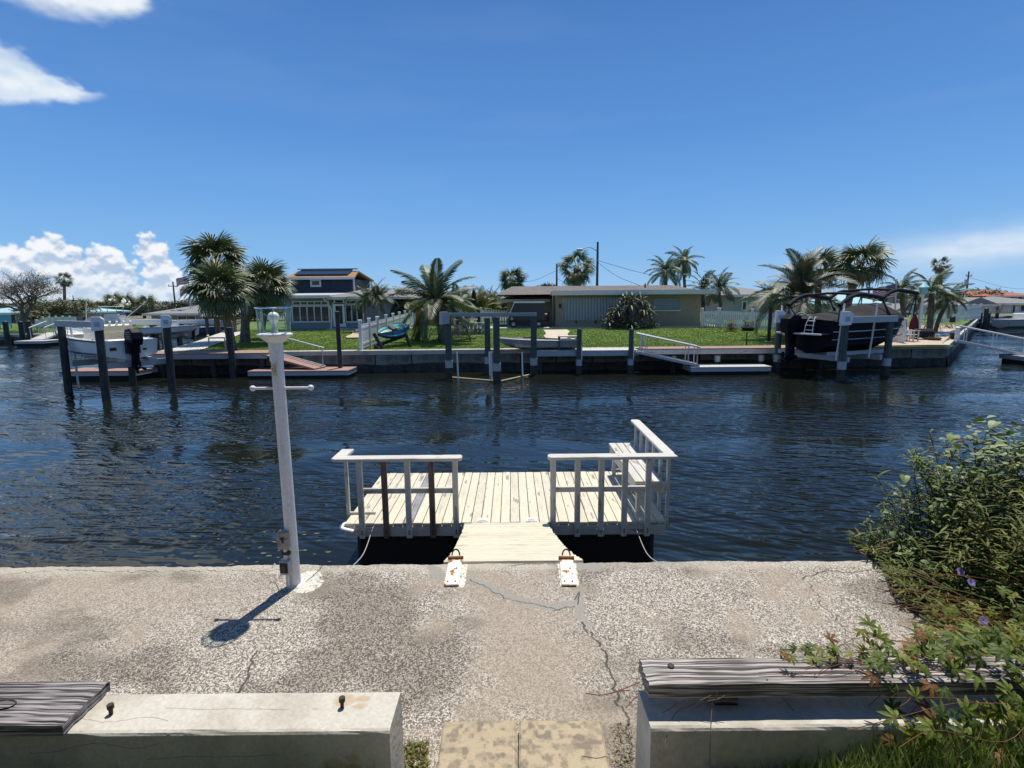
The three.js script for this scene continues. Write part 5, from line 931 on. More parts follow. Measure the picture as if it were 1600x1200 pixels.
M.metalRoof = mat({ c: [0.50, 0.52, 0.53], metalness: 0.3, roughness: 0.5 });
M.tealRoof = mat({ c: [0.36, 0.58, 0.60], roughness: 0.5 });
M.whiteWall = mat({ map: stoneTex([0.76, 0.745, 0.70], [0.68, 0.665, 0.62], 256, 1, 0.4, 4), roughness: 0.85 });
M.greyWall = mat({ map: stoneTex([0.36, 0.35, 0.34], [0.30, 0.29, 0.28], 256, 1, 0.4, 4), roughness: 0.85 });
M.pinkWall = mat({ c: [0.45, 0.31, 0.27], roughness: 0.85 });
M.redRoof = mat({ map: stoneTex([0.40, 0.135, 0.075], [0.30, 0.09, 0.05], 256, 4, 0.7, 2), roughness: 0.85 });
// window set on a wall facing +z: opening px box at depth zd
function windowPart(t, px0, px1, py0, py1, zd, o = {}) {
  const a = at(px0, py1, zd), b = at(px1, py0, zd), w = b.x - a.x, h = b.y - a.y, cx = (a.x + b.x) / 2 - t.position.x, cy = (a.y + b.y) / 2 - t.position.y, z = -zd - t.position.z, f = o.f || 0.09, d = 0.06;
  const fr = obj(o.name || 'window', [box(w + 2 * f, f, d, cx, cy + h / 2 + f / 2, z + d / 2), box(w + 2 * f, f, d, cx, cy - h / 2 - f / 2, z + d / 2), box(f, h, d, cx - w / 2 - f / 2, cy, z + d / 2), box(f, h, d, cx + w / 2 + f / 2, cy, z + d / 2)], o.m || M.trim, t);
  const n = o.n || 1, m = o.rows || 1;
  for (let i = 0; i < n; i++) for (let j = 0; j < m; j++) obj('pane', [box(w / n - 0.03, h / m - 0.03, 0.02, cx - w / 2 + w * (i + 0.5) / n, cy - h / 2 + h * (j + 0.5) / m, z + 0.012)], M.pane, fr);
  for (let i = 1; i < n; i++) obj('mullion', [box(0.07, h, 0.05, cx - w / 2 + w * i / n, cy, z + 0.03)], o.m || M.trim, fr);
  for (let j = 1; j < m; j++) obj('mullion', [box(w, 0.06, 0.052, cx, cy - h / 2 + h * j / m, z + 0.031)], o.m || M.trim, fr);
  return fr;
}
function hipRoof(x0, x1, z0, z1, y, h, over, t) {            // z0 front (nearer), z1 back; returns roof plate geometries
  const a = x0 - over, b = x1 + over, f = z0 + over, r = z1 - over, d = Math.abs(f - r) / 2, zm = (f + r) / 2, rx0 = Math.min(a + d, (a + b) / 2), rx1 = Math.max(b - d, (a + b) / 2);
  return new ConvexGeometry([[a, y, f], [b, y, f], [a, y, r], [b, y, r], [a, y - t, f], [b, y - t, f], [a, y - t, r], [b, y - t, r], [rx0, y + h, zm], [rx1, y + h, zm]].map((p) => V3(...p)));
}
function gableRoof(x0, x1, z0, z1, y, h, over, axis = 'x') {
  const a = x0 - over, b = x1 + over, f = z0 + over, r = z1 - over, P = [[a, y, f], [b, y, f], [a, y, r], [b, y, r], [a, y - 0.14, f], [b, y - 0.14, f], [a, y - 0.14, r], [b, y - 0.14, r]];
  if (axis === 'x') P.push([a, y + h, (f + r) / 2], [b, y + h, (f + r) / 2]); else P.push([(a + b) / 2, y + h, f], [(a + b) / 2, y + h, r]);
  return new ConvexGeometry(P.map((p) => V3(...p)));
}
const ridges = (x0, x1, y0, y1, z, n, dep = 0.05, horizontal = false) => { const g = []; for (let i = 0; i < n; i++) { const t = (i + 0.5) / n; g.push(horizontal ? box(x1 - x0, (y1 - y0) / n * 0.55, (y1 - y0) / n * 0.55, (x0 + x1) / 2, lerp(y0, y1, t), z, 0, { rx: 0.785 }) : box((x1 - x0) / n * 0.5, y1 - y0, (x1 - x0) / n * 0.5, lerp(x0, x1, t), (y0 + y1) / 2, z, 0.785)); } return g; };
{ // tan house
  const zd = 37.4, L = at(868, 500, zd).x, R = at(1094, 500, zd).x, ev = at(980, 461, zd).y, t = thing('tan_house', 'long low tan house with closed storm shutters behind the lawn', 'house');
  obj('wall', [span(L, R, 0, ev, -zd, -zd - 6)], M.tanWall, t);
  obj('base_course', [span(L - 0.02, R + 0.02, 0.1, 0.42, -zd + 0.03, -zd - 0.02)], M.tanWall, t);
  const wl = at(792, 500, 39.6).x; obj('wall', [span(wl, L - 0.02, 0, at(830, 468, 39.6).y, -39.6, -44.5)], M.tanWall, t);
  const flatRoof = obj('flat_roof', [span(L - 0.25, at(1112, 460, zd).x, ev + 0.002, ev + 0.30, -zd + 0.75, -zd - 3.2)], M.trimTan, t);
  obj('fascia', [span(L - 0.3, at(1112, 460, zd).x + 0.02, ev + 0.03, ev + 0.33, -zd + 0.80, -zd + 0.752)], M.trim, flatRoof);
  const rl = at(800, 450, 41).x, rr2 = at(1055, 448, 41).x, ridge = at(930, 446.5, 41.5).y;
  const rf = obj('roof', [fin(new ConvexGeometry([[rl - 1.2, ev + 0.1, -37.9], [rr2 + 1.6, ev + 0.1, -37.9], [rl, ridge, -41.5], [rr2, ridge, -41.5], [rl - 1.2, ev + 0.1, -45], [rr2 + 1.6, ev + 0.1, -45]].map((p) => V3(...p))))], M.shingle, t);
  const e2 = at(820, 468, 38.6).y; obj('roof', [fin(hipRoof(wl - 0.1, L + 2.2, -39.3, -44, e2, at(848, 453, 41).y - e2, 0.6, 0.16))], M.shingle, t);
  obj('vent_pipe', [rod([at(1008, 447, 40.5).x, ridge - 0.5, -40.5], [at(1008, 447, 40.5).x, ridge + 0.1, -40.5], 0.06)], M.black, rf);
  obj('fascia', [span(wl - 0.72, L - 0.3, e2 - 0.18, e2 + 0.02, -38.66, -38.7)], M.trimTan, t);
  // corrugated storm shutters
  const s0 = at(879, 500, zd), s1 = at(1000, 464, zd), sb = at(900, 501, zd).y; const sh = obj('storm_shutter', [span(s0.x, s1.x, sb, s1.y, -zd + 0.06, -zd + 0.01)], M.shutter, t);
  ridges(s0.x, s1.x, sb, s1.y, -zd + 0.06, 26).forEach((g) => obj('shutter_rib', [g], M.shutter, sh));
  const h0 = at(1020, 484, zd), h1 = at(1061, 465, zd); const sh2 = obj('storm_shutter', [span(h0.x, h1.x, h0.y, h1.y, -zd + 0.05, -zd + 0.01)], M.shutter, t);
  ridges(h0.x, h1.x, h0.y, h1.y, -zd + 0.05, 7, 0.04, true).forEach((g) => obj('shutter_rib', [g], M.shutter, sh2));
  obj('window_sill', [span(h0.x - 0.1, h1.x + 0.1, h0.y - 0.1, h0.y - 0.02, -zd + 0.12, -zd - 0.02)], M.trim, t);
  obj('door', [span(at(851, 500, 39.6).x, at(866, 500, 39.6).x, 0.25, 2.25, -39.55, -39.62)], M.trimTan, t);
  obj('downpipe', [rod([L - 0.12, 0.25, -38.2], [L - 0.12, ev, -38.2], 0.05)], M.trimTan, t);
  obj('wall_lamp', [box(0.14, 0.26, 0.14, at(875, 478, zd).x, at(875, 478, zd).y, -zd + 0.08)], M.black, t);
  for (const px of [900, 930]) obj('spigot', [box(0.1, 0.16, 0.08, at(px, 503, zd).x, at(px, 503, zd).y, -zd + 0.07)], M.black, t);
}
{ // blue sunroom house
  const zd = 37.2, L = at(447, 500, zd).x, M0 = at(521, 500, zd).x, R = at(604, 500, zd).x, ev = at(490, 466, zd).y, t = thing('blue_house', 'blue grey house with windowed sunroom and dark navy upper storey', 'house');
  obj('wall', [span(L, M0, 0, ev, -zd, -zd - 5)], M.blueWall, t); obj('wall', [span(M0 + 0.01, R, 0, ev - 0.02, -zd + 0.0, -zd - 6)], M.blueWall, t);
  windowPart(t, 459, 513, 479, 502, zd, { n: 5, m: M.trim, f: 0.1 }); windowPart(t, 459, 513, 471.5, 476, zd, { n: 5, m: M.trim, f: 0.07, name: 'transom_window' });
  const dr = windowPart(t, 526, 535, 478, 506, zd, { f: 0.2, m: M.white, name: 'door' }); windowPart(t, 524, 536, 469, 473, zd, { f: 0.09, m: M.white, name: 'transom_window' });
  obj('handle', [box(0.05, 0.12, 0.06, at(525, 494, zd).x, at(525, 494, zd).y, -zd + 0.09)], M.black, dr);
  windowPart(t, 542, 566, 477, 502, zd, { n: 3, f: 0.1 }); windowPart(t, 542, 566, 470, 474, zd, { n: 1, f: 0.07, name: 'transom_window' });
  const rf = obj('flat_roof', [slabOf([L - 0.6, ev + 0.18, -zd + 0.7], [M0 + 0.1, ev + 0.18, -zd + 0.7], [M0 + 0.1, ev + 0.42, -zd - 4], [L - 0.6, ev + 0.42, -zd - 4], 0.1)], M.metalRoof, t);
  obj('fascia', [span(L - 0.62, M0 + 0.1, ev, ev + 0.2, -zd + 0.74, -zd + 0.703)], M.trim, rf);
  obj('roof', [fin(hipRoof(M0 + 0.3, R + 0.6, -zd, -zd - 6.5, ev + 0.06, at(560, 449, 40.5).y - ev, 0.5, 0.16))], M.shingleGrey, t);
  obj('fascia', [span(M0 - 0.2, R + 1.1, ev - 0.1, ev + 0.07, -zd + 0.545, -zd + 0.505)], M.trim, t);
  obj('downpipe', [tube([V3(at(509, 463, zd).x, ev + 0.05, -zd + 0.6), V3(at(514, 470, zd).x, ev - 0.35, -zd + 0.25), V3(at(518, 478, zd).x, ev - 0.8, -zd + 0.1), V3(at(518, 509, zd).x, 0.25, -zd + 0.1)], 0.06, 20, 6)], M.white, t);
  const z2 = 43, a = at(456, 460, z2).x, b = at(553, 460, z2).x, y0 = ev, y1 = at(500, 436, z2).y;
  obj('upper_wall', [span(a, b, y0, y1, -z2, -z2 - 5)], M.navy, t); obj('corner_board', [span(b - 0.02, b + 0.1, y0, y1, -z2 + 0.03, -z2 - 0.1)], M.trim, t); obj('corner_board', [span(at(515, 450, z2).x, at(515.7, 450, z2).x, y0, y1, -z2 + 0.02, -z2 - 0.02)], M.navy, t);
  windowPart(t, 488, 499, 439, 445.5, z2, { f: 0.14, m: M.trim, name: 'upper_window' });
  const ra = at(449, 440, z2).x, rb = at(557, 440, z2).x, yr = at(500, 423.5, 44.5).y, up = obj('upper_roof', [slabOf([ra, y1 + 0.1, -z2 + 0.5], [rb, y1 + 0.1, -z2 + 0.5], [rb - 0.25, yr, -44.6], [ra + 0.25, yr, -44.6], 0.12), slabOf([ra, y1 + 0.1, -z2 - 5.5], [rb, y1 + 0.1, -z2 - 5.5], [rb - 0.25, yr, -44.62], [ra + 0.25, yr, -44.62], 0.12)], M.ply, t);
  obj('fascia', [span(ra, rb, y1 - 0.06, y1 + 0.12, -z2 + 0.54, -z2 + 0.505)], M.trim, up);
  const rx0 = at(460, 430, z2).x, rx1 = at(543, 430, z2).x; obj('solar_panel', [slabOf([rx0, lerp(y1 + 0.1, yr, 0.22) + 0.14, lerp(-z2 + 0.5, -44.6, 0.22)], [rx1, lerp(y1 + 0.1, yr, 0.22) + 0.14, lerp(-z2 + 0.5, -44.6, 0.22)], [rx1, yr + 0.12, -44.55], [rx0, yr + 0.12, -44.55], 0.05)], mat({ c: [0.012, 0.014, 0.02], roughness: 0.2 }), up);
  obj('ridge_cap', [bar([ra + 0.3, yr + 0.16, -44.6], [rb - 0.3, yr + 0.16, -44.6], 0.4, 0.08)], M.metalRoof, up);
}
{ // yellow house
  const zd = 43, L = at(585, 500, zd).x, R = at(722, 500, zd).x, ev = at(650, 466, zd).y, t = thing('yellow_house', 'ochre yellow house with grey roof behind the coconut palm', 'house');
  obj('wall', [span(L, R, 0, ev, -zd, -zd - 7)], M.yellow, t); obj('roof', [fin(hipRoof(L, R - 3, -zd, -zd - 7, ev + 0.05, at(650, 448, 47).y - ev, 0.5, 0.16))], M.shingleGrey, t);
  windowPart(t, 600, 606, 480, 500, zd, { f: 0.16, m: M.trim }); windowPart(t, 700, 711, 478, 492, zd, { f: 0.12, m: M.trim });
  obj('downpipe', [rod([at(611, 480, zd).x, 0.2, -zd + 0.08], [at(611, 480, zd).x, ev, -zd + 0.08], 0.08)], M.trim, t);
}
function simpleHouse(name, label, pxL, pxR, pyE, pyR, zd, dep, wm, rm, wins, o = {}) {
  const L = at(pxL, 490, zd).x, R = at(pxR, 490, zd).x, ev = at((pxL + pxR) / 2, pyE, zd).y, h = at((pxL + pxR) / 2, pyR, zd + dep / 2).y - ev, t = thing(name, label, 'house');
  obj('wall', [span(L, R, o.y0 ?? 0, ev, -zd, -zd - dep)], wm, t);
  obj('roof', [fin(o.hip ? hipRoof(L, R, -zd, -zd - dep, ev + 0.1, h, 0.6, 0.18) : gableRoof(L, R, -zd, -zd - dep, ev + 0.1, h, 0.5, o.axis || 'x'))], rm, t);
  if (o.axis === 'z') obj('gable', [fin(new ConvexGeometry([[L, ev - 0.05, -zd + 0.01], [R, ev - 0.05, -zd + 0.01], [(L + R) / 2, ev + h * 0.9, -zd + 0.01], [L, ev - 0.05, -zd - 0.5], [R, ev - 0.05, -zd - 0.5], [(L + R) / 2, ev + h * 0.9, -zd - 0.5]].map((p) => V3(...p))))], wm, t);
  obj('fascia', [span(L - 0.6, R + 0.6, ev - 0.1, ev + 0.12, -zd + 0.66, -zd + 0.61)], o.trim || M.trim, t);
  wins.forEach(([a, b, c, d, n, nm]) => windowPart(t, a, b, c, d, zd, { n: n || 1, f: 0.1, name: nm || 'window', m: o.trim || M.trim }));
  return t;
}
simpleHouse('canal_house', 'pale grey house with teal metal roof behind the bare tree', -60, 100, 490, 478, 58, 9, M.greyWall, M.tealRoof, [[1, 6, 493, 507], [14, 24, 492, 509, 1, 'door'], [-20, -8, 493, 505]], { hip: true });
simpleHouse('canal_house', 'grey hip roofed house with carport behind the two-flag pole', 236, 330, 491, 477, 60, 9, M.greyWall, M.shingleGrey, [[250, 268, 495, 505], [280, 305, 494, 508, 2]], { hip: true });
simpleHouse('canal_house', 'brown walled far house under a bright white roof', 128, 168, 479, 463, 92, 10, mat({ c: [0.14, 0.085, 0.065], roughness: 0.9 }), M.whiteRough, [[140, 146, 482, 488]], { hip: true });
simpleHouse('garden_hut', 'small hut with orange roof behind the white vinyl fence', 110, 122, 492, 486, 62, 3, M.whiteWall, mat({ c: [0.5, 0.17, 0.07], roughness: 0.8 }), [[114, 117, 495, 499]], {});
simpleHouse('canal_house', 'plain grey house with low roof behind the picket fence', 1147, 1215, 462, 450, 50, 8, M.greyWall, M.shingleGrey, [[1160, 1166, 472, 484]], { hip: true });
simpleHouse('canal_house', 'pale teal roofed house seen behind the bimini frame', 1290, 1375, 476, 458, 52, 8, M.whiteWall, M.tealRoof, [[1300, 1306, 480, 488], [1312, 1320, 480, 488]], { hip: true });
simpleHouse('canal_house', 'white canal house with dark windows and porch gable beyond the corner', 1500, 1546, 477, 466, 60, 8, M.whiteWall, M.shingleGrey, [[1503, 1509, 481, 500, 1, 'door'], [1513, 1522, 480, 490]], { axis: 'z' });
simpleHouse('canal_house', 'white house wing with twin dark windows behind the corner palms', 1438, 1499, 477, 468, 62, 8, M.whiteWall, M.shingleGrey, [[1472, 1482, 480, 490, 1], [1486, 1496, 480, 490, 1], [1446, 1452, 481, 492]], {});
simpleHouse('canal_house', 'pale house with small dark windows behind the far moored boat', 1547, 1640, 475, 464, 64, 8, M.whiteWall, M.shingleGrey, [[1555, 1561, 478, 485], [1581, 1586, 477, 489, 1, 'door'], [1594, 1604, 477, 486]], { hip: true });
simpleHouse('canal_house', 'pink house with red tiled roof rising behind pale canal houses', 1538, 1612, 463, 453, 82, 10, M.pinkWall, M.redRoof, [[1577, 1584, 464, 468], [1590, 1597, 464, 468]], { hip: true });
simpleHouse('canal_house', 'grey gabled house part behind the teal birdhouse post', 1398, 1436, 487, 475, 60, 7, M.greyWall, M.shingleGrey, [[1405, 1412, 492, 500]], { axis: 'z' });
{ // open shelter with metal roof
  const zd = 35, x0 = at(318, 500, zd).x, x1 = at(371, 500, zd).x, y0 = at(340, 494, zd).y, y1 = at(340, 480, zd + 1.5).y, t = thing('boat_shelter', 'open shelter with corrugated metal roof on dark posts by the canal', 'shelter');
  const rf = obj('roof', [slabOf([x0, y0, -zd + 0.4], [x1, y0, -zd + 0.4], [x1, y1, -zd - 1.6], [x0, y1, -zd - 1.6], 0.05)], M.metalRoof, t);
  for (let i = 0; i < 14; i++) { const x = lerp(x0 + 0.1, x1 - 0.1, i / 13); obj('roof_rib', [bar([x, y0 + 0.03, -zd + 0.4], [x, y1 + 0.03, -zd - 1.6], 0.06, 0.05)], M.metalRoof, rf); }
  for (const [x, z] of [[x0 + 0.2, -zd], [x0 + 0.8, -zd], [x1 - 0.2, -zd], [x0 + 0.2, -zd - 1.4], [x1 - 0.2, -zd - 1.4]]) obj('post', [box(0.15, y0, 0.15, x, y0 / 2 + 0.05, z)], M.brownPost, t);
  obj('brace', [bar([x1 - 0.25, y0 - 0.05, -zd], [x1 - 0.9, y0 - 0.75, -zd + 0.02], 0.08, 0.1)], M.brownPost, t); obj('beam', [span(x0, x1, y0 - 0.16, y0 - 0.02, -zd + 0.06, -zd - 0.06)], M.brownPost, t);
}
// fences
function picketFence(label, A, B, h, gap, o = {}) {
  const t = thing('picket_fence', label, 'fence', [0, 0, 0], 0, o.group), a = V3(...A), b = V3(...B), L = a.distanceTo(b), n = Math.round(L / gap), yaw = Math.atan2(-(b.z - a.z), b.x - a.x), pg = fin(new THREE.BoxGeometry(o.w || gap * 0.66, h, 0.03));
  for (let i = 0; i <= n; i++) { const p = a.clone().lerp(b, i / n), m = new THREE.Mesh(pg, o.m || M.whiteRough); m.position.set(p.x, p.y + h / 2 + 0.05, p.z); m.rotation.y = yaw; m.name = 'picket'; m.castShadow = m.receiveShadow = true; t.add(m); }
  for (const k of o.rails || [0.2, 0.85]) obj('rail', [bar(a.clone().add(V3(0, h * k + 0.05, 0)), b.clone().add(V3(0, h * k + 0.05, 0)), 0.05, 0.08)], o.m || M.whiteRough, t);
  const posts = o.posts || Math.max(2, Math.round(L / 2.2) + 1); for (let i = 0; i < posts; i++) { const p = a.clone().lerp(b, i / (posts - 1)); const q = obj('post', [box(0.13, h + 0.2, 0.13, p.x, p.y + h / 2 + 0.1, p.z, yaw)], o.m || M.whiteRough, t); obj('post_cap', [place(cbox(0.17, 0.06, 0.17, 0.02), p.x, p.y + h + 0.23, p.z, yaw)], o.m || M.whiteRough, q); }
  return t;
}
{
  const g = (px, zd, y) => { const p = at(px, 500, zd); return [p.x, y ?? lawnY(-zd), -zd]; };
  picketFence('white picket gate panel with diagonal brace beside the tan house', g(1097, 36), g(1122, 36), 1.05, 0.16, { posts: 2 });
  { const a = at(1098, 509, 35.9), b = at(1121, 491, 35.9); const t = scene.children.at(-1); obj('brace', [bar([a.x, a.y, -35.93], [b.x, b.y, -35.93], 0.05, 0.1)], M.whiteRough, t); }
  picketFence('long white picket fence behind the red-leaved shrub and planter', g(1124, 36), g(1232, 32), 1.05, 0.16);
  picketFence('white picket fence running back from the seawall beside the kayaks', g(562, 23.9), g(589, 27.5), 1.12, 0.15, { group: 'kayak side fence' });
  picketFence('white picket fence running from the kayaks to the yellow house', g(590, 27.6), g(648, 40), 1.12, 0.2, { group: 'kayak side fence' });
  picketFence('low white picket fence behind the enclosed cart', g(752, 42), g(800, 42), 1.15, 0.2, {});
  picketFence('white picket fence on paved corner beside the canal bend', g(1470, 40), g(1530, 46), 1.05, 0.25, { w: 0.1 });
  picketFence('pale green picket fence behind the corner palms', g(1425, 40), g(1470, 40), 1.0, 0.25, { w: 0.08, m: mat({ c: [0.45, 0.55, 0.48], roughness: 0.7 }) });
  picketFence('short white lattice screen at the covered boat bow', g(1394, 25.6), g(1413, 24.9), 0.95, 0.14, { rails: [0.15, 0.5, 0.88] });
  // vinyl fence on the left
  const t = thing('vinyl_fence', 'white solid vinyl fence with stepped top before teal roofed house', 'fence'), zd = 50;
  [[46, 56, 507], [56, 66, 500.5], [66, 76, 496], [76, 86, 495.5], [86, 97, 495], [97, 108, 495], [108, 118, 495]].forEach(([a, b, top], i) => { const p = at(a, top, zd - i * 0.2), q = at(b, top, zd - i * 0.2); obj('panel', [span(p.x + 0.07, q.x, -0.2, p.y, -zd + i * 0.2, -zd + i * 0.2 - 0.05)], M.white, t); obj('post', [span(p.x - 0.07, p.x + 0.065, -0.2, p.y + 0.1, -zd + i * 0.2 + 0.04, -zd + i * 0.2 - 0.1)], M.whiteRough, t); });
}
{ // low stone wall by the empty lift
  srand(3); const t = thing('stone_wall', 'low grey stone wall behind the empty boat lift', 'wall'), zd = 32, x0 = at(716, 505, zd).x, x1 = at(758, 505, zd).x;
  for (let r = 0; r < 4; r++) for (let i = 0; i < 7; i++) { const w = (x1 - x0) / 7; obj('stone', [place(cbox(w - 0.03, 0.17, 0.3, 0.025, { off: i + r }), x0 + w * (i + (r % 2 ? 0.6 : 0.4)), lawnY(-zd) + 0.09 + r * 0.18, -zd + rr(-0.02, 0.02))], pick([M.wallConcrete, M.shingleGrey, M.capConcrete]), t); }
  const tb = thing('garden_table', 'white garden table beyond the low stone wall', 'table', [at(727, 500, 33).x, 0.1, -33]); obj('top', [box(1.5, 0.06, 0.7, 0, 0.86, 0)], M.white, tb); for (const [a, b] of [[-0.65, -0.28], [0.65, -0.28], [-0.65, 0.28], [0.65, 0.28]]) obj('leg', [box(0.07, 0.84, 0.07, a, 0.42, b)], M.white, tb);
}
// utility poles and wires
M.wood = mat({ c: [0.09, 0.072, 0.058], roughness: 0.95 });
function utilityPole(label, px, pyTop, zd, o = {}) {
  const p = at(px, pyTop, zd), t = thing('utility_pole', label, 'utility pole', [p.x, 0.1, p.z]), h = p.y - 0.1; obj('pole', [rod([0, -0.3, 0], [0, h, 0], 0.17, 0.11, 10)], M.wood, t);
  if (o.arm) { obj('crossarm', [box(1.8, 0.12, 0.12, 0, h - 0.8, 0.1, o.arm)], M.wood, t); for (const s of [-0.75, 0, 0.75]) obj('insulator', [rod([s * Math.cos(o.arm), h - 0.74, 0.1 - s * Math.sin(o.arm)], [s * Math.cos(o.arm), h - 0.5, 0.1 - s * Math.sin(o.arm)], 0.05)], M.aluMatte, t); }
  if (o.transformer) obj('transformer', [rod([-0.35, h - 2.4, 0.1], [-0.35, h - 1.4, 0.1], 0.26, 0.26, 12)], M.aluMatte, t);
  if (o.light) { obj('light_arm', [tube([V3(0, h - 1, 0), V3(-0.9, h - 0.6, 0.2), V3(-1.8, h - 0.75, 0.4)], 0.05, 12, 6)], M.aluMatte, t); obj('light_head', [place(cbox(0.7, 0.25, 0.35, 0.06), -2.0, h - 0.85, 0.4)], M.aluMatte, t); obj('light_head', [place(cbox(0.6, 0.3, 0.35, 0.06), -1.1, h - 2.6, 0.4)], M.aluMatte, t); }
  return V3(p.x, p.y, p.z);
}
const up1 = utilityPole('tall utility pole with street lamp above the tan roof', 934, 378, 60, { light: true }), up2 = utilityPole('shorter utility pole beside the thick fan palm', 870, 412, 75), up3 = utilityPole('utility pole with crossarm beyond the white canal house', 1514, 424, 95, { arm: 0.4, transformer: true }), up4 = utilityPole('thin utility pole beside the two-flag pole', 270, 440, 95, { arm: 1.2 }), up5 = utilityPole('thin utility pole behind the covered boat bow', 1359, 441, 80, { arm: 0.6 });
const wire = (label, a, b, sag) => tag(obj('power_line', [tube([a, a.clone().lerp(b, 0.5).add(V3(0, -sag, 0)), b], 0.022, 20, 5)], M.black), label, 'power line', 'power lines');
wire('power line running from tall lamp pole towards the queen palms', up1.clone().add(V3(0, -2.0, 0)), at(1085, 440, 62), 0.3); wire('lower power line dropping from tall lamp pole to tan roof', up1.clone().add(V3(0, -2.2, 0)), at(1002, 447, 48), 0.3); wire('power line strung between the two poles over tan roof', up2.clone().add(V3(0, -0.9, 0)), at(800, 440, 78), 0.6); wire('power line between lamp pole and shorter pole', up1.clone().add(V3(0, -5, 0)), up2.clone().add(V3(0, -2, 0)), 0.5); wire('power line from crossarm pole over the pink house', up3.clone().add(V3(0, -1, 0)), at(1640, 452, 95), 0.8);
// =====================================================================
// boats and gear
// =====================================================================
M.gel = mat({ c: [0.74, 0.74, 0.71], roughness: 0.25, clearcoat: 0.4 });
M.cream = mat({ c: [0.70, 0.62, 0.44], roughness: 0.5 });
M.navyHull = mat({ c: [0.005, 0.006, 0.012], roughness: 0.55, specularIntensity: 0.3 });
M.canvas = mat({ c: [0.020, 0.0195, 0.021], roughness: 0.95 });
M.greyBoat = mat({ c: [0.34, 0.34, 0.31], roughness: 0.55 });
M.blueTrim = mat({ c: [0.03, 0.07, 0.2], roughness: 0.4 });
// boats point along +x, keel at y = 0, stern at x = 0
function hullShape(L, B, H, o = {}) {
  const n = 22, secs = [];
  for (let i = 0; i <= n; i++) {
    const t = i / n, k = Math.max(0, (t - (o.full ?? 0.42)) / (1 - (o.full ?? 0.42))), b = B / 2 * (1 - Math.pow(k, o.sharp ?? 2.3) * 0.985) * (0.93 + 0.07 * sstep(0, 0.3, t)), sh = H * (1 + (o.sheer ?? 0.16) * t * t);
    const keel = H * 0.9 * Math.pow(Math.max(0, (t - 0.62) / 0.38), 2.4), ch = H * (0.26 + 0.5 * Math.pow(t, 3.2)), cb = b * (0.9 - 0.25 * Math.pow(t, 3)); secs.push([t * L + (o.rake ?? 0.0), b, sh, keel, Math.max(ch, keel + 0.01), cb]);
  }
  return secs;
}
function skin(rows) {                                     // rows of equal-length point lists -> surface
  const pos = [], idx = [], m = rows[0].length; rows.forEach((r, j) => r.forEach((p, i) => { pos.push(...p); if (i && j) { const a = (j - 1) * m + i - 1, b = a + m; idx.push(a, a + 1, b + 1, a, b + 1, b); } }));
  const g = new THREE.BufferGeometry(); g.setAttribute('position', new THREE.Float32BufferAttribute(pos, 3)); g.setIndex(idx); const q = g.toNonIndexed(); q.computeVertexNormals(); return fin(q);
}
function buildHull(t, L, B, H, mOut, mIn, o = {}) {
  const S = hullShape(L, B, H, o), floor = o.floor ?? H * 0.45;
  const out = skin(S.map(([x, b, s, k, c, cb]) => [[x, s, -b], [x, lerp(c, s, 0.5), -lerp(cb, b, 0.6)], [x, c, -cb], [x, k, 0], [x, c, cb], [x, lerp(c, s, 0.5), lerp(cb, b, 0.6)], [x, s, b]]));
  const [x, b, s, k, c, cb] = S[0]; const tr = fin(new THREE.ShapeGeometry(new THREE.Shape([[-b, s], [-cb, c], [0, k], [cb, c], [b, s]].map((p) => new THREE.Vector2(...p)))).rotateY(Math.PI / 2).translate(x, 0, 0));
  obj('hull', [out, tr], mOut, t);
  const w = o.gun ?? 0.16; obj('deck', [skin(S.map(([x, b, s], i) => { const g = Math.max(0, b - w), f = i < 2 ? s : Math.max(floor, i > 17 ? s - 0.05 : floor); return [[x, s + 0.004, -b], [x, s + 0.01, -g], [x, f, -g * 0.97], [x, f, g * 0.97], [x, s + 0.01, g], [x, s + 0.004, b]]; }))], mIn, t);
  obj('rub_rail', [tube(S.map(([x, b, s]) => V3(x, s - 0.03, -b - 0.01)), 0.025, 30, 5), tube(S.map(([x, b, s]) => V3(x, s - 0.03, b + 0.01)), 0.025, 30, 5)], o.rub || M.black, t); return S;
}
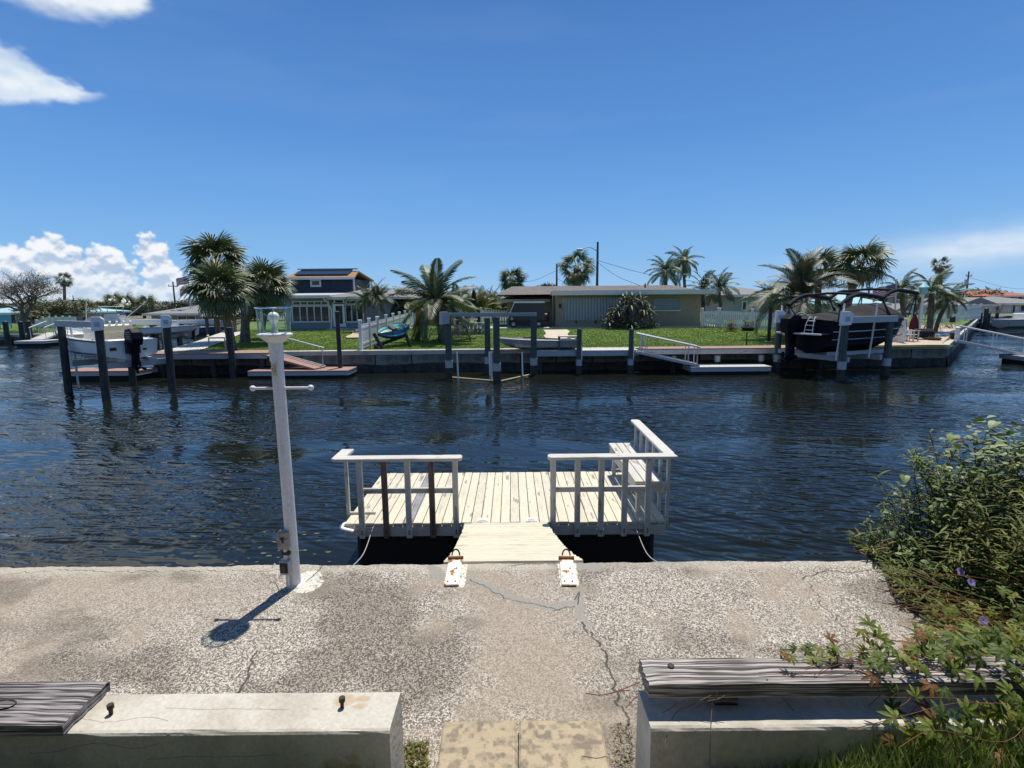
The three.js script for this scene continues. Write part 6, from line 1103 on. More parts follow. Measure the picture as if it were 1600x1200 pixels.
function outboard(t, x, y, z, s, m, stripes) {
  const cowl = new THREE.ExtrudeGeometry(new THREE.Shape([[-0.34, 0], [0.16, 0.0], [0.2, 0.3], [0.1, 0.52], [-0.2, 0.55], [-0.38, 0.42], [-0.42, 0.2]].map((p) => new THREE.Vector2(p[0] * s, p[1] * s))), { depth: 0.26 * s, bevelEnabled: true, bevelSize: 0.05 * s, bevelThickness: 0.07 * s, bevelSegments: 3 }); cowl.translate(0, 0, -0.13 * s);
  const mo = new THREE.Group(); mo.name = 'outboard'; mo.position.set(x, y, z); t.add(mo);
  obj('cowl', [fin(cowl)], m, mo); obj('leg', [fin(new THREE.ExtrudeGeometry(new THREE.Shape([[-0.28, 0.0], [0.1, 0.0], [0.02, -0.5], [0.06, -0.9], [-0.16, -0.95], [-0.2, -0.5]].map((p) => new THREE.Vector2(p[0] * s, p[1] * s))), { depth: 0.14 * s, bevelEnabled: true, bevelSize: 0.03 * s, bevelThickness: 0.03 * s, bevelSegments: 1 }).translate(0, 0, -0.07 * s))], m, mo);
  obj('gearcase', [lathe([[0, -0.34], [0.06, -0.3], [0.09, -0.1], [0.085, 0.15], [0.03, 0.3], [0, 0.32]].map((p) => [p[0] * s, p[1] * s]), 12).rotateZ(Math.PI / 2).translate(-0.05 * s, -0.92 * s, 0)], m, mo);
  obj('skeg', [fin(new THREE.ExtrudeGeometry(new THREE.Shape([[-0.2, -0.95], [0.1, -0.95], [-0.1, -1.2], [-0.22, -1.18]].map((p) => new THREE.Vector2(p[0] * s, p[1] * s))), { depth: 0.03 * s, bevelEnabled: false }).translate(0, 0, -0.015 * s))], m, mo);
  obj('propeller', [0, 1, 2].map((k) => box(0.03 * s, 0.2 * s, 0.09 * s, 0, 0.12 * s, 0, 0.6).rotateX(k * 2.094).translate(-0.4 * s, -0.92 * s, 0)), m, mo);
  if (stripes) for (let k = 0; k < 4; k++) obj('cowl_stripe', [place(cbox(0.3 * s, 0.022 * s, 0.44 * s, 0.008 * s), -0.14 * s, (0.2 + 0.085 * k) * s, 0)], M.aluMatte, mo);
  return mo;
}
{ // centre-console boat hanging in the lift
  const psi = 59 * Math.PI / 180, st = V3(-13.0, 0, -18.15), t = thing('fishing_boat', 'white open fishing boat with black outboard hanging in lift', 'boat', [st.x, at(205, 555, 18.2).y - 0.17, st.z], Math.PI / 2 + psi);
  const S = buildHull(t, 5.5, 1.86, 0.70, M.gel, M.gel, { floor: 0.3, sheer: 0.5, full: 0.35 }); void S;
  obj('boot_stripe', [skin(hullShape(5.5, 1.875, 0.70, { sheer: 0.5, full: 0.35 }).slice(0, 17).map(([x, b, s, k, c, cb]) => [[x, c + 0.02, cb + 0.012], [x, c + 0.09, lerp(cb, b, 0.15) + 0.012]])), skin(hullShape(5.5, 1.875, 0.70, { sheer: 0.5, full: 0.35 }).slice(0, 17).map(([x, b, s, k, c, cb]) => [[x, c + 0.02, -cb - 0.012], [x, c + 0.09, -lerp(cb, b, 0.15) - 0.012]]))], M.blueTrim, t);
  obj('transom_well', [place(cbox(0.5, 0.22, 1.3, 0.05), 0.35, 0.62, 0)], M.gel, t);
  const se = obj('leaning_post', [place(cbox(0.42, 0.55, 1.0, 0.06), 1.15, 0.72, 0)], M.cream, t); obj('backrest', [place(cbox(0.14, 0.28, 1.0, 0.05), 0.92, 1.08, 0)], M.cream, se);
  for (let k = 0; k < 5; k++) obj('rod_holder', [rod([0.88, 1.16, -0.42 + k * 0.21], [0.82, 1.32, -0.42 + k * 0.21], 0.035)], M.white, se);
  const co = obj('console', [place(cbox(0.75, 0.85, 0.75, 0.08), 2.25, 0.72, 0)], M.gel, t); obj('windscreen', [slabOf([2.5, 1.15, -0.34], [2.5, 1.15, 0.34], [2.25, 1.45, 0.3], [2.25, 1.45, -0.3], 0.01)], M.glass, co); obj('wheel', [new THREE.TorusGeometry(0.17, 0.02, 6, 18).rotateY(Math.PI / 2).rotateZ(-0.4).translate(1.84, 1.0, 0)], M.black, co);
  obj('console_seat', [place(cbox(0.4, 0.4, 0.6, 0.05), 2.9, 0.5, 0)], M.cream, t);
  obj('bow_deck', [place(cbox(0.9, 0.06, 0.9, 0.02), 4.15, 0.82, 0)], M.gel, t);
  for (const s of [-1, 1]) { obj('bow_rail', [tube(hullShape(5.5, 1.86, 0.70, { sheer: 0.5, full: 0.35 }).slice(11, 22).map(([x, b, sh]) => V3(x, sh + 0.13, s * Math.max(0.02, b - 0.05))), 0.014, 20, 5)], M.alu, t); obj('cleat', [box(0.12, 0.04, 0.03, 0.6, 0.74, s * 0.85)], M.alu, t); obj('outrigger_pole', [rod([2.2, 1.0, s * 0.4], [0.6, 2.0, s * 0.9], 0.02, 0.012, 6)], M.alu, t); }
  outboard(t, -0.14, 0.58, 0, 0.86, M.navyHull, true); obj('outboard_bracket', [box(0.2, 0.4, 0.4, -0.08, 0.45, 0)], M.black, t); obj('hull_fitting', [box(0.03, 0.1, 0.18, -0.02, 0.42, -0.55)], M.black, t); obj('hull_fitting', [box(0.03, 0.06, 0.1, -0.02, 0.36, 0.4)], M.black, t);
  // lift
  const lf = thing('boat_lift', 'boat lift on dark piles with white motor boxes holding fishing boat', 'boat lift');
  const dv = V3(-Math.sin(psi), 0, -Math.cos(psi)), sv = V3(Math.cos(psi), 0, -Math.sin(psi)), A = V3(-13.25, 0, -17.15), B = A.clone().addScaledVector(dv, 2.85), C = A.clone().addScaledVector(sv, 2.05), D = B.clone().addScaledVector(sv, 2.05);
  const top = at(160, 512, 17.2).y; for (const q of [A, B, C, D]) obj('pile', [pileG(q.x, q.z, top, 0.12, -0.08)], M.pile, lf);
  const yb = top + 0.1; obj('top_beam', [bar(A.clone().setY(yb).addScaledVector(dv, -0.2), B.clone().setY(yb).addScaledVector(dv, 0.35), 0.14, 0.2)], M.aluMatte, lf); obj('top_beam', [bar(C.clone().setY(yb).addScaledVector(dv, -0.2), D.clone().setY(yb).addScaledVector(dv, 0.35), 0.14, 0.2)], M.whiteRough, lf);
  for (const q of [A, C]) motorBox('motor_box', q.x + 0.05, yb + 0.02, q.z + 0.12, 0.55, M.white, lf, 0.68);
  const yc = t.position.y - 0.12; for (const k of [0.35, 2.4]) obj('cradle_beam', [bar(A.clone().addScaledVector(dv, k).setY(yc), C.clone().addScaledVector(dv, k).setY(yc), 0.1, 0.2)], M.aluMatte, lf);
  for (const k of [0.6, 1.45]) obj('bunk_board', [bar(A.clone().addScaledVector(sv, k).addScaledVector(dv, 0.1).setY(yc + 0.16), B.clone().addScaledVector(sv, k).setY(yc + 0.16), 0.12, 0.1)], M.greyDeck, lf);
  for (const k of [0.35, 2.4]) for (const q of [A, C]) { const c = q.clone().addScaledVector(dv, k); obj('cable', [rod(c.clone().setY(yc), c.clone().setY(yb - 0.1), 0.012, 0.012, 5)], M.alu, lf); }
  const gp = at(113, 530, 18.8); obj('guide_pole', [rod([gp.x, -0.9, gp.z], [gp.x, at(113, 505, 18.8).y, gp.z], 0.035)], M.whiteRough, lf);
  floatDock('brown floating platform beneath the fishing boat lift', -18.4, -15.2, -21.4, -22.7, M.composite, -0.62);
}
{ // covered deck boat in the lift on the right
  const phi = 68 * Math.PI / 180, yb0 = at(1262, 552, 21.3).y, t = thing('deck_boat', 'navy deck boat under black cover with folded bimini hanging in lift', 'boat', [11.86, yb0, -21.3], Math.PI / 2 - phi), L = 5.4, B = 2.35;
  const S = buildHull(t, L, B, 1.32, M.navyHull, M.navyHull, { floor: 0.9, full: 0.62, sharp: 2.0, sheer: 0.10, rub: M.black });
  obj('hull_stripe', [tube(S.map(([x, b, s]) => V3(x, s - 0.42, b * 0.985 + 0.015)), 0.02, 30, 5), tube(S.map(([x, b, s]) => V3(x, s - 0.42, -b * 0.985 - 0.015)), 0.02, 30, 5)], M.whiteRough, t);
  obj('hull_stripe', [tube(S.slice(0, 19).map(([x, b, s]) => V3(x, s - 0.72, b * 0.96 + 0.012)), 0.02, 30, 5)], M.aluMatte, t);
  const pl = obj('swim_platform', [place(cbox(0.55, 0.06, 2.05, 0.02), -0.27, 0.80, 0)], M.navyHull, t); obj('platform_edge', [place(cbox(0.03, 0.07, 2.06, 0.01), -0.55, 0.81, 0)], M.whiteRough, pl);
  const ld = new THREE.Group(); ld.name = 'boarding_ladder'; ld.position.set(-0.42, 0.84, 0.35); t.add(ld); for (const s of [-0.18, 0.18]) obj('ladder_rail', [tube([V3(0, 0, s), V3(0.05, 0.35, s * 0.9), V3(0.2, 0.62, s * 0.6), V3(0.3, 0.6, s * 0.6)], 0.018, 14, 6)], M.white, ld); for (const y of [0.12, 0.3, 0.47]) obj('ladder_step', [rod([0.03 + y * 0.2, y, -0.17], [0.03 + y * 0.2, y, 0.17], 0.016)], M.white, ld);
  outboard(t, -0.42, 0.88, -0.35, 1.15, M.navyHull, false);
  obj('steering_hose', [tube([V3(-0.5, 1.4, -0.3), V3(-0.4, 1.62, -0.1), V3(-0.2, 1.5, 0.1), V3(0, 1.35, 0.2)], 0.025, 14, 6)], mat({ c: [0.35, 0.36, 0.3], roughness: 0.7 }), t);
  // cover
  const crest = (u) => { const P = [[0, 0.06], [0.12, 0.26], [0.25, 0.34], [0.38, 0.22], [0.55, 0.56], [0.72, 0.60], [0.84, 0.36], [1, 0.05]]; let k = 0; while (k < P.length - 2 && u > P[k + 1][0]) k++; const f = sstep(0, 1, (u - P[k][0]) / (P[k + 1][0] - P[k][0])); return lerp(P[k][1], P[k + 1][1], f); };
  const rows = []; for (let i = 0; i <= 40; i++) { const u = i / 40, si = Math.min(21, u * 22), a = S[Math.floor(si)], b = S[Math.ceil(si)], f = si % 1, x = lerp(a[0], b[0], f), w = lerp(a[1], b[1], f) + 0.02, s = lerp(a[2], b[2], f), r = []; for (let j = 0; j <= 12; j++) { const q = j / 6 - 1; r.push([x, s - (Math.abs(q) > 0.95 ? 0.14 : 0) + crest(u) * Math.pow(1 - Math.abs(q) ** 1.5, 0.85) + 0.025 * (fbm(u * 14, q * 3 + 4, 3) - 0.5), q * w]); } rows.push(r); }
  obj('boat_cover', [skin(rows)], M.canvas, t);
  // folded bimini: two rolled arches and struts
  const bm = new THREE.Group(); bm.name = 'bimini_frame'; t.add(bm); const half = B / 2 - 0.04;
  const roll = (x0, y0, x1, y1, x2, y2, r) => { for (const z of [-half, half]) obj('bimini_tube', [tube([V3(x0, y0, z), V3(lerp(x0, x1, 0.55), lerp(y0, y1, 0.75), z), V3(x1, y1, z), V3(lerp(x1, x2, 0.5), lerp(y1, y2, 0.35), z), V3(x2, y2, z)], r, 24, 8)], M.canvas, bm); };
  roll(0.15, 1.9, 1.2, 2.32, 2.55, 2.18, 0.085); roll(2.55, 2.18, 3.4, 2.48, 4.65, 2.36, 0.075);
  for (const x of [1.2, 3.4]) obj('bimini_bow', [tube([V3(x, x < 2 ? 2.32 : 2.48, -half), V3(x, x < 2 ? 2.38 : 2.54, 0), V3(x, x < 2 ? 2.32 : 2.48, half)], 0.05, 14, 8)], M.canvas, bm);
  for (const z of [-half, half]) for (const [a, b, c, d] of [[0.2, 1.88, 0.75, 1.35], [0.2, 1.88, 0.15, 1.32], [2.55, 2.18, 3.05, 1.4], [2.5, 2.15, 3.2, 1.42], [4.6, 2.34, 4.2, 1.42], [4.62, 2.34, 4.55, 1.42]]) obj('strut', [rod([a, b, z], [c, d, z], 0.025)], M.black, bm);
  // lift
  const lf = thing('boat_lift', 'boat lift on green piles with white motor boxes under covered boat', 'boat lift'), dv = V3(Math.sin(phi), 0, -Math.cos(phi)), sv = V3(-Math.cos(phi), 0, -Math.sin(phi)), A = V3(at(1317, 550, 20.0).x, 0, -20.0), Bp = A.clone().addScaledVector(dv, 2.55), C = A.clone().addScaledVector(sv, 2.95), D = Bp.clone().addScaledVector(sv, 2.95);
  const top = at(1317, 506, 20).y; for (const q of [A, Bp, C, D]) liftPile(lf, q.x, q.z, top, true);
  const yb = top + 0.14; obj('top_beam', [bar(A.clone().setY(yb).addScaledVector(dv, -0.1), Bp.clone().setY(yb).addScaledVector(dv, 0.35), 0.14, 0.24)], M.aluMatte, lf); obj('top_beam', [bar(C.clone().setY(yb).addScaledVector(dv, -0.1), D.clone().setY(yb).addScaledVector(dv, 0.35), 0.14, 0.24)], M.aluMatte, lf);
  for (const q of [A, C]) motorBox('motor_box', q.x - 0.05, yb + 0.05, q.z + 0.1, -0.25, M.white, lf, 0.78);
  const yc = yb0 - 0.14; for (const k of [0.35, 2.2]) obj('cradle_beam', [bar(A.clone().addScaledVector(dv, k).setY(yc), C.clone().addScaledVector(dv, k).setY(yc), 0.12, 0.2)], M.aluMatte, lf);
  obj('bunk_board', [bar(A.clone().addScaledVector(sv, 0.6).setY(yc + 0.17), Bp.clone().addScaledVector(sv, 0.6).addScaledVector(dv, 0.6).setY(yc + 0.17), 0.12, 0.14)], M.aluMatte, lf);
  for (const [k, e] of [[0.0, 0.12], [1.85, 0.14]]) { const c = A.clone().addScaledVector(dv, k).addScaledVector(sv, 0.12); obj('guide_pole', [rod([c.x - e, yc, c.z], [c.x + 0.02, yb + 0.62, c.z], 0.035)], M.whiteRough, lf); }
  const c2 = C.clone().addScaledVector(dv, 0.1); obj('guide_pole', [rod([c2.x, yc, c2.z], [c2.x, yb + 0.55, c2.z], 0.035)], M.whiteRough, lf);
}
{ // kayak on its rack
  srand(8); const a = at(591, 524, 24.8), b = at(638, 512, 26.6), d = b.clone().sub(a), L = d.length(), t = thing('kayak', 'teal and yellow striped kayak lying on its rack beside picket fence', 'kayak', a, Math.atan2(-d.z, d.x)); t.rotation.order = 'YZX'; t.rotation.z = Math.atan2(d.y, Math.hypot(d.x, d.z)); t.rotation.x = 0.55;
  const prof = (k0, k1, name, m, off = 0) => { const rows = []; for (let i = 0; i <= 24; i++) { const u = i / 24, w = 0.42 * Math.pow(Math.sin(Math.PI * clamp(u, 0.01, 0.99)), 0.55), h = 0.24 * Math.pow(Math.sin(Math.PI * clamp(u, 0.01, 0.99)), 0.4), r = []; for (let j = 0; j <= 6; j++) { const an = lerp(k0, k1, j / 6); r.push([u * L, (h + off) * Math.sin(an) + 0.06 * Math.pow(2 * u - 1, 2) + 0.03 * Math.cos(an * 6), (w + off) * Math.cos(an)]); } rows.push(r); } return obj(name, [skin(rows)], m, t); };
  prof(Math.PI, 2 * Math.PI, 'hull', mat({ c: [0.015, 0.04, 0.09], roughness: 0.35 })); const cols = [[0.03, 0.28, 0.38], [0.02, 0.09, 0.22], [0.45, 0.55, 0.25], [0.04, 0.36, 0.42], [0.02, 0.10, 0.24], [0.42, 0.60, 0.45]];
  cols.forEach((c, i) => prof(Math.PI * i / 6, Math.PI * (i + 1) / 6, 'deck_stripe', mat({ c, roughness: 0.35 })));
  obj('seat', [place(cbox(0.35, 0.12, 0.4, 0.04), L * 0.4, 0.25, 0)], M.black, t); obj('handle', [tube([V3(L * 0.96, 0.12, -0.05), V3(L, 0.2, 0), V3(L * 0.96, 0.12, 0.05)], 0.02, 8, 5)], M.black, t); for (const u of [0.28, 0.7]) obj('strap', [tube([V3(u * L, 0.05, -0.42), V3(u * L, 0.27, -0.2), V3(u * L, 0.29, 0.2), V3(u * L, 0.05, 0.42)], 0.018, 12, 5)], M.black, t);
  const rk = thing('kayak_rack', 'dark timber rack with slanted arms under the kayak', 'rack'); for (const [p0, p1, zd] of [[[584, 521], [601, 551], 24.4], [[634, 522], [643, 548], 25.2], [[600, 551], [585, 541], 24.5]]) { const p = at(p0[0], p0[1], zd), q = at(p1[0], p1[1], zd); obj('arm', [bar(p, q, 0.11, 0.14)], M.black, rk); } obj('crosspiece', [bar(at(586, 541, 24.6), at(634, 524, 26.4), 0.1, 0.14)], M.black, rk);
}
{ // skiff on the grey dock, fish table
  const x0 = at(778, 540, 23.4).x, x1 = at(899, 540, 23.4).x, t = thing('skiff', 'small grey aluminium skiff lying on the pale grey dock', 'boat', [x1, -0.05, -23.3], Math.PI); buildHull(t, x1 - x0, 1.15, 0.42, M.greyBoat, M.greyDeck, { floor: 0.12, full: 0.55, sheer: 0.25, rub: M.aluMatte, gun: 0.06 }); for (const x of [0.6, 1.5, 2.4]) obj('thwart', [box(0.26, 0.05, 0.95, x, 0.36, 0)], M.white, t); obj('oar', [rod([0.8, 0.46, -0.4], [2.3, 0.5, 0.3], 0.03)], M.black, t);
  const ft = thing('fish_table', 'fish cleaning table with dark legs at end of grey dock', 'table', [at(888, 540, 22.9).x, -0.06, -22.9]); obj('top', [box(0.9, 0.06, 0.5, 0, 0.42, 0)], M.aluMatte, ft); obj('shelf', [box(0.86, 0.04, 0.46, 0, 0.58, -0.05)], M.greyDeck, ft); for (const [a, b] of [[-0.4, 0.2], [0.4, 0.2], [-0.4, -0.2], [0.4, -0.2]]) obj('leg', [box(0.06, 0.6, 0.06, a, 0.3, b)], M.pileGreen, ft);
}
{ // enclosed cart by the tan house
  const zd = 36.6, c = at(822, 505, zd), t = thing('enclosed_cart', 'boxy cart with dark zipped enclosure and white roof beside tan house', 'cart', [c.x, 0.26, -zd]), sc = 830 / zd, W = 58 / sc, H = 40 / sc; const X = (u) => (u - 0.5) * W;
  obj('enclosure', [prism([[X(0), 0.55], [X(0.02), 0.75], [X(0.2), H - 0.08], [X(0.98), H - 0.08], [X(1.0), H - 0.3], [X(1.0), 0.45], [X(0.9), 0.3], [X(0.1), 0.3]], 1.25).translate(0, 0, -1.25)], mat({ c: [0.030, 0.032, 0.042], roughness: 0.5 }), t);
  obj('roof', [prism([[X(0.17), H - 0.09], [X(0.2), H + 0.02], [X(0.96), H + 0.02], [X(1.01), H - 0.06], [X(1.01), H - 0.1]], 1.35).translate(0, 0, -1.3)], M.whiteRough, t);
  obj('windscreen_frame', [bar([X(0.0), 0.6, 0.02], [X(0.19), H - 0.06, 0.02], 0.05, 0.05)], M.whiteRough, t);
  obj('chassis', [span(X(0.03), X(0.97), 0.2, 0.5, 0.03, -1.2)], M.black, t); for (const [u, z] of [[0.16, 0.02], [0.84, 0.02], [0.16, -1.2], [0.84, -1.2]]) { const w = obj('wheel', [rod([X(u), 0.24, z - 0.1], [X(u), 0.24, z + 0.1], 0.24, 0.24, 16)], M.black, t); obj('hub', [rod([X(u), 0.24, z + 0.1], [X(u), 0.24, z + 0.12], 0.12, 0.12, 12)], M.aluMatte, w); }
  obj('headlamp', [rod([X(0.12), 0.62, 0.0], [X(0.12), 0.62, 0.06], 0.09, 0.09, 12)], M.aluMatte, t); obj('spare_wheel', [rod([X(1.0) + 0.02, 0.7, -0.6], [X(1.0) + 0.2, 0.7, -0.6], 0.28, 0.28, 14)], M.black, t);
  const rc = thing('patio_chair', 'dark red patio chair between the cart and tan wall', 'chair', [at(852, 505, 38).x, 0.26, -37.6]); obj('seat', [box(0.55, 0.08, 0.55, 0, 0.42, 0)], mat({ c: [0.12, 0.01, 0.012], roughness: 0.7 }), rc); obj('backrest', [box(0.55, 0.6, 0.07, 0, 0.75, -0.25)], mat({ c: [0.12, 0.01, 0.012], roughness: 0.7 }), rc); for (const [a, b] of [[-0.24, 0.24], [0.24, 0.24], [-0.24, -0.24], [0.24, -0.24]]) obj('leg', [box(0.05, 0.4, 0.05, a, 0.2, b)], M.black, rc);
}
// folded parasols
function parasol(label, px, pyTop, pyBot, zd, m, y0) { const a = at(px, pyTop, zd), b = at(px, pyBot, zd), t = thing('folded_parasol', label, 'parasol', [b.x, y0, -zd]), h = a.y - y0, hb = b.y - y0, g = new THREE.LatheGeometry([[0.02, h], [0.09, h - 0.15], [0.17, lerp(hb, h, 0.55)], [0.2, lerp(hb, h, 0.2)], [0.15, hb], [0.03, hb + 0.1]].map((p) => new THREE.Vector2(...p)), 12), p = g.attributes.position; for (let i = 0; i < p.count; i++) { const an = Math.atan2(p.getZ(i), p.getX(i)), k = 1 + 0.16 * Math.cos(an * 6); p.setX(i, p.getX(i) * k); p.setZ(i, p.getZ(i) * k); } g.computeVertexNormals(); obj('canopy', [fin(g.toNonIndexed())], m, t); obj('pole', [rod([0, 0, 0], [0, h + 0.08, 0], 0.03)], M.aluMatte, t); obj('base', [rod([0, 0, 0], [0, 0.1, 0], 0.3, 0.26, 14)], M.concrete, t); }
parasol('folded black parasol behind the stone wall', 741, 452, 492, 34, M.canvas, 0.1); parasol('folded dark red parasol on the paved corner', 1427, 490, 518, 27, mat({ c: [0.13, 0.016, 0.018], roughness: 0.9 }), -0.05);
// flags
const flagTex = tex(256, 140, (x, y) => { const v = 1 - y / 140, u = x / 256; if (u < 0.4 && v < 7 / 13) { const sx = (u / 0.4 * 6) % 1 - 0.5, sy = (v / (7 / 13) * 5) % 1 - 0.5; return Math.hypot(sx, sy * 1.2) < 0.24 ? [0.6, 0.6, 0.62] : [0.02, 0.03, 0.10]; } return Math.floor(v * 13) % 2 ? [0.66, 0.65, 0.63] : [0.36, 0.03, 0.045]; });
flagTex.wrapS = flagTex.wrapT = THREE.ClampToEdgeWrapping;
const flag2Tex = tex(128, 80, (x, y) => { const u = x / 128, v = y / 80; const band = Math.abs(u - v) < 0.13 || Math.abs(u - 1 + v) < 0.13; const mid = Math.hypot(u - 0.5, v - 0.5) < 0.22; return mid ? [0.45, 0.32, 0.2] : band ? [0.42, 0.06, 0.06] : [0.66, 0.65, 0.62]; });
function flagG(w, h, drop, ph) { const pos = [], uv = [], idx = []; for (let i = 0; i <= 20; i++) for (let j = 0; j <= 8; j++) { const u = i / 20, v = j / 8; pos.push(-u * w, -v * h - drop * u * u + 0.03 * Math.sin(u * 9 + v * 2 + ph), 0.09 * u * Math.sin(u * 10 + v * 1.5 + ph)); uv.push(u, 1 - v); if (i && j) { const a = (i - 1) * 9 + j - 1, b = a + 9; idx.push(a, b, b + 1, a, b + 1, a + 1); } } const g = new THREE.BufferGeometry(); g.setAttribute('position', new THREE.Float32BufferAttribute(pos, 3)); g.setAttribute('uv', new THREE.Float32BufferAttribute(uv, 2)); g.setIndex(idx); g.computeVertexNormals(); return g.toNonIndexed(); }
{
  const zd = 62, a = at(294, 430, zd), b = at(299, 495, zd), t = thing('flagpole', 'leaning silver flagpole flying two flags beside the hip roofed house', 'flagpole', [b.x, 0.1, -zd]); const dx = a.x - b.x, h = a.y - 0.1; obj('pole', [rod([0, 0, 0], [dx, h, 0], 0.07, 0.05, 8)], M.alu, t); obj('finial', [new THREE.SphereGeometry(0.12, 10, 8).translate(dx, h + 0.1, 0)], M.alu, t);
  const f1 = tag(obj('flag', [flagG(1.45, 0.85, 0.3, 0).translate(b.x + dx, at(294, 432, zd).y, -zd + 0.06)], mat({ map: flagTex, roughness: 0.9 })), 'striped flag with starred blue canton at top of leaning pole', 'flag'); void f1;
  tag(obj('flag', [flagG(1.1, 0.85, 0.35, 2).translate(b.x + dx * 0.8, at(295, 447, zd).y, -zd + 0.06)], mat({ map: flag2Tex, roughness: 0.9 })), 'pale flag with red diagonal bars flying below the striped one', 'flag');
  const z2 = 26.6, c = at(1400, 438, z2), d = at(1398, 530, z2), p2 = thing('flagpole', 'short white flagpole on the paved corner by covered boat bow', 'flagpole', [d.x, -0.1, -z2]); obj('pole', [rod([0, 0, 0], [c.x - d.x, c.y + 0.1, 0], 0.035, 0.03, 8)], M.alu, p2); obj('finial', [new THREE.SphereGeometry(0.06, 10, 8).translate(c.x - d.x, c.y + 0.14, 0)], M.white, p2);
  tag(obj('flag', [flagG(1.05, 0.62, 0.22, 1).translate(c.x - 0.02, at(1400, 445, z2).y, -z2 + 0.04)], mat({ map: flagTex, roughness: 0.9 })), 'striped flag with starred blue canton on the white corner flagpole', 'flag');
}
// things on the paved corner
{
  const p = at(1436, 520, 28), t = thing('birdhouse_post', 'white post carrying a teal lantern birdhouse between corner palms', 'birdhouse', [p.x, -0.05, -28]), h = at(1436, 455, 28).y; obj('post', [rod([0, 0, 0], [0, h - 0.1, 0], 0.07, 0.06, 8)], M.white, t); obj('house', [rod([0, h - 0.1, 0], [0, h + 0.25, 0], 0.15, 0.2, 8)], mat({ c: [0.25, 0.52, 0.54], roughness: 0.5 }), t); obj('roof', [rod([0, h + 0.25, 0], [0, h + 0.48, 0], 0.25, 0.03, 8)], mat({ c: [0.3, 0.6, 0.62], roughness: 0.5 }), t);
  const g = at(1442, 528, 26.6), gr = thing('covered_grill', 'low black covered grill on the paved corner', 'grill', [g.x, -0.04, -26.6]); obj('cover', [place(cbox(0.95, 0.42, 0.5, 0.12), 0, 0.34, 0)], M.canvas, gr); for (const [a, b] of [[-0.35, 0.15], [0.35, 0.15], [-0.35, -0.15], [0.35, -0.15]]) obj('leg', [rod([a, 0, b], [a, 0.15, b], 0.03)], M.black, gr);
  const fp = at(1456, 535, 26.2), pt0 = thing('flat_planter', 'round dark flat planter on the paved corner', 'planter', [fp.x, -0.04, -26.2]); obj('pot', [lathe([[0, 0.0], [0.3, 0.0], [0.38, 0.12], [0.36, 0.13], [0, 0.12]], 18)], mat({ c: [0.05, 0.045, 0.04], roughness: 0.8 }), pt0);
  for (const [px, zd, l] of [[1408, 26.2, 'white slatted garden chair beside the red parasol'], [1421, 25.6, 'weathered garden chair beside the covered grill']]) { const q = at(px, 530, zd), c = thing('garden_chair', l, 'chair', [q.x, -0.04, -zd], 0.6), m = px < 1415 ? M.whiteRough : M.greyDeck; for (let i = 0; i < 4; i++) { obj('back_slat', [box(0.1, 0.62, 0.03, -0.2 + i * 0.13, 0.62, -0.26, 0, { rx: -0.25 })], m, c); obj('seat_slat', [box(0.52, 0.03, 0.1, 0, 0.33, -0.15 + i * 0.12)], m, c); } for (const [a, b] of [[-0.28, 0.25], [0.28, 0.25], [-0.28, -0.2], [0.28, -0.2]]) obj('leg', [box(0.05, 0.5, 0.05, a, 0.25, b)], m, c); for (const a of [-0.3, 0.3]) obj('armrest', [box(0.1, 0.03, 0.6, a, 0.52, 0.02)], m, c); }
  const bw = at(1470, 520, 29), pb = thing('paddleboard', 'white and blue paddleboard lying on the paved corner', 'paddleboard', [bw.x, 0.0, -29], 0.5); const rows = []; for (let i = 0; i <= 16; i++) { const u = i / 16, w = 0.38 * Math.pow(Math.sin(Math.PI * clamp(u, 0.02, 0.98)), 0.4); rows.push([[-1.6 + 3.2 * u, 0.05, -w], [-1.6 + 3.2 * u, 0.12 + 0.12 * (2 * u - 1) ** 4, -w * 0.6], [-1.6 + 3.2 * u, 0.12 + 0.12 * (2 * u - 1) ** 4, w * 0.6], [-1.6 + 3.2 * u, 0.05, w], [-1.6 + 3.2 * u, 0.0, 0], [-1.6 + 3.2 * u, 0.05, -w]]); } obj('board', [skin(rows)], M.white, pb); obj('deck_pad', [place(cbox(1.3, 0.02, 0.42, 0.008), 0.1, 0.135, 0)], mat({ c: [0.1, 0.32, 0.42], roughness: 0.8 }), pb);
  const pk = at(1488, 529, 27), pot = thing('flower_pot', 'small black pot at the head of the corner gangway', 'pot', [pk.x, -0.05, -26.9]); obj('pot', [lathe([[0, 0], [0.14, 0], [0.2, 0.32], [0.17, 0.32], [0.15, 0.28], [0, 0.28]], 16)], M.black, pot); const wp = at(1495, 529, 26.6), gp2 = thing('gate_post', 'white pipe post at the head of the corner gangway', 'post', [wp.x, -0.06, -26.6]); obj('post', [rod([0, 0, 0], [0, 0.62, 0], 0.1, 0.1, 12)], M.whiteRough, gp2); obj('cap', [rod([0, 0.62, 0], [0, 0.66, 0], 0.11, 0.05, 12)], M.white, gp2);
  const lp = at(1201, 530, 26), po = thing('lawn_post', 'dark post standing on the lawn before the picket fence', 'post', [lp.x, -0.05, -26]); obj('post', [box(0.12, at(1201, 480, 26).y + 0.05, 0.12, 0, (at(1201, 480, 26).y + 0.05) / 2, 0)], M.black, po); obj('post_foot', [box(0.3, 0.06, 0.3, 0, 0.03, 0)], M.concrete, po);
  const ls = at(1166, 540, 24.6), st = thing('lawn_stake', 'thin dark stake at the lawn edge behind brown dock', 'stake', [ls.x, -0.1, -24.6]); obj('stake', [rod([0, 0, 0], [0, 0.62, 0], 0.03)], M.black, st); obj('stake_cap', [rod([0, 0.62, 0], [0, 0.65, 0], 0.04, 0.02)], M.black, st);
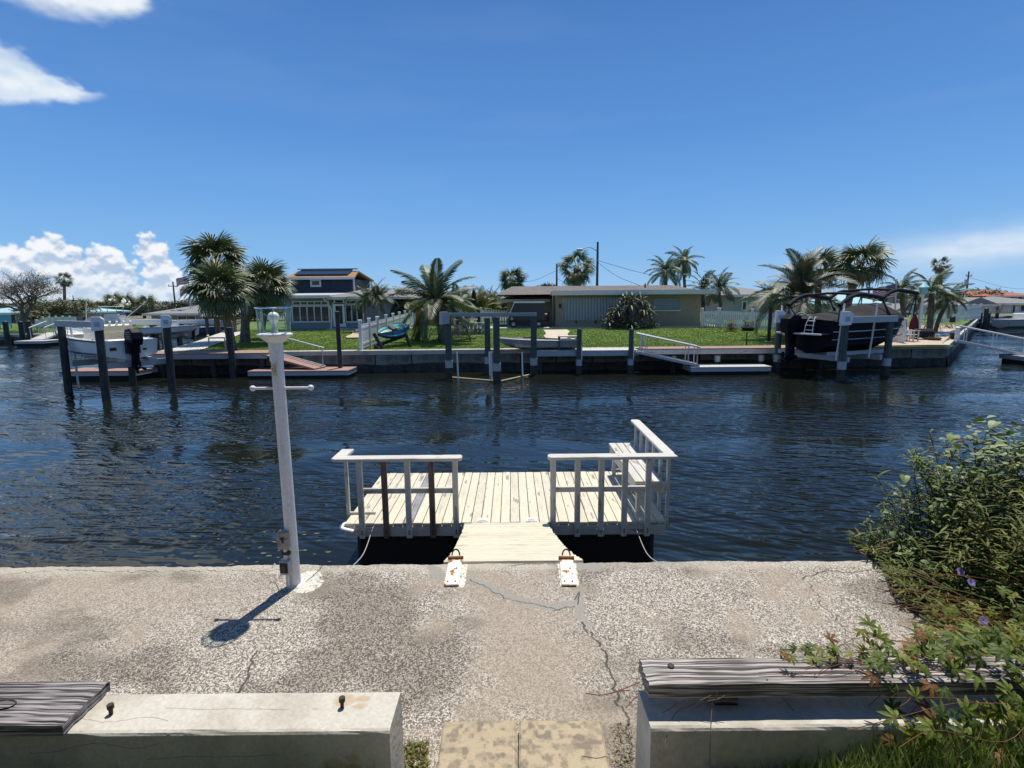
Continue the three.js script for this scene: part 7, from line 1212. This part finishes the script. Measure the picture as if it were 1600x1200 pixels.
  const pp = at(1168, 509, 33), pl = thing('low_planter', 'wide dark planter bowl before the picket fence', 'planter', [pp.x, lawnY(-33), -32.9]); obj('bowl', [lathe([[0, 0], [0.3, 0], [0.42, 0.2], [0.38, 0.21], [0, 0.18]], 18)], M.black, pl);
}
// far boats, lifts and docks on the side canals
function farBoat(label, px, py, zd, L, yaw, mOut, o = {}) {
  const p = at(px, py, zd), t = thing('moored_boat', label, 'boat', [p.x, p.y, -zd], yaw); buildHull(t, L, L * 0.36, L * 0.16, mOut, M.gel, { floor: L * 0.08, rub: M.black }); if (o.cabin) { const c = obj('cabin', [place(cbox(L * 0.3, L * 0.14, L * 0.24, 0.08), L * 0.5, L * 0.2, 0)], M.gel, t); obj('windscreen', [slabOf([L * 0.66, L * 0.25, -L * 0.11], [L * 0.66, L * 0.25, L * 0.11], [L * 0.58, L * 0.33, L * 0.1], [L * 0.58, L * 0.33, -L * 0.1], 0.02)], M.pane, c); } if (o.top) { obj('canopy', [place(cbox(L * 0.34, 0.07, L * 0.28, 0.03), L * 0.45, L * 0.42, 0)], o.top, t); for (const [a, b] of [[0.3, -0.12], [0.3, 0.12], [0.6, -0.12], [0.6, 0.12]]) obj('canopy_post', [rod([L * a, L * 0.14, L * b], [L * a, L * 0.42, L * b], 0.03)], M.alu, t); } if (o.motor !== false) outboard(t, -0.1, L * 0.13, 0, L * 0.16, o.motorM || M.black, false); return t;
}
function farLift(label, px, zd, w, pyTop) { const c = at(px, 510, zd), t = thing('boat_lift', label, 'boat lift', [c.x, WATER, -zd], 0.5, 'far boat lifts'), top = at(px, pyTop, zd).y - WATER; for (const [a, b] of [[-w / 2, -1.3], [w / 2, -1.3], [-w / 2, 1.3], [w / 2, 1.3]]) obj('pile', [rod([a, -0.8, b], [a, top, b], 0.14, 0.13, 8)], M.pile, t); for (const b of [-1.3, 1.3]) obj('top_beam', [box(w + 0.4, 0.2, 0.16, 0, top + 0.1, b)], M.whiteRough, t); for (const a of [-w / 2, w / 2]) obj('cradle_beam', [box(0.14, 0.18, 2.6, a * 0.7, 0.55, 0)], M.aluMatte, t); }
farBoat('white runabout with pale blue stripe under the far white lift beams', 300, 527, 42, 4.6, 2.9, M.gel, { cabin: true }); farBoat('white covered boat just behind the fishing boat bow', 222, 524, 40, 3.8, 0.3, M.gel, { motor: false }); farBoat('white cabin boat with canopy behind the fishing boat lift', 140, 512, 50, 4.6, 0.15, M.gel, { cabin: true, top: M.gel }); farBoat('blue trimmed pontoon with slim canopy beyond the walkway', 312, 522, 48, 4.0, 0.2, M.blueTrim, { top: M.aluMatte });
farLift('far boat lift with white beams beside the hip roofed house', 290, 42, 4.2, 504); farLift('far boat lift with white beams behind white cabin boat', 206, 46, 4.5, 503); farLift('far boat lift with white beams nearest the boat shelter', 318, 47, 3.8, 505);
farBoat('grey hulled motor boat with white top moored at the right canal', 1562, 513, 48, 5.0, 0.1, M.greyBoat, { cabin: true, motor: false });
for (const [px, l] of [[1513, 'white jet ski on float beside the far canal house'], [1529, 'white jet ski on float nearest the red-brown shrub']]) { const p = at(px, 497, 54), t = thing('jet_ski', l, 'jet ski', [p.x - 0.9, p.y - 0.35, -54], 0.4, 'jet skis'); buildHull(t, 2.6, 1.0, 0.5, M.gel, M.gel, { floor: 0.48 }); obj('seat', [place(cbox(1.1, 0.3, 0.4, 0.08), 0.8, 0.62, 0)], M.black, t); obj('handlebar', [rod([1.5, 0.85, -0.35], [1.5, 0.85, 0.35], 0.03)], M.black, t); }
{ const t = thing('dock', 'dark low dock under the jet skis by the far canal house', 'dock'), a = at(1502, 505, 53).x, b = at(1552, 505, 53).x; obj('deck_boards', [span(a, b, -0.5, -0.35, -52.6, -55.5)], M.bareGrey, t); for (let i = 0; i < 5; i++) obj('pile', [rod([lerp(a, b, i / 4), -2, -52.7], [lerp(a, b, i / 4), 0.5, -52.7], 0.14)], M.pile, t); }
for (const [px, py, zd, l] of [[1506, 480, 52, 'tall dark pile beside the jet skis'], [1542, 482, 52, 'tall dark pile beside the grey hulled boat'], [1489, 495, 40, 'dark blue pile cap behind corner gangway'], [8, 503, 43, 'dark pile at the far lawn edge']]) { const p = at(px, py, zd), t = thing('mooring_pile', l, 'pile', [p.x, WATER, -zd]); obj('pile', [rod([0, -0.8, 0], [0, p.y - WATER, 0], 0.2, 0.18, 10)], M.pile, t); obj('cap', [rod([0, p.y - WATER, 0], [0, p.y - WATER + 0.1, 0], 0.2, 0.05, 10)], M.black, t); }
floatDock('pale floating platform below the far lawn gangway', at(35, 537, 41).x, at(80, 537, 41).x, -40.3, -42.2, M.greyDeck, -0.6);
{ const a = at(86, 519, 43.2), b = at(60, 535, 41.4); railGangway('white railed gangway dropping from the far vinyl fence', [a.x, -0.1, -43.2], [b.x, -0.55, -41.4], 1.1, M.greyDeck, { h: 0.9 }); }
for (const [px, py, zd, l] of [[32, 503, 43, 'dark pile left of the far gangway beside bare trunk'], [44, 502, 43, 'dark pile between bare trunk and far gangway']]) { const p = at(px, py, zd), t = thing('mooring_pile', l, 'pile', [p.x, WATER, -zd], 0, 'far piles'); obj('pile', [rod([0, -0.8, 0], [0, p.y - WATER, 0], 0.2, 0.18, 10)], M.pile, t); obj('cap', [rod([0, p.y - WATER, 0], [0, p.y - WATER + 0.08, 0], 0.2, 0.05, 10)], M.black, t); }
for (const [px, zd, l] of [[8, 49, 'teal garden chair on the far lawn']]) { const q = at(px, 520, zd), c = thing('garden_chair', l, 'chair', [q.x, -0.1, -zd], 0.5), m = mat({ c: [0.05, 0.24, 0.32], roughness: 0.6 }); obj('seat', [box(0.9, 0.06, 0.9, 0, 0.45, 0)], m, c); obj('backrest', [box(0.9, 0.9, 0.06, 0, 0.9, -0.42, 0, { rx: -0.3 })], m, c); for (const [a, b] of [[-0.4, 0.4], [0.4, 0.4], [-0.4, -0.4], [0.4, -0.4]]) obj('leg', [box(0.08, 0.5, 0.08, a, 0.25, b)], m, c); }
// far wood closing the view
{
  srand(71); const L = new Leaves(); for (let i = 0; i < 9000; i++) { const az = lerp(-0.95, 0.95, rnd()), d = rr(118, 138), x = Math.tan(az) * d, h = 1.2 + 2.4 * fbm(az * 30, 4, 4); L.blade(V3(x, 0.2 + h * Math.sqrt(rnd()), -d), V3(rr(-1, 1), rr(-0.6, 0.8), rr(-1, 1)), V3(rr(-1, 1), 0.2, rr(-1, 1)), rr(0.6, 1.2), 0.5, 0.3, tint(DEEP, 0.4), 1, 0.3); }
  const o = new THREE.Mesh(L.geo(), LEAF); o.name = 'far_wood'; o.userData.kind = 'stuff'; o.castShadow = true; scene.add(o); tag(o, 'low dark line of far woods behind the houses', 'woods');
}
// =====================================================================
// the covered porch the view is taken from (behind the camera), near ground
// =====================================================================
{
  const t = thing('porch_house', 'house with deep covered porch standing behind the low walls', 'house');
  M.soffit = mat({ map: boardTex([0.42, 0.38, 0.31], [0.30, 0.26, 0.2], 0.6, 0.4), roughness: 0.9 });
  obj('wall', [span(-11, 11, 0.1, 2.71, 4.2, 4.4)], M.tanWall, t);
  obj('porch_roof', [span(-11.5, 11.5, 2.72, 2.9, 0.2, 4.6)], M.soffit, t);
  obj('roof', [fin(gableRoof(-11.4, 11.4, 12, 0.6, 3.06, 1.9, 0.3))], M.shingle, t);
  for (const x of [-9, -4.6, 4.6, 9]) obj('porch_post', [box(0.16, 2.55, 0.16, x, 1.44, 0.5)], M.railPaint, t);
  for (const x of [-4, 4]) { const f = obj('sliding_door', [box(3.4, 2.2, 0.06, x, 1.3, 4.17)], M.trim, t); for (const s of [-0.8, 0.8]) obj('pane', [box(1.5, 2.0, 0.03, x + s, 1.3, 4.13)], M.pane, f); }
}
struct('porch_floor', [span(-11, 11, -0.3, 0.16, 0.6, 4.2)], M.concrete);
M.soil = mat({ map: stoneTex([0.075, 0.055, 0.035], [0.035, 0.026, 0.018], 256, 4, 0.8, 1), roughness: 1 });
struct('yard_ground', [span(-8, -0.48, -0.3, 0.12, -1.80, 0.59), slabOf([0.53, 0.12, -1.80], [0.53, 0.12, 0.59], [1.0, 0.12, 0.59], [1.0, 0.12, -1.80], 0.4), slabOf([1.0, 0.12, -1.80], [1.0, 0.12, 0.59], [2.3, 0.33, 0.59], [2.3, 0.33, -1.80], 0.4), slabOf([2.3, 0.33, -1.80], [2.3, 0.33, 0.59], [8, 0.33, 0.59], [8, 0.33, -1.80], 0.4)], M.soil);
struct('entry_path', [span(-0.47, 0.51, -0.3, 0.10, -1.2, 0.59)], M.concrete);
tag(obj('concrete_step', [place(cbox(0.76, 0.15, 0.5, 0.01), 0.04, 0.075, -1.63)], M.concrete), 'pale concrete step above the two tan pavers', 'step');

// grass by the walls
{
  srand(808); const ms = [], cs = [], m4 = new THREE.Matrix4(), q = new THREE.Quaternion(), e = new THREE.Euler();
  const L = new Leaves(); L.blade(V3(0, 0, 0), V3(0.1, 1, 0.15), V3(1, 0, 0), 1, 0.05, 0.9, [1, 1, 1], 4, 0.08);
  const put = (x, z, h, dry) => { e.set(rr(-0.35, 0.35), rr(0, 6.28), rr(-0.35, 0.35)); m4.compose(V3(x, 0.115 + 0.22 * clamp((x - 0.9) / 1.2), z), q.setFromEuler(e), V3(rr(0.08, 0.14) * 1.0, h, h)); ms.push(m4.clone()); const c = new THREE.Color(), t = rnd(); if (rnd() < dry) c.setRGB(0.30, 0.23, 0.10); else c.setRGB(lerp(0.14, 0.28, t), lerp(0.22, 0.36, t), lerp(0.035, 0.08, t)); cs.push(c); };
  for (let i = 0; i < 16000; i++) { const x = rr(0.7, 3.4), ramp = sstep(0.8, 1.5, x); put(x, -1.765 + 0.75 * Math.pow(rnd(), 1.3), rr(0.09, 0.16) + ramp * rr(0.0, 0.09), 0.12); }
  for (let i = 0; i < 12000; i++) { const x = rr(-3.2, -0.5); put(x, -1.765 + 0.6 * Math.pow(rnd(), 1.4), rr(0.07, 0.13) + (rnd() < 0.03 ? 0.07 : 0), 0.12); }
  const o = inst('yard_grass', L.geo(), mat({ c: [1, 1, 1], roughness: 0.7, transmission: 0.25, thickness: 0 }), ms, scene, cs); tag(o, 'rough green grass growing against the low walls', 'grass');
  // weeds in the gap beside the paver
  const W = new Leaves(); for (let i = 0; i < 420; i++) { const p = gnd(rr(632, 668), rr(1160, 1205), 0.0); W.blade(p, V3(rr(-1, 1), rr(0.3, 1.2), rr(-1, 1)), V3(rr(-1, 1), 0, rr(-1, 1)), rr(0.012, 0.03), 0.010, 0.8, tint(rnd() < 0.3 ? [0.3, 0.25, 0.09] : [0.17, 0.18, 0.04], 0.3), 2, 0.2); }
  for (let i = 0; i < 160; i++) { const p = gnd(rr(958, 988), rr(1130, 1205), 0.0); W.blade(p, V3(rr(-1, 1), rr(0.2, 0.8), rr(-1, 1)), V3(rr(-1, 1), 0, rr(-1, 1)), rr(0.01, 0.025), 0.008, 0.8, tint([0.22, 0.19, 0.08], 0.3), 2, 0.2); }
  const w = new THREE.Mesh(W.geo(), LEAF); w.name = 'weeds'; w.userData.kind = 'stuff'; w.castShadow = true; scene.add(w); tag(w, 'tiny yellow-green weeds sprouting beside the step pavers', 'weeds');
}
// =====================================================================
// narrow-leaved hedge at the right, with vines
// =====================================================================
const bedEdge = (z) => 2.56 + 0.20 * sstep(-3.2, -3.95, z) - 0.22 * sstep(-3.0, -2.3, z) + 0.10 * (fbm(z * 3, 8, 2) - 0.5);
{
  const pos = [], idx = []; for (let j = 0; j <= 20; j++) { const z = lerp(-4.05, -2.1, j / 20); for (let i = 0; i <= 12; i++) { const x = lerp(bedEdge(z) + 0.02, 5.5, i / 12); pos.push(x, 0.006 + 0.10 * sstep(0, 0.25, i / 12) + 0.03 * fbm(x * 5, z * 5, 3) * (i ? 1 : 0), z); if (i && j) { const a = (j - 1) * 13 + i - 1, b = a + 13; idx.push(a, b, b + 1, a, b + 1, a + 1); } } }
  const g = new THREE.BufferGeometry(); g.setAttribute('position', new THREE.Float32BufferAttribute(pos, 3)); g.setIndex(idx); const q = g.toNonIndexed(); q.computeVertexNormals(); struct('planting_soil', [fin(q)], M.soil);
}
const hedgeH = (x, z) => { const d = x - bedEdge(z), back = sstep(-2.3, -3.7, z); return lerp(0.10 + 0.42 * sstep(0.0, 0.9, d), 0.06 + 0.92 * sstep(0.02, 0.85, d) + 0.05 * sstep(0.8, 1.6, d), back); };
const HEDGE = leafMat(0.65, 0.4); HEDGE.specularIntensity = 0.4;
const hedgeLabel = (x, z) => 'narrow-leaved dark green shrub ' + (z < -3.5 ? (x < 3.05 ? 'trailing over the patio edge at the water' : 'under the bright broad-leaved vine') : z < -2.85 ? (x < 3.0 ? 'spreading over the patio beside violet flowers' : 'deep in the hedge among the orange straws') : (x < 2.9 ? 'at hedge foot beside the creeper and patio' : 'behind the creeper at the plank end'));
{
  srand(515);
  const cells = new Map(), N = 980;
  for (let i = 0; i < N; i++) {
    const z = rr(-4.12, -2.25), x = bedEdge(z) + 0.03 + 2.1 * Math.pow(rnd(), 1.25); const key = Math.floor((x - 2.3) / 0.75) + ',' + Math.floor((-z - 2.2) / 0.66); if (!cells.has(key)) cells.set(key, []); cells.get(key).push([x, z]);
  }
  let ci = 0;
  for (const list of cells.values()) {
    const c = list.reduce((s, p) => [s[0] + p[0] / list.length, s[1] + p[1] / list.length], [0, 0]);
    const t = thing('hedge_shrub', hedgeLabel(c[0], c[1]), 'shrub', [c[0], 0.02, c[1]], 0, 'hedge beside the patio'), L = new Leaves(), S = new Leaves();
    for (const [x, z] of list) {
      const h = hedgeH(x, z) * rr(0.62, 1.04), lean = V3(rr(-0.42, 0.16), 1, rr(-0.22, 0.34)).normalize(), o = V3(x - c[0], 0, z - c[1]); let p = o.clone(), d = lean.clone(), n = Math.max(3, Math.round(h / 0.042)), step = h / n, ang = rr(0, 6.28), col = pick([[0.22, 0.215, 0.045], [0.10, 0.15, 0.024], [0.085, 0.125, 0.022], [0.14, 0.175, 0.03]]);
      for (let k = 0; k < n; k++) {
        const q = p.clone().addScaledVector(d, step); S.quad(p.clone().add(V3(-0.003, 0, 0)), p.clone().add(V3(0.003, 0, 0)), q.clone().add(V3(0.003, 0, 0)), q.clone().add(V3(-0.003, 0, 0)), [0.07, 0.06, 0.035]); p = q; d.add(V3(rr(-0.06, 0.04), -0.012, rr(-0.04, 0.06))).normalize();
        if (k / n < 0.25 && h > 0.4) continue; ang += 1.57; for (const s of [0, Math.PI]) { const a = ang + s + rr(-0.3, 0.3), ld = V3(Math.cos(a), rr(0.35, 1.0), Math.sin(a)).normalize(); L.blade(p, ld, ld.clone().cross(V3(0, 1, 0)).add(V3(rr(-0.3, 0.3), rr(-0.3, 0.3), 0)), rr(0.05, 0.14), rr(0.009, 0.017), rr(0.4, 1.5), tint(col, 0.35), 3, 0.1); }
      }
    }
    const m = new THREE.Mesh(L.geo(), HEDGE); m.name = 'foliage'; m.castShadow = m.receiveShadow = true; m.userData.kind = 'stuff'; t.add(m); const s = new THREE.Mesh(S.geo(), DRY); s.name = 'stems'; s.castShadow = true; s.userData.kind = 'stuff'; t.add(s); ci++;
  }
  // purple flowers
  const fm = mat({ c: [0.30, 0.23, 0.58], roughness: 0.8, transmission: 0.2, thickness: 0 });
  for (const [px, py, zd, l] of [[1517, 910, 3.02, 'small violet trumpet flower high in the hedge'], [1536, 970, 2.72, 'small violet trumpet flower low in the hedge'], [1500, 893, 3.1, 'half hidden violet flower in the hedge']]) {
    const p = at(px, py, zd), f = thing('violet_flower', l, 'flower', p, rr(0, 3), 'violet flowers'); f.rotation.set(0.9, rr(-0.5, 0.5), 0); for (let k = 0; k < 5; k++) { const L = new Leaves(), a = k / 5 * 6.283, d = V3(Math.cos(a), 0.45, Math.sin(a)); L.blade(V3(0, 0, 0), d, V3(-Math.sin(a), 0, Math.cos(a)), 0.024, 0.026, 0.6, [1, 1, 1], 3, 0.6); const m = new THREE.Mesh(L.geo(), fm); m.name = 'petal'; m.castShadow = true; f.add(m); } obj('throat', [lathe([[0.002, -0.02], [0.005, -0.005], [0.007, 0.004]], 8)], fm, f);
  }
  // dry orange straws
  const D = new Leaves(); for (let i = 0; i < 110; i++) { const p = at(rr(1470, 1640), rr(905, 1100), rr(2.2, 3.0)); if (p.y < 0.05) p.y = 0.06 + rnd() * 0.2; D.blade(p, V3(-1, rr(-0.1, 0.55), rr(-0.5, 0.5)), V3(0, 1, 0.4), rr(0.15, 0.5), 0.0045, rr(-0.2, 0.5), tint(rnd() < 0.5 ? [0.40, 0.19, 0.07] : [0.40, 0.31, 0.14], 0.25), 4, 0.3); }
  const dm = new THREE.Mesh(D.geo(), DRY); dm.name = 'dry_straws'; dm.userData.kind = 'stuff'; dm.castShadow = true; scene.add(dm); tag(dm, 'dry orange straw stems tangled through the hedge', 'dry grass');
}
function heartLeaf(s, col, fold = 0.25) { const L = new Leaves(), n = 6, l = [], r = [], m = []; for (let i = 0; i <= n; i++) { const t = i / n, w = s * 0.5 * Math.pow(Math.sin(Math.PI * Math.pow(clamp(0.04 + 0.94 * t), 0.62)), 0.8), x = s * t, y = -0.25 * s * t * t; m.push(V3(x, y, 0)); l.push(V3(x - 0.06 * s * (1 - t), y + fold * w, w)); r.push(V3(x - 0.06 * s * (1 - t), y + fold * w, -w)); } for (let i = 0; i < n; i++) { L.quad(m[i], m[i + 1], l[i + 1], l[i], col); L.quad(m[i], r[i], r[i + 1], m[i + 1], [col[0] * 1.08, col[1] * 1.08, col[2]]); } return L.geo(); }
function lobedLeaf(s, col) { const L = new Leaves(); for (let k = 0; k < 5; k++) { const a = (k - 2) * 0.74, len = s * [0.62, 0.88, 1, 0.88, 0.62][k], d = V3(Math.cos(a), 0.06, Math.sin(a)), sd = V3(-Math.sin(a), 0, Math.cos(a)); let p = V3(0, 0, 0), dd = d.clone(), w0 = 0.012 * s; for (let i = 0; i < 4; i++) { const t = (i + 1) / 4, q = p.clone().addScaledVector(dd, len / 4), w = [0.085, 0.125, 0.085, 0.004][i] * s, c = tint(col, 0.08), lift = 0.16 * w; const pl = p.clone().addScaledVector(sd, w0).add(V3(0, lift, 0)), pr = p.clone().addScaledVector(sd, -w0).add(V3(0, lift, 0)), ql = q.clone().addScaledVector(sd, w).add(V3(0, lift, 0)), qr = q.clone().addScaledVector(sd, -w).add(V3(0, lift, 0)); L.quad(p, q, ql, pl, c); L.quad(p, pr, qr, q, c); p = q; w0 = w; dd.y -= 0.24; dd.normalize(); void t; } } return L.geo(); }
{ // broad-leaved vine over the hedge top
  srand(626); const G = [heartLeaf(0.075, [0.17, 0.25, 0.05]), heartLeaf(0.065, [0.12, 0.19, 0.045]), heartLeaf(0.085, [0.22, 0.30, 0.07]), heartLeaf(0.06, [0.08, 0.13, 0.035])], t = thing('broadleaf_vine', 'bright broad-leaved vine climbing over the top of the hedge', 'vine'), stems = [];
  const V = new THREE.MeshPhysicalMaterial({ vertexColors: true, roughness: 0.55, transmission: 0.35, thickness: 0, side: THREE.DoubleSide });
  let n = 0; while (n < 290) { const z = rr(-4.15, -3.55), x = bedEdge(z) + 0.12 + 1.75 * Math.pow(rnd(), 0.9), h = hedgeH(x, z); if (h < 0.3 && rnd() < 0.5) continue; const o = new THREE.Mesh(pick(G), V); o.position.set(x + rr(-0.12, 0.05), Math.max(0.06, h * (1.02 - 0.45 * Math.pow(rnd(), 2.2)) + rr(-0.03, 0.08)), z + rr(0, 0.12)); o.rotation.set(rr(-0.5, 0.9), rr(0, 6.28), rr(-0.5, 0.4), 'YXZ'); o.scale.setScalar(rr(0.6, 1.0)); o.name = 'leaf'; o.castShadow = o.receiveShadow = true; t.add(o); n++; }
  for (const pts of [[[1600, 760], [1540, 740], [1490, 718], [1450, 705]], [[1560, 800], [1500, 770], [1440, 778], [1410, 800]], [[1540, 830], [1470, 810], [1420, 815], [1390, 822]], [[1520, 700], [1500, 690], [1475, 700]], [[1460, 860], [1400, 840], [1352, 862]]]) stems.push(tube(pts.map(([x, y], i) => at(x, y, 3.75 + 0.05 * i)), 0.0035, 20, 5));
  { const E = new Leaves(); for (let i = 0; i < 900; i++) { const z = rr(-4.2, -3.5), x = bedEdge(z) + 0.15 + 1.7 * Math.pow(rnd(), 0.8), h = hedgeH(x, z); if (h < 0.3 && rnd() < 0.6) continue; const a = rr(0, 6.28); E.blade(V3(x + rr(-0.1, 0.05), h * (1.0 - 0.4 * Math.pow(rnd(), 2)) + rr(-0.05, 0.04), z + rr(0, 0.1)), V3(Math.cos(a), rr(-0.3, 0.5), Math.sin(a)), V3(-Math.sin(a), rr(-0.3, 0.3), Math.cos(a)), rr(0.035, 0.06), 0.042, 0.8, tint(pick([[0.16, 0.23, 0.05], [0.10, 0.16, 0.04], [0.07, 0.11, 0.03]]), 0.25), 3, 0.12); } const em = new THREE.Mesh(E.geo(), V); em.name = 'small_leaves'; em.userData.kind = 'stuff'; em.castShadow = em.receiveShadow = true; t.add(em); }
  obj('vine_stems', stems, M.weathered2, t);
  const R = new Leaves(); for (const [x0, y0, x1, y1] of [[1500, 718, 1450, 703], [1440, 778, 1405, 802], [1470, 810, 1388, 824], [1420, 842, 1352, 864], [1530, 690, 1495, 690]]) for (let k = 0; k < 14; k++) { const u = k / 13, p = at(lerp(x0, x1, u) + rr(-4, 4), lerp(y0, y1, u) + rr(-4, 4), 3.85); for (let j = 0; j < 3; j++) R.blade(p, V3(rr(-1, 0.6), rr(-0.6, 0.8), rr(-1, 1)), V3(rr(-1, 1), 1, rr(-1, 1)), rr(0.02, 0.045), 0.012, 0.6, tint(rnd() < 0.5 ? [0.28, 0.20, 0.10] : [0.14, 0.16, 0.05], 0.3), 2, 0.3); }
  const rm = new THREE.Mesh(R.geo(), DRY); rm.name = 'seed_sprays'; rm.userData.kind = 'stuff'; rm.castShadow = true; t.add(rm);
}
{ // five-fingered creeper over plank and wall
  srand(737); const cols = [[0.10, 0.15, 0.022], [0.145, 0.195, 0.026], [0.07, 0.115, 0.02], [0.21, 0.215, 0.035], [0.24, 0.12, 0.045]], G = cols.map((c) => lobedLeaf(1, c)), t = thing('creeper', 'five-fingered creeper spilling over the grey plank and low wall', 'creeper');
  const V = new THREE.MeshPhysicalMaterial({ vertexColors: true, roughness: 0.6, specularIntensity: 0.5, transmission: 0.28, thickness: 0, side: THREE.DoubleSide });
  const put = (p, s, tilt, gi) => { const o = new THREE.Mesh(G[gi ?? (rnd() < 0.08 ? 4 : Math.floor(rnd() * 4))], V); o.position.copy(p); o.rotation.set(rr(-0.3, 0.3) + tilt, rr(0, 6.28), rr(-0.35, 0.25), 'XYZ'); o.scale.setScalar(s * rr(0.8, 1.2)); o.name = 'leaf'; o.castShadow = o.receiveShadow = true; t.add(o); };
  for (let i = 0; i < 16; i++) put(V3(rr(1.05, 1.75), 0.54 + rr(0.01, 0.06), rr(-2.02, -1.9)), 0.05, 0.5);            // first sprigs on the plank
  for (let i = 0; i < 70; i++) put(V3(rr(1.38, 2.25), 0.545 + rr(0.01, 0.12), rr(-2.05, -1.84)), 0.062, 0.6);
  for (let i = 0; i < 110; i++) { const x = 1.38 + 0.75 * Math.pow(rnd(), 0.7); put(V3(x, rr(0.30, 0.54), rr(-1.84, -1.66)), 0.062, 0.9); }  // hanging over the front
  for (let i = 0; i < 110; i++) { const z = rr(-2.7, -2.03), x = rr(1.85 + (z + 2.1) * -0.55, 2.75); put(V3(x, rr(0.08, 0.38) + 0.1 * (x - 2), z), 0.06, 0.55); }
  for (let i = 0; i < 18; i++) put(V3(rr(1.2, 1.75), 0.55 + rr(-0.02, 0.03), rr(-2.04, -1.96)), 0.045, 0.5, rnd() < 0.4 ? 3 : undefined);
  const st = []; for (let i = 0; i < 14; i++) { const x = rr(1.8, 2.4), y = rr(0.4, 0.6), z = rr(-2.3, -1.8), pts = [V3(x, y, z)]; for (let k = 0; k < 5; k++) pts.push(pts[k].clone().add(V3(rr(-0.28, -0.06), rr(-0.05, 0.03), rr(-0.05, 0.08)))); pts.forEach((p) => { p.y = Math.max(p.y, p.z > -1.87 ? 0.3 : p.z > -2.02 ? 0.54 : 0.03); }); st.push(tube(pts, 0.0014, 20, 5)); }
  obj('creeper_stems', st, mat({ c: [0.16, 0.065, 0.035], roughness: 0.8 }), t);
  // reddish runners over the wall end and slab
  const run = [[[985, 1078], [965, 1080], [940, 1086], [915, 1083]], [[1000, 1066], [985, 1072], [960, 1082]], [[995, 1088], [985, 1098], [978, 1106]]].map((a) => tube(a.map(([x, y]) => { const p = gnd(x, y, 0.30); return p; }), 0.0022, 14, 5)); obj('runner', run, mat({ c: [0.20, 0.05, 0.04], roughness: 0.8 }), t);
  const dr = [[[1035, 1150], [1060, 1128], [1090, 1112], [1118, 1098]], [[1130, 1090], [1120, 1112], [1105, 1140], [1104, 1185]], [[1095, 1118], [1112, 1108], [1130, 1104], [1140, 1098]], [[1040, 1126], [1055, 1118], [1068, 1106]]].map((a) => tube(a.map(([x, y]) => at(x, y, 1.80)).map((p) => { p.z = p.y > 0.39 ? -1.84 : -1.768; return p; }), 0.0015, 16, 5)); obj('dead_sprig', dr, mat({ c: [0.19, 0.12, 0.07], roughness: 0.9 }), t);
  const LL = new Leaves(); for (let i = 0; i < 260; i++) { const z = rr(-2.5, -1.9), p = V3(rr(1.35, 2.4), z > -2.008 ? 0.533 : 0.012, z); LL.blade(p, V3(rr(-1, 1), rr(0, 0.35), rr(-1, 1)), V3(rr(-1, 1), 0, rr(-1, 1)), rr(0.015, 0.05), 0.016, 0.5, tint(pick([[0.16, 0.09, 0.05], [0.22, 0.15, 0.09], [0.10, 0.06, 0.04]]), 0.3), 2, 0.2); }
  const lm = new THREE.Mesh(LL.geo(), DRY); lm.name = 'dead_leaf_litter'; lm.userData.kind = 'stuff'; lm.castShadow = true; scene.add(lm); tag(lm, 'brown dead leaf litter around the creeper', 'leaf litter');
}
renderer.render(scene, camera);
